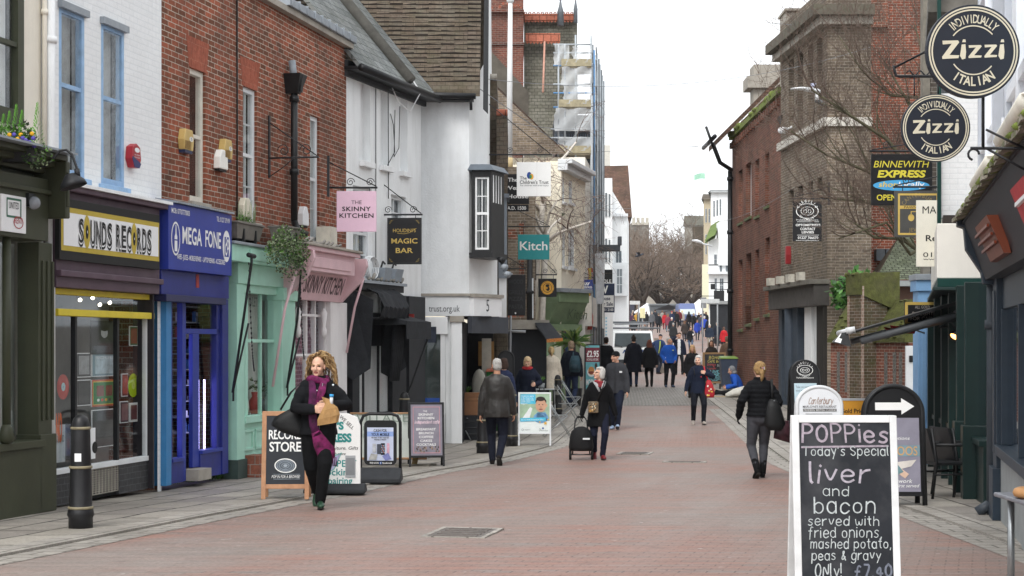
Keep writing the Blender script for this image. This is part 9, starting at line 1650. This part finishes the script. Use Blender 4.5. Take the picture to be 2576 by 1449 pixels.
  if ht=='tail':he(Hm,(0,.1,.02),(.035,.03,.035));Hm.tube([H(0,.12,.02),H(.005,.15,-.04),H(.0,.145,-.11),H(.01,.135,-.15)],[.028,.036,.03,.012],mt,10,True,1,True)
  if ht=='bun':he(Hm,(0,.06,.14),(.04,.04,.04))
  remesh(Hm,v2,'hair',e,[hm],2,wrinkle(.009,42,20,5))
 elif ht=='beanie':
  he(Hm,(0,.016,.055),(.086,.102,.082));he(Hm,(0,.02,.03),(.09,.106,.03));remesh(Hm,v2,'beanie',e,[CL(hcol,.6,60)],2)
 elif ht=='cap':
  he(Hm,(0,.018,.055),(.084,.1,.07));he(Hm,(0,-.1,.045),(.06,.05,.012));remesh(Hm,v2,'cap',e,[CL(hcol)],2)
 elif ht=='hood':
  he(Hm,(0,.04,.02),(.098,.105,.125));he(Hm,(0,.06,-.1),(.12,.09,.07));remesh(Hm,v2,'hood',e,[CL(hcol,.4)],2,wrinkle(.006))
 e['_h']=k
 del e['_h']
 return e,H,hands,Mh
def P_(px,py,up=0):return gp(px,py,up)
def wpos(e,v):return Matrix.Translation(e.location)@Matrix.Rotation(e.rotation_euler[2],4,'Z')@Matrix.Scale(e.scale[0],4)@Vector(v)
def held(name,label,cat,e,v,yaw=None):
 t=thing(name,label,cat,wpos(e,v),e.rotation_euler[2]if yaw is None else R(yaw));return t
e,H,hd,Mh=person('person with curly blonde hair, black puffer jacket and magenta scarf at the left',P_(801,1279),1.74,4,((-.06,-.12,.005,-6),(.05,.34,.09,48)),((.13,-.27,1.17),(-.05,-.28,1.13)),(-14,3,2),dict(col='#17181b',hem=.83,bulk=.035,flare=.03,disp=quilt(.008,.115,2)),'#131416',M('#24402f',.4,.3,12),('bun','#a58763'),'f',True,.012,tw=1.2,poles=((.9,.5,-.3),(-.9,.5,-.3)),collar=.05,curl=(.9,.9))
for o in list(e.children):
 if o.name.startswith('hair'):bpy.data.objects.remove(o)
rr=random.Random(17);m=MB();cols=[M(c,.6,.2,30,.3)for c in('#b09164','#94754c','#785b3c','#c2a67c')]
for k in range(420):
 a=rr.uniform(-2.25,2.25);el=rr.uniform(-.35,1.45);x,y,z=math.sin(a)*math.cos(el),math.cos(a)*math.cos(el),math.sin(el)
 if y<-.05 and z<.62:continue
 p=Vector((.076*x,.012+.092*y,.04+.086*z));out=Vector((x,y,z));L=rr.uniform(.12,.2)if z>.3 else rr.uniform(.16,.34);n=16;pts=[];ph=rr.uniform(0,6.28);fr_=rr.uniform(26,40);hr=rr.uniform(.006,.013);sx_=1.35 if x>0 else .8
 for j in range(n):
  t=j/(n-1);q=p+out*(.012+.06*sx_*min(1,t*2.2)*(1-.25*t))+Vector((.05*sx_*x*t,.02*t,-L*t*t*(1.15 if z<.5 else .8)));q+=Vector((math.cos(ph+fr_*t*L*2),math.sin(ph+fr_*t*L*2),math.sin(ph*2+fr_*t*L*1.4)*.5))*hr*(.3+t);pts.append(H(*q))
 m.tube(pts,[.0065*(1-.55*j/(n-1))for j in range(n)],rr.choice(cols),4)
for q in((0,.03,.045),(0,.05,.0)):m.ell(H(*q),(.08,.088,.082),cols[2],14,9,Mh.to_3x3())
m.build('hair',e)
SC1,SC2=M('#6a1a4c',.85,.9,15,.3),M('#47113a',.85,.9,13,.3)
def ribbon(mb,pts,ws,th,mat,nrm=(0,-1,0)):
 pts=[Vector(p)for p in pts];rg=[]
 for i,p in enumerate(pts):t=(pts[min(i+1,len(pts)-1)]-pts[max(i-1,0)]).normalized();s=t.cross(Vector(nrm)).normalized();n=s.cross(t).normalized();rg.append((p,s*ws[i],n*th))
 mb.loft(rg,mat,12)
m=MB();m.tube([(.1*math.cos(a),-.01+.1*math.sin(a),1.455+.02*math.sin(a*2))for a in[i*.42 for i in range(16)]],.04,SC1,10);ribbon(m,[(-.07,-.12,1.45),(-.05,-.19,1.3),(-.06,-.225,1.12),(-.045,-.235,.95),(-.0,-.235,.84)],[.035,.046,.048,.045,.05],.014,SC2);ribbon(m,[(.07,-.12,1.45),(.045,-.19,1.33),(-.0,-.225,1.18)],[.035,.045,.025],.014,SC1);ribbon(m,[(-.02,-.235,.88),(.03,-.22,.76),(.1,-.19,.64),(.14,-.18,.56)],[.05,.085,.11,.06],.016,SC1)
for k in range(9):m.tube([(.06+.018*k,-.19,.56+.004*k),(.065+.018*k,-.19,.49)],.006,SC2,4)
m.build('scarf',e)
m=MB();[m.ell((-.02+.035*(z-1),-.175-.03*(1.3-z),z),(.008,.005,.008),GREYW,8,5)for z in(1.34,1.2)];m.ell((.17,-.13,1.4),(.013,.008,.013),GREYW,8,5);m.tube([(.055,-.16,1.42),(.03,-.215,1.2),(.02,-.2,.9)],.005,STEEL,5);m.build('zip',e)
pb=held('paper_bag','crumpled brown paper bag held by the curly haired person','bag',e,(.125,-.31,.97));m=MB();pm=M('#a98455',.8,.25,14,.4)
m.loft([((-.01,0,0),(.12,0,.02),(0,.05,0)),((0,0,.08),(.13,.01,.03),(0,.06,0)),((.01,0,.17),(.09,.02,.02),(0,.05,0)),((-.0,0,.23),(.05,0,0),(0,.03,0)),((-.02,.0,.29),(.06,.01,-.02),(0,.02,0))],pm,9);
for f in range(len(m.sm)):m.sm[f]=False
m.build('paper',pb);m=MB();m.tube([(.03,0,.2),(.035,-.01,.31)],.02,GREYW,10);m.tube([(.035,-.01,.305),(.037,-.01,.335)],.024,M('#3f9ed8',.4),12);m.build('bottle_top',pb)
sb=held('shoulder_bag','black shoulder bag swinging behind the curly haired person','bag',e,(-.33,.02,.82));m=MB();bm=M('#151617',.6,.2,10,.2)
m.loft([((.06,0,0),(.16,0,-.05),(0,.06,0)),((.0,0,.1),(.2,0,-.02),(0,.07,0)),((-.03,0,.2),(.17,0,.05),(0,.06,0)),((-.05,0,.28),(.11,0,.06),(0,.04,0))],bm,12);m.build('bag_body',sb);m=MB();m.tube([(-.1,0,.3),(.02,.02,.5),(.14,.0,.62),(.2,.1,.3)],.012,bm,6);m.tube([(-.12,-.03,.15),(-.14,-.04,.0)],.008,bm,5);m.build('strap',sb)
e,H,hd,Mh=person('person with short grey hair in a dark leather jacket walking away on the left',P_(1250,1170),1.76,176,((.0,-.16,0,0),(.03,.22,.07,42)),((.27,.02,.80),(-.27,-.1,.82)),(18,2,0),dict(mat=M('#2e2c2a',.42,.25,7,.35),hem=.78,bulk=.03,disp=wrinkle(.009,7,6,3)),'#1b1e2a','#1f1b19',('thin','#a9a7a3'),'t',False,.013,tw=1.1,collar=.03,lean=.03)
m=MB();[m.tube([H(s*.075,.0,.008),H(s*.07,-.09,.008)],.003,INK,5)for s in(-1,1)];m.build('spectacles',e)
e,H,hd,Mh=person('person with short white hair in a black coat pulling a shopping trolley',P_(1507,1156),1.6,3,((-.03,-.1,0,-5),(.02,.22,.06,35)),((.34,.05,.74),(-.34,.04,.78)),(-62,-10,0),dict(col='#131315',hem=.62,bulk=.025,flare=.05),'#1d2030',M('#6d2227',.45,.2),('bob','#bdbab5'),'f',True,.013,collar=.02,gloves='#111111',lean=.02)
m=MB();m.tube([(.085*math.cos(a),-.02+.085*math.sin(a),1.45+.015*math.sin(a*2))for a in[i*.42 for i in range(16)]],.032,M('#8d3038',.85,.8,22,.3),10);ribbon(m,[(0,-.1,1.44),(0,-.15,1.36)],[.07,.05],.02,M('#7d2a30',.85,.8,22));m.build('scarf',e)
m=MB();ribbon(m,[(-.1,-.06,1.47),(-.06,-.14,1.4),(-.01,-.17,1.28)],[.03,.03,.015],.012,M('#a9aaac',.8));ribbon(m,[(.1,-.06,1.47),(.07,-.14,1.4),(.03,-.17,1.33)],[.03,.03,.015],.012,M('#a9aaac',.8));m.build('grey_lapel',e)
m=MB();[m.tube([H(s*.031+.022*math.cos(a),-.096,.008+.017*math.sin(a))if False else H(s*.031+.02*math.cos(a),-.098,.006+.015*math.sin(a))for a in[i*.5 for i in range(14)]],.002,M('#7d6a5a'),4)for s in(-1,1)];m.tube([H(.05,-.095,.01),H(.078,.0,.01)],.002,INK,4);m.build('spectacles',e)
hb=held('handbag','small patterned cream and black bag worn across the black coat','bag',e,(-.13,-.2,.88));m=MB();m.box(-.09,.09,-.03,.03,0,.2,M('#6d5f4c',.6,.9,26));m.build('bag_body',hb,.02);m=MB()
rr=random.Random(6)
for k in range(16):x,z=rr.uniform(-.08,.06),rr.uniform(.01,.17);m.poly([(x,z),(x+rr.uniform(.01,.03),z+.005),(x+.02,z+.03),(x-.003,z+.02)],-.034-.0002*k,M(rr.choice(['#d9cfae','#1d1b1a','#b98a4a','#e6e0d0']),.6))
m.build('pattern',hb);m=MB();m.tube([(.06,.02,.2),(.16,.02,.42),(.24,.1,.62)],.01,INK,6);m.build('strap',hb)
g=gp(1463,1158);t=thing('shopping_trolley','black two wheeled shopping trolley bag pulled by the white haired person','trolley',(g.x,g.y+.1,g.z));m=MB();tm_=M('#121214',.8,.25,10,.3)
m.loft([((0,0,.16),(.2,0,0),(0,.14,0)),((0,0,.22),(.22,0,0),(0,.16,0)),((0,.01,.4),(.2,0,0),(0,.15,0)),((0,.02,.5),(.17,0,0),(0,.14,0)),((-.0,.02,.56),(.1,0,0),(0,.1,0)),((0,.02,.58),(.05,0,0),(0,.05,0))],tm_,10);m.build('bag_body',t)
m=MB();m.box(.02,.14,-.16,-.145,.36,.39,GREYW);m.build('label_patch',t)
for s in(-1,1):m=MB();m.tube([(s*.19-.02,.05,.09),(s*.19+.02,.05,.09)],.09,INK,18);m.build('wheel',t)
m=MB();m.tube([(-.19,.05,.09),(.19,.05,.09)],.012,STEEL,6);[m.tube([(s*.15,.05,.1),(s*.14,.1,.3),(s*.1,.16,.68),(s*.06,.18,.74)],.012,IRON,6)for s in(-1,1)];m.tube([(-.06,.18,.74),(.06,.18,.74)],.02,INK,8);m.build('handle',t)
e,H,hd,Mh=person('person in a black beanie and grey zip jacket walking towards the camera',P_(1550,1080),1.76,-12,((-.02,-.2,.02,-14),(.0,.1,0,0)),((.27,-.1,.82),(-.27,.1,.84)),(-38,2,0),dict(col='#38393d',hem=.8,bulk=.045),'#1c2130',M('#8fa3bd',.5,.5,14),('beanie','#121214'),'m',False,.014,tw=1.15,collar=.03)
m=MB();m.tube([(0,-.175,1.42),(0,-.19,1.2),(0,-.185,.84)],.005,INK,5);m.box(.1,.16,-.19,-.178,1.26,1.3,GREYW);m.build('zip',e)
e,H,hd,Mh=person('person with short white hair in a navy jacket carrying a red bag',P_(1757,1068),1.63,0,((.03,-.1,0,-4),(-.03,.12,.03,18)),((.17,-.17,1.28),(-.35,-.05,.76)),(-20,2,0),dict(col='#1b2233',hem=.78,bulk=.03),'#191b22',M('#a39a92',.7),('bob','#c2c0bd'),'f',True,.014,collar=.04,poles=((.9,.3,-.6),None),tw=1.08)
rb_=held('shoulder_bag','red patterned bag hanging from the shoulder of the navy jacket','bag',e,(.26,-.12,.68));m=MB();m.loft([((0,0,0),(.1,0,0),(0,.05,0)),((0,0,.08),(.13,0,0),(0,.06,0)),((0,0,.3),(.09,0,0),(0,.05,0)),((-.02,0,.42),(.04,0,0),(0,.03,0))],M('#a8202c',.6,.2,10),12);m.build('bag_body',rb_)
m=MB();rr=random.Random(8)
for k in range(9):m.disc(rr.uniform(-.08,.07),rr.uniform(.05,.28),.022,.02,-.066-.0004*k,M(rr.choice(['#e6dcd0','#d9b34a','#e8e4e0']),.6),10)
m.build('pattern',rb_);m=MB();m.tube([(-.03,0,.4),(-.1,-.02,.58),(-.12,.06,.74)],.016,M('#b8242f',.6),6);m.build('strap',rb_)
m=MB();m.tube([(-.13,-.1,1.42),(-.11,-.17,1.25)],.012,INK,6);m.ell((.05,-.165,1.2),(.012,.006,.02),M('#c8323a',.5),8,5);m.build('badge',e)
e,H,hd,Mh=person('person with blonde ponytail in quilted black jacket and grey trousers walking away',P_(1911,1203),1.7,182,((-.02,.14,.05,32),(.02,-.1,0,0)),((.31,-.03,.93),(-.25,-.1,.95)),(8,0,0),dict(col='#131417',hem=.93,bulk=.025,flare=.0,disp=quilt(.008,.07,1)),'#45464b','#111112',('tail','#957850'),'f',True,.012,collar=.05,gloves='#121213',boots=True,tw=1.06,poles=((.5,.9,-.2),None))
m=MB();rr=random.Random(9)
for k in range(14):m.ell(H(rr.uniform(-.035,.035),.135+rr.uniform(-.01,.012),.03+rr.uniform(-.02,.02)),(.009,.009,.009),M(rr.choice(['#d8d4d4','#3a2a38','#b07a8a']),.4),7,5)
m.build('hair_clip',e)
tb=held('tote_bag','long black tote bag on the shoulder of the person in the quilted jacket','bag',e,(-.2,.14,.72));m=MB();m.loft([((0,0,0),(.1,0,0),(0,.06,0)),((0,0,.1),(.16,0,0),(0,.08,0)),((.02,0,.34),(.11,0,0),(0,.06,0)),((.03,0,.46),(.05,0,0),(0,.03,0))],bm,12);m.build('bag_body',tb);m=MB();m.tube([(.03,0,.44),(.04,-.01,.62),(.03,-.1,.74)],.02,bm,6);m.box(.01,.03,.06,.07,.43,.445,STEEL);m.build('strap',tb)
tb=held('carrier_bag','dark red patterned carrier bag beside the black tote','bag',e,(-.33,.1,.56));m=MB();m.loft([((0,0,0),(.14,0,.04),(0,.05,0)),((0,0,.12),(.13,0,.02),(0,.05,0)),((.0,0,.3),(.09,0,0),(0,.04,0))],M('#3a1f26',.4,.8,14),10);m.build('bag_body',tb);m=MB();m.tube([(0,0,.28),(.06,0,.42)],.01,INK,5);m.build('handle',tb)
person('person with brown hair in a navy puffer jacket half hidden behind the leather jacket',(wx(1268,34.2),34.2,G(34.2)+KH),1.66,150,((0,0,0,0),(0,0,0,0)),(None,None),(10,0,0),dict(col='#252c45',hem=.8,bulk=.03,disp=quilt(.007,.08,3)),'#1b1c22','#1a1919',('bob','#3f2f28'),'f',True,.016,collar=.03)
e,H,hd,Mh=person('person with blonde hair, red scarf and long navy coat looking at a phone',(wx(1327,36.5),36.5,G(36.5)+KH),1.66,-5,((0,0,0,0),(0,0,0,0)),((.2,-.24,1.1),(-.28,-.03,.84)),(5,30,0),dict(col='#1b2030',hem=.5,bulk=.03,flare=.04),'#191a1e','#1b1a1a',('bob','#c9b08a'),'f',True,.015,collar=.02)
m=MB();m.tube([(.085*math.cos(a),-.02+.085*math.sin(a),1.46)for a in[i*.42 for i in range(16)]],.04,M('#b02a30',.85,.2,20),10);m.build('scarf',e)
ph=held('phone','phone held by the person in the long navy coat','phone',e,(.14,-.3,1.1));m=MB();m.box(-.035,.035,-.01,.01,0,.13,INK);m.build('case',ph,.004).rotation_euler=(R(-50),0,0)
hb=held('handbag','black and red handbag hanging beside the long navy coat','bag',e,(.32,-.02,.5));m=MB();m.loft([((0,0,0),(.15,0,0),(0,.06,0)),((0,0,.2),(.13,0,0),(0,.06,0)),((0,0,.26),(.08,0,0),(0,.03,0))],bm,10);m.build('bag_body',hb);m=MB();m.tube([(-.08,0,.25),(-.04,0,.5),(.05,0,.5),(.08,0,.25)],.01,bm,6);m.build('handle',hb)
person('person with a blonde ponytail in a beige hooded coat walking away',P_(1387,1026,KH),1.67,184,((0,-.08,0,0),(0,.1,.02,10)),(None,None),(0,6,0),dict(col='#ded3c1',hem=.52,bulk=.04,flare=.08,disp=wrinkle(.008)),'#17181b','#191817',('tail','#c9ac7c'),'f',True,.015,collar=.05)
m=MB();o=bpy.context.scene.objects
e,H,hd,Mh=person('person in a navy jacket and jeans with a teal backpack walking away',P_(1437,1024,KH),1.82,172,((0,-.16,0,0),(.02,.2,.06,35)),(None,None),(10,0,0),dict(col='#171b26',hem=.82,bulk=.035),'#28324a','#1c1b1b',('short','#8d7a66'),'m',False,.015,collar=.03)
bp=held('backpack','teal backpack on one shoulder of the navy jacket','backpack',e,(-.12,.2,.92));m=MB();tl=M('#26414c',.75,.25,9,.2);m.loft([((0,0,0),(.13,0,0),(0,.07,0)),((0,.01,.1),(.16,0,0),(0,.1,0)),((0,.01,.3),(.15,0,0),(0,.1,0)),((0,-.01,.46),(.1,0,0),(0,.07,0))],tl,14);m.build('bag_body',bp);m=MB();m.loft([((0,.1,.06),(.11,0,0),(0,.04,0)),((0,.1,.22),(.1,0,0),(0,.04,0))],M('#1f353f',.75),10);m.build('pocket',bp);m=MB();m.tube([(.05,0,.44),(.06,-.12,.56),(.06,-.32,.4)],.022,tl,6);m.build('strap',bp)
e,H,hd,Mh=person('person in a black coat with a pale collar walking away near the truck',(wx(1525,58),58,G(58)),1.8,176,((0,-.1,0,0),(0,.12,.03,15)),(None,None),(0,0,0),dict(col='#1b1c20',hem=.75,bulk=.03),'#1b1c22','#1a1919',('short','#2b221d'),'t',False,.018,collar=.03)
m=MB();m.tube([(.09*math.cos(a),.01+.085*math.sin(a),1.475)for a in[i*.42 for i in range(16)]],.025,GREYW,8);m.build('pale_collar',e)
person('person in a long dark coat and jeans walking away before the truck',P_(1594,973),1.82,180,((.0,-.1,0,0),(0,.06,.01,8)),((.3,0,.82),(-.3,0,.82)),(0,0,0),dict(col='#171922',hem=.5,bulk=.035,flare=.05),'#242e44','#1a1919',('bun','#2a211c'),'m',False,.018,collar=.04)
person('person with long red brown hair in a short black coat walking away',P_(1634,973),1.68,182,((.0,.05,.01,8),(0,-.08,0,0)),((.27,0,.84),(-.27,0,.84)),(0,0,0),dict(col='#151517',hem=.7,bulk=.03,flare=.06),'#131315','#161515',('long','#5d3427'),'f',True,.018,boots=True,tw=.92)
e,H,hd,Mh=person('person with grey hair in a bright blue hooded top with hands in pockets',P_(1683,974),1.76,8,((.02,-.08,0,0),(-.02,.06,0,0)),((.19,-.12,.93),(-.19,-.12,.93)),(42,0,0),dict(col='#1f4fa3',hem=.84,bulk=.05,disp=wrinkle(.01,7,6,4)),'#17171a','#3c4658',('thin','#a8a6a2'),'t',False,.016,tw=1.15,collar=.03,poles=((.45,.9,-.2),(-.45,.9,-.2)))
m=MB();m.box(.07,.13,-.185,-.176,1.28,1.31,M('#c9d68a',.6));m.tube([(-.15,-.12,1.05),(-.18,-.1,.92)],.006,GREYW,5);m.build('badge',e)
e,H,hd,Mh=person('person in dark jacket over white shirt holding a phone to the ear',P_(1708,943),1.8,-3,((.04,-.14,.02,-10),(-.02,.1,0,8)),((.27,.02,.84),(-.13,-.13,1.56)),(6,6,6),dict(col='#1b2030',hem=.82,bulk=.02),'#17181b','#131313',('short','#3a2a22'),'m',False,.018,inner='#d6d8da',poles=(None,(-.9,-.2,-.8)),tw=.92)
person('person with long blonde hair in a dark jacket looking down',(wx(1742,52),52,G(52)),1.64,-4,((0,-.06,0,0),(0,.06,0,0)),(None,None),(-5,24,0),dict(col='#1c1b1d',hem=.7,bulk=.03),'#17181b','#1a1919',('long','#b08f68'),'t',True,.018)
e,H,hd,Mh=person('person in navy work clothes and a yellow vest bending beside the truck',(wx(1655,73),73,G(73)),1.74,150,((0,-.1,0,0),(0,.1,0,0)),((.3,-.2,1.1),(-.34,-.2,1.0)),(0,20,0),dict(col='#2a3a5c',hem=.82,bulk=.03),'#1f2533','#1a1919',('cap','#2f3540'),'t',False,.022,lean=.35,fine=False);m=MB();ribbon(m,[(-.12,.18,.9),(-.13,.07,1.2),(-.1,-.02,1.42)],[.02,.02,.02],.012,M('#b5c848',.5),(0,1,.2));m.build('reflective_vest',e)
e,H,hd,Mh=person('person in grey hood and blue jacket sitting barefoot on the right pavement',(wx(1862,52.5),52.5,G(52.5)+KH),1.72,-96,((.0,-.82,.0,-75),(-.05,-.74,.06,-70)),((.25,-.4,.28),(-.2,-.42,.3)),(0,22,0),dict(col='#2450a8',hem=.84,bulk=.05,flare=0),'#17181c','#b98a70',('hood','#7d7f82'),'m',False,.016,hip=.12,lean=.35)
wb_=thing('white_bag','white and navy bag lying on the pavement beside the sitting person','bag',(wx(1862,51.8),51.8,G(51.8)+KH));m=MB();m.loft([((-.45,0,.06),(0,.1,0),(0,0,.06)),((-.2,0,.14),(0,.2,0),(0,0,.13)),((.1,0,.18),(0,.22,0),(0,0,.17)),((.4,.05,.26),(0,.15,0),(0,0,.1))],M('#c9c7bf',.8,.2,6,.3),12);m.build('bag_body',wb_);m=MB();m.ell((.12,-.1,.15),(.2,.16,.14),M('#232b3a',.8,.2),12,8);m.build('side_pocket',wb_)
bl=thing('blanket','pale flattened cardboard under the sitting person','cardboard',(wx(1830,52.2),52.2,G(52.2)+KH));m=MB();m.box(-.75,.8,-.35,.35,.002,.02,M('#b5a48a',.85,.2,5));m.build('sheet',bl)
FAR=[(1790,940,846,0,'#2b2624','#201f22',('long','#4a352a'),'person in a brown fur collared jacket with a red handbag behind the chalkboard',True,None,62),(1821,884,823,180,'#b0262c','#1c1d22',('bob','#5d4336'),'person in a bright red coat walking away beside the black drainpipe',True,None,None),(1829,905,850,175,'#5f4c40','#26262a',('short','#6b5a4c'),'person in a brown coat half hidden by the black drainpipe',False,None,None),(1821,868,802,180,'#7d5a36','#23262e',('short','#5d4633'),'person in a tan jacket at the right of the crowd',False,None,None),(1737,876,824,0,'#1b1c20','#4b5a72',('long','#5d4030'),'person with long brown hair carrying a white cup towards the camera',True,None,None),(1785,862,816,4,'#27303f','#8d8578',('cap','#c9c6bf'),'person in a pale cap and navy jacket walking towards the camera',False,None,None),(1804,862,811,2,'#1d222e','#23252b',('short','#8d8a86'),'person in a dark navy coat beside the pale cap',False,None,None),(1694,868,813,180,'#2d2e30','#3a4456',('thin','#9a9894'),'person with grey hair in a dark jacket walking away in mid street',False,None,None),(1672,829,786,180,'#b02a32','#7d1f28',('long','#5d3a2e'),'person in a red jacket and dark red trousers at the left of the crowd',True,None,None),(1703,836,783,180,'#1f2024','#1b1c20',('short','#6d4a36'),'person in a long black coat with reddish hair far up the street',True,None,None),(1716,826,781,180,'#a9a6a0','#4a4e58',('bob','#d6c08a'),'person with pale blonde hair in a light grey coat in the crowd',True,None,None),(1733,832,784,180,'#17171a','#1a1b1f',('long','#1c1816'),'person with black hair in a black coat left of the fur hood',True,None,None),(1722,856,807,180,'#3a3330','#23242a',('long','#6b4f3c'),'person with wavy brown hair in a dark coat behind the grey haired person',True,None,None),(1745,838,788,180,'#1b1a1c','#1a1b1f',('bob','#a08c78'),'person with a pale hood in a black coat in the middle of the crowd',True,None,None),(1754,846,805,0,'#2d44a0','#1d2028',('bob','#5a4436'),'person in a royal blue jacket walking with the taller blue coat',True,None,None),(1772,848,796,180,'#2f49a8','#20232b',('short','#c9c6c2'),'taller person with white hair in a blue jacket',False,None,None),(1783,850,799,180,'#1c2230','#1d2027',('short','#2b241f'),'person in a dark navy coat right of the taller blue jacket',False,None,None),(1758,822,786,180,'#232124','#1d1e22',('bob','#b5a08c'),'person with a fur trimmed hood right of the blue van',True,None,None),(1769,818,782,180,'#2b2f3c','#1d2027',('short','#6d655c'),'person with short hair far back by the white tent',False,None,None),(1792,820,782,180,'#4a2f3c','#23242a',('short','#4a3a30'),'person in a maroon jacket far back by the right shops',False,None,None),(1810,842,793,180,'#1d1c20','#23242a',('beanie','#a8282c'),'person in a red hat and black coat at the far right',False,None,None),(1657,832,788,178,'#1f2126','#1d2027',('short','#6b5b4e'),'person in a dark coat left of the red jacket',False,None,None),(1600,824,786,176,'#b08a3a','#2b2f3a',('bob','#b09a7c'),'person in a mustard jacket at the far left of the crowd',True,None,None),(1590,824,787,176,'#4a2f44','#23242a',('short','#8d7a6c'),'person in a purple jacket by the far left shopfront',True,None,None),(1612,826,783,180,'#26282d','#1d2027',('short','#5d4c40'),'person in black between the mustard jacket and the sign posts',False,None,None),(1626,828,784,180,'#1f2023','#1d2027',('bob','#6d5a4c'),'person in a black coat behind the pale sign board',True,None,None),(1640,828,784,180,'#5a5c60','#23252b',('short','#9a8f84'),'person in a grey jacket left of the yellow banner',False,None,None),(1690,822,783,180,'#26304a','#23252b',('cap','#b0302f'),'person in a red cap left of the long black coat',False,None,None),(1680,824,790,180,'#7d3a4a','#5a7a8a',('long','#7d5f48'),'person in a pink top beside the red jacket',True,None,None),(1622,870,812,0,'#6d6a66','#3a3c42',('thin','#c9c4bc'),'person with white hair standing behind the truck rack',False,None,None),(1594,842,797,180,'#2a2c30','#1d2027',('short','#4a3c32'),'person in a dark coat behind the truck at the left',False,None,None),(1604,822,786,180,'#3a3d46','#23252b',('bob','#8d7458'),'person in a slate coat by the purple shop board',True,None,None),(1592,818,781,180,'#22252c','#1d2027',('short','#b0a69a'),'person with pale grey hair behind the mustard jacket',False,None,None),(1606,818,780,0,'#514640','#23252b',('long','#4a382c'),'person with long dark hair in a brown coat by the sign posts',True,None,None),(1648,816,779,180,'#2c3038','#1d2027',('short','#3a2f28'),'person with dark hair in front of the market trailer',False,None,None),(1666,814,778,180,'#8d8a84','#3a3d46',('bob','#6d5444'),'person in a stone coloured coat before the trailer',True,None,None),(1697,812,777,180,'#20222a','#1d2027',('short','#9a8c7c'),'person in a dark coat left of the blue van',False,None,None),(1709,818,779,0,'#6b2f35','#23252b',('short','#4a3a30'),'person in a dark red jumper left of the blue van',False,None,None),(1726,848,803,180,'#1e1f24','#2a3244',('bob','#3a2c24'),'person in a black jacket and jeans left of the fur hood',True,None,None),(1763,834,791,180,'#3c3f48','#1d2027',('beanie','#2a2c33'),'person in a dark knitted hat behind the blue jackets',False,None,None),(1797,836,791,180,'#2d3a52','#23252b',('short','#7d6a58'),'person in a slate blue jacket near the right shops',False,None,None),(1776,826,785,180,'#25221f','#1d2027',('long','#6d4e38'),'person with long brown hair near the white tent',True,None,None),(1802,824,785,180,'#33363c','#1d2027',('bob','#c2b49c'),'person with fair hair by the far right shopfront',True,None,None),(1690,846,799,180,'#26292f','#1d2027',('beanie','#d9d8d4'),'person in a white hat behind the grey haired person',False,None,None)]
for(px,fy,hy,yw,cc,tc_,hr,lb,fem_,_,Yf)in FAR:
 hh=1.63 if fem_ else 1.75
 if Yf:Y=Yf
 else:
  Y=64
  while Y<176 and HY-(G(Y)+hh-HC)*FPX/Y>hy:Y+=.5
 ph_=(px*7%10)/10
 pe,H,hd,Mh=person(lb,(wx(px,Y),Y,G(Y)),hh,yw,((0,-.14+.1*ph_,.01,0),(.01,.16-.1*ph_,.04,25)),(None,None)if'cup'not in lb else((.16,-.26,1.12),None),((ph_-.5)*30,4,0),dict(col=cc,hem=.62 if fem_ else .78,bulk=.03,flare=.03),tc_,'#1b1b1c',hr,('f','m','t')[px%3],fem_,.026,fine=False,collar=.03,group='shoppers in the far crowd')
 if'cup'in lb:c_=held('paper_cup','white paper cup held by the long haired person','cup',pe,(.16,-.34,1.1));m=MB();m.lathe([(.035,0),(.045,.13),(.04,.13),(.04,.14),(.01,.14)],(0,0,0),PAPER,12);m.build('cup_body',c_)
 if'red handbag'in lb:c_=held('handbag','small red handbag of the person in the brown fur collared jacket','bag',pe,(-.3,-.05,.58));m=MB();m.loft([((0,0,0),(.13,0,0),(0,.05,0)),((0,0,.18),(.11,0,0),(0,.04,0))],M('#a82a34',.5),10);m.build('bag_body',c_)
bpy.data.scenes.remove(TS)
hz_=MB();hz_.box(-210,250,-70,460,-1.5,30,PAPER);ho=hz_.build('haze');ho['kind']='stuff';hm=bpy.data.materials.new('haze');hm.use_nodes=True;hn=hm.node_tree;hn.nodes.clear();o_=hn.nodes.new('ShaderNodeOutputMaterial');v_=hn.nodes.new('ShaderNodeVolumePrincipled');v_.inputs['Density'].default_value=.00018;v_.inputs['Color'].default_value=(.9,.93,.96,1);v_.inputs['Anisotropy'].default_value=.2;hn.links.new(v_.outputs[0],o_.inputs['Volume']);ho.data.materials[0]=hm
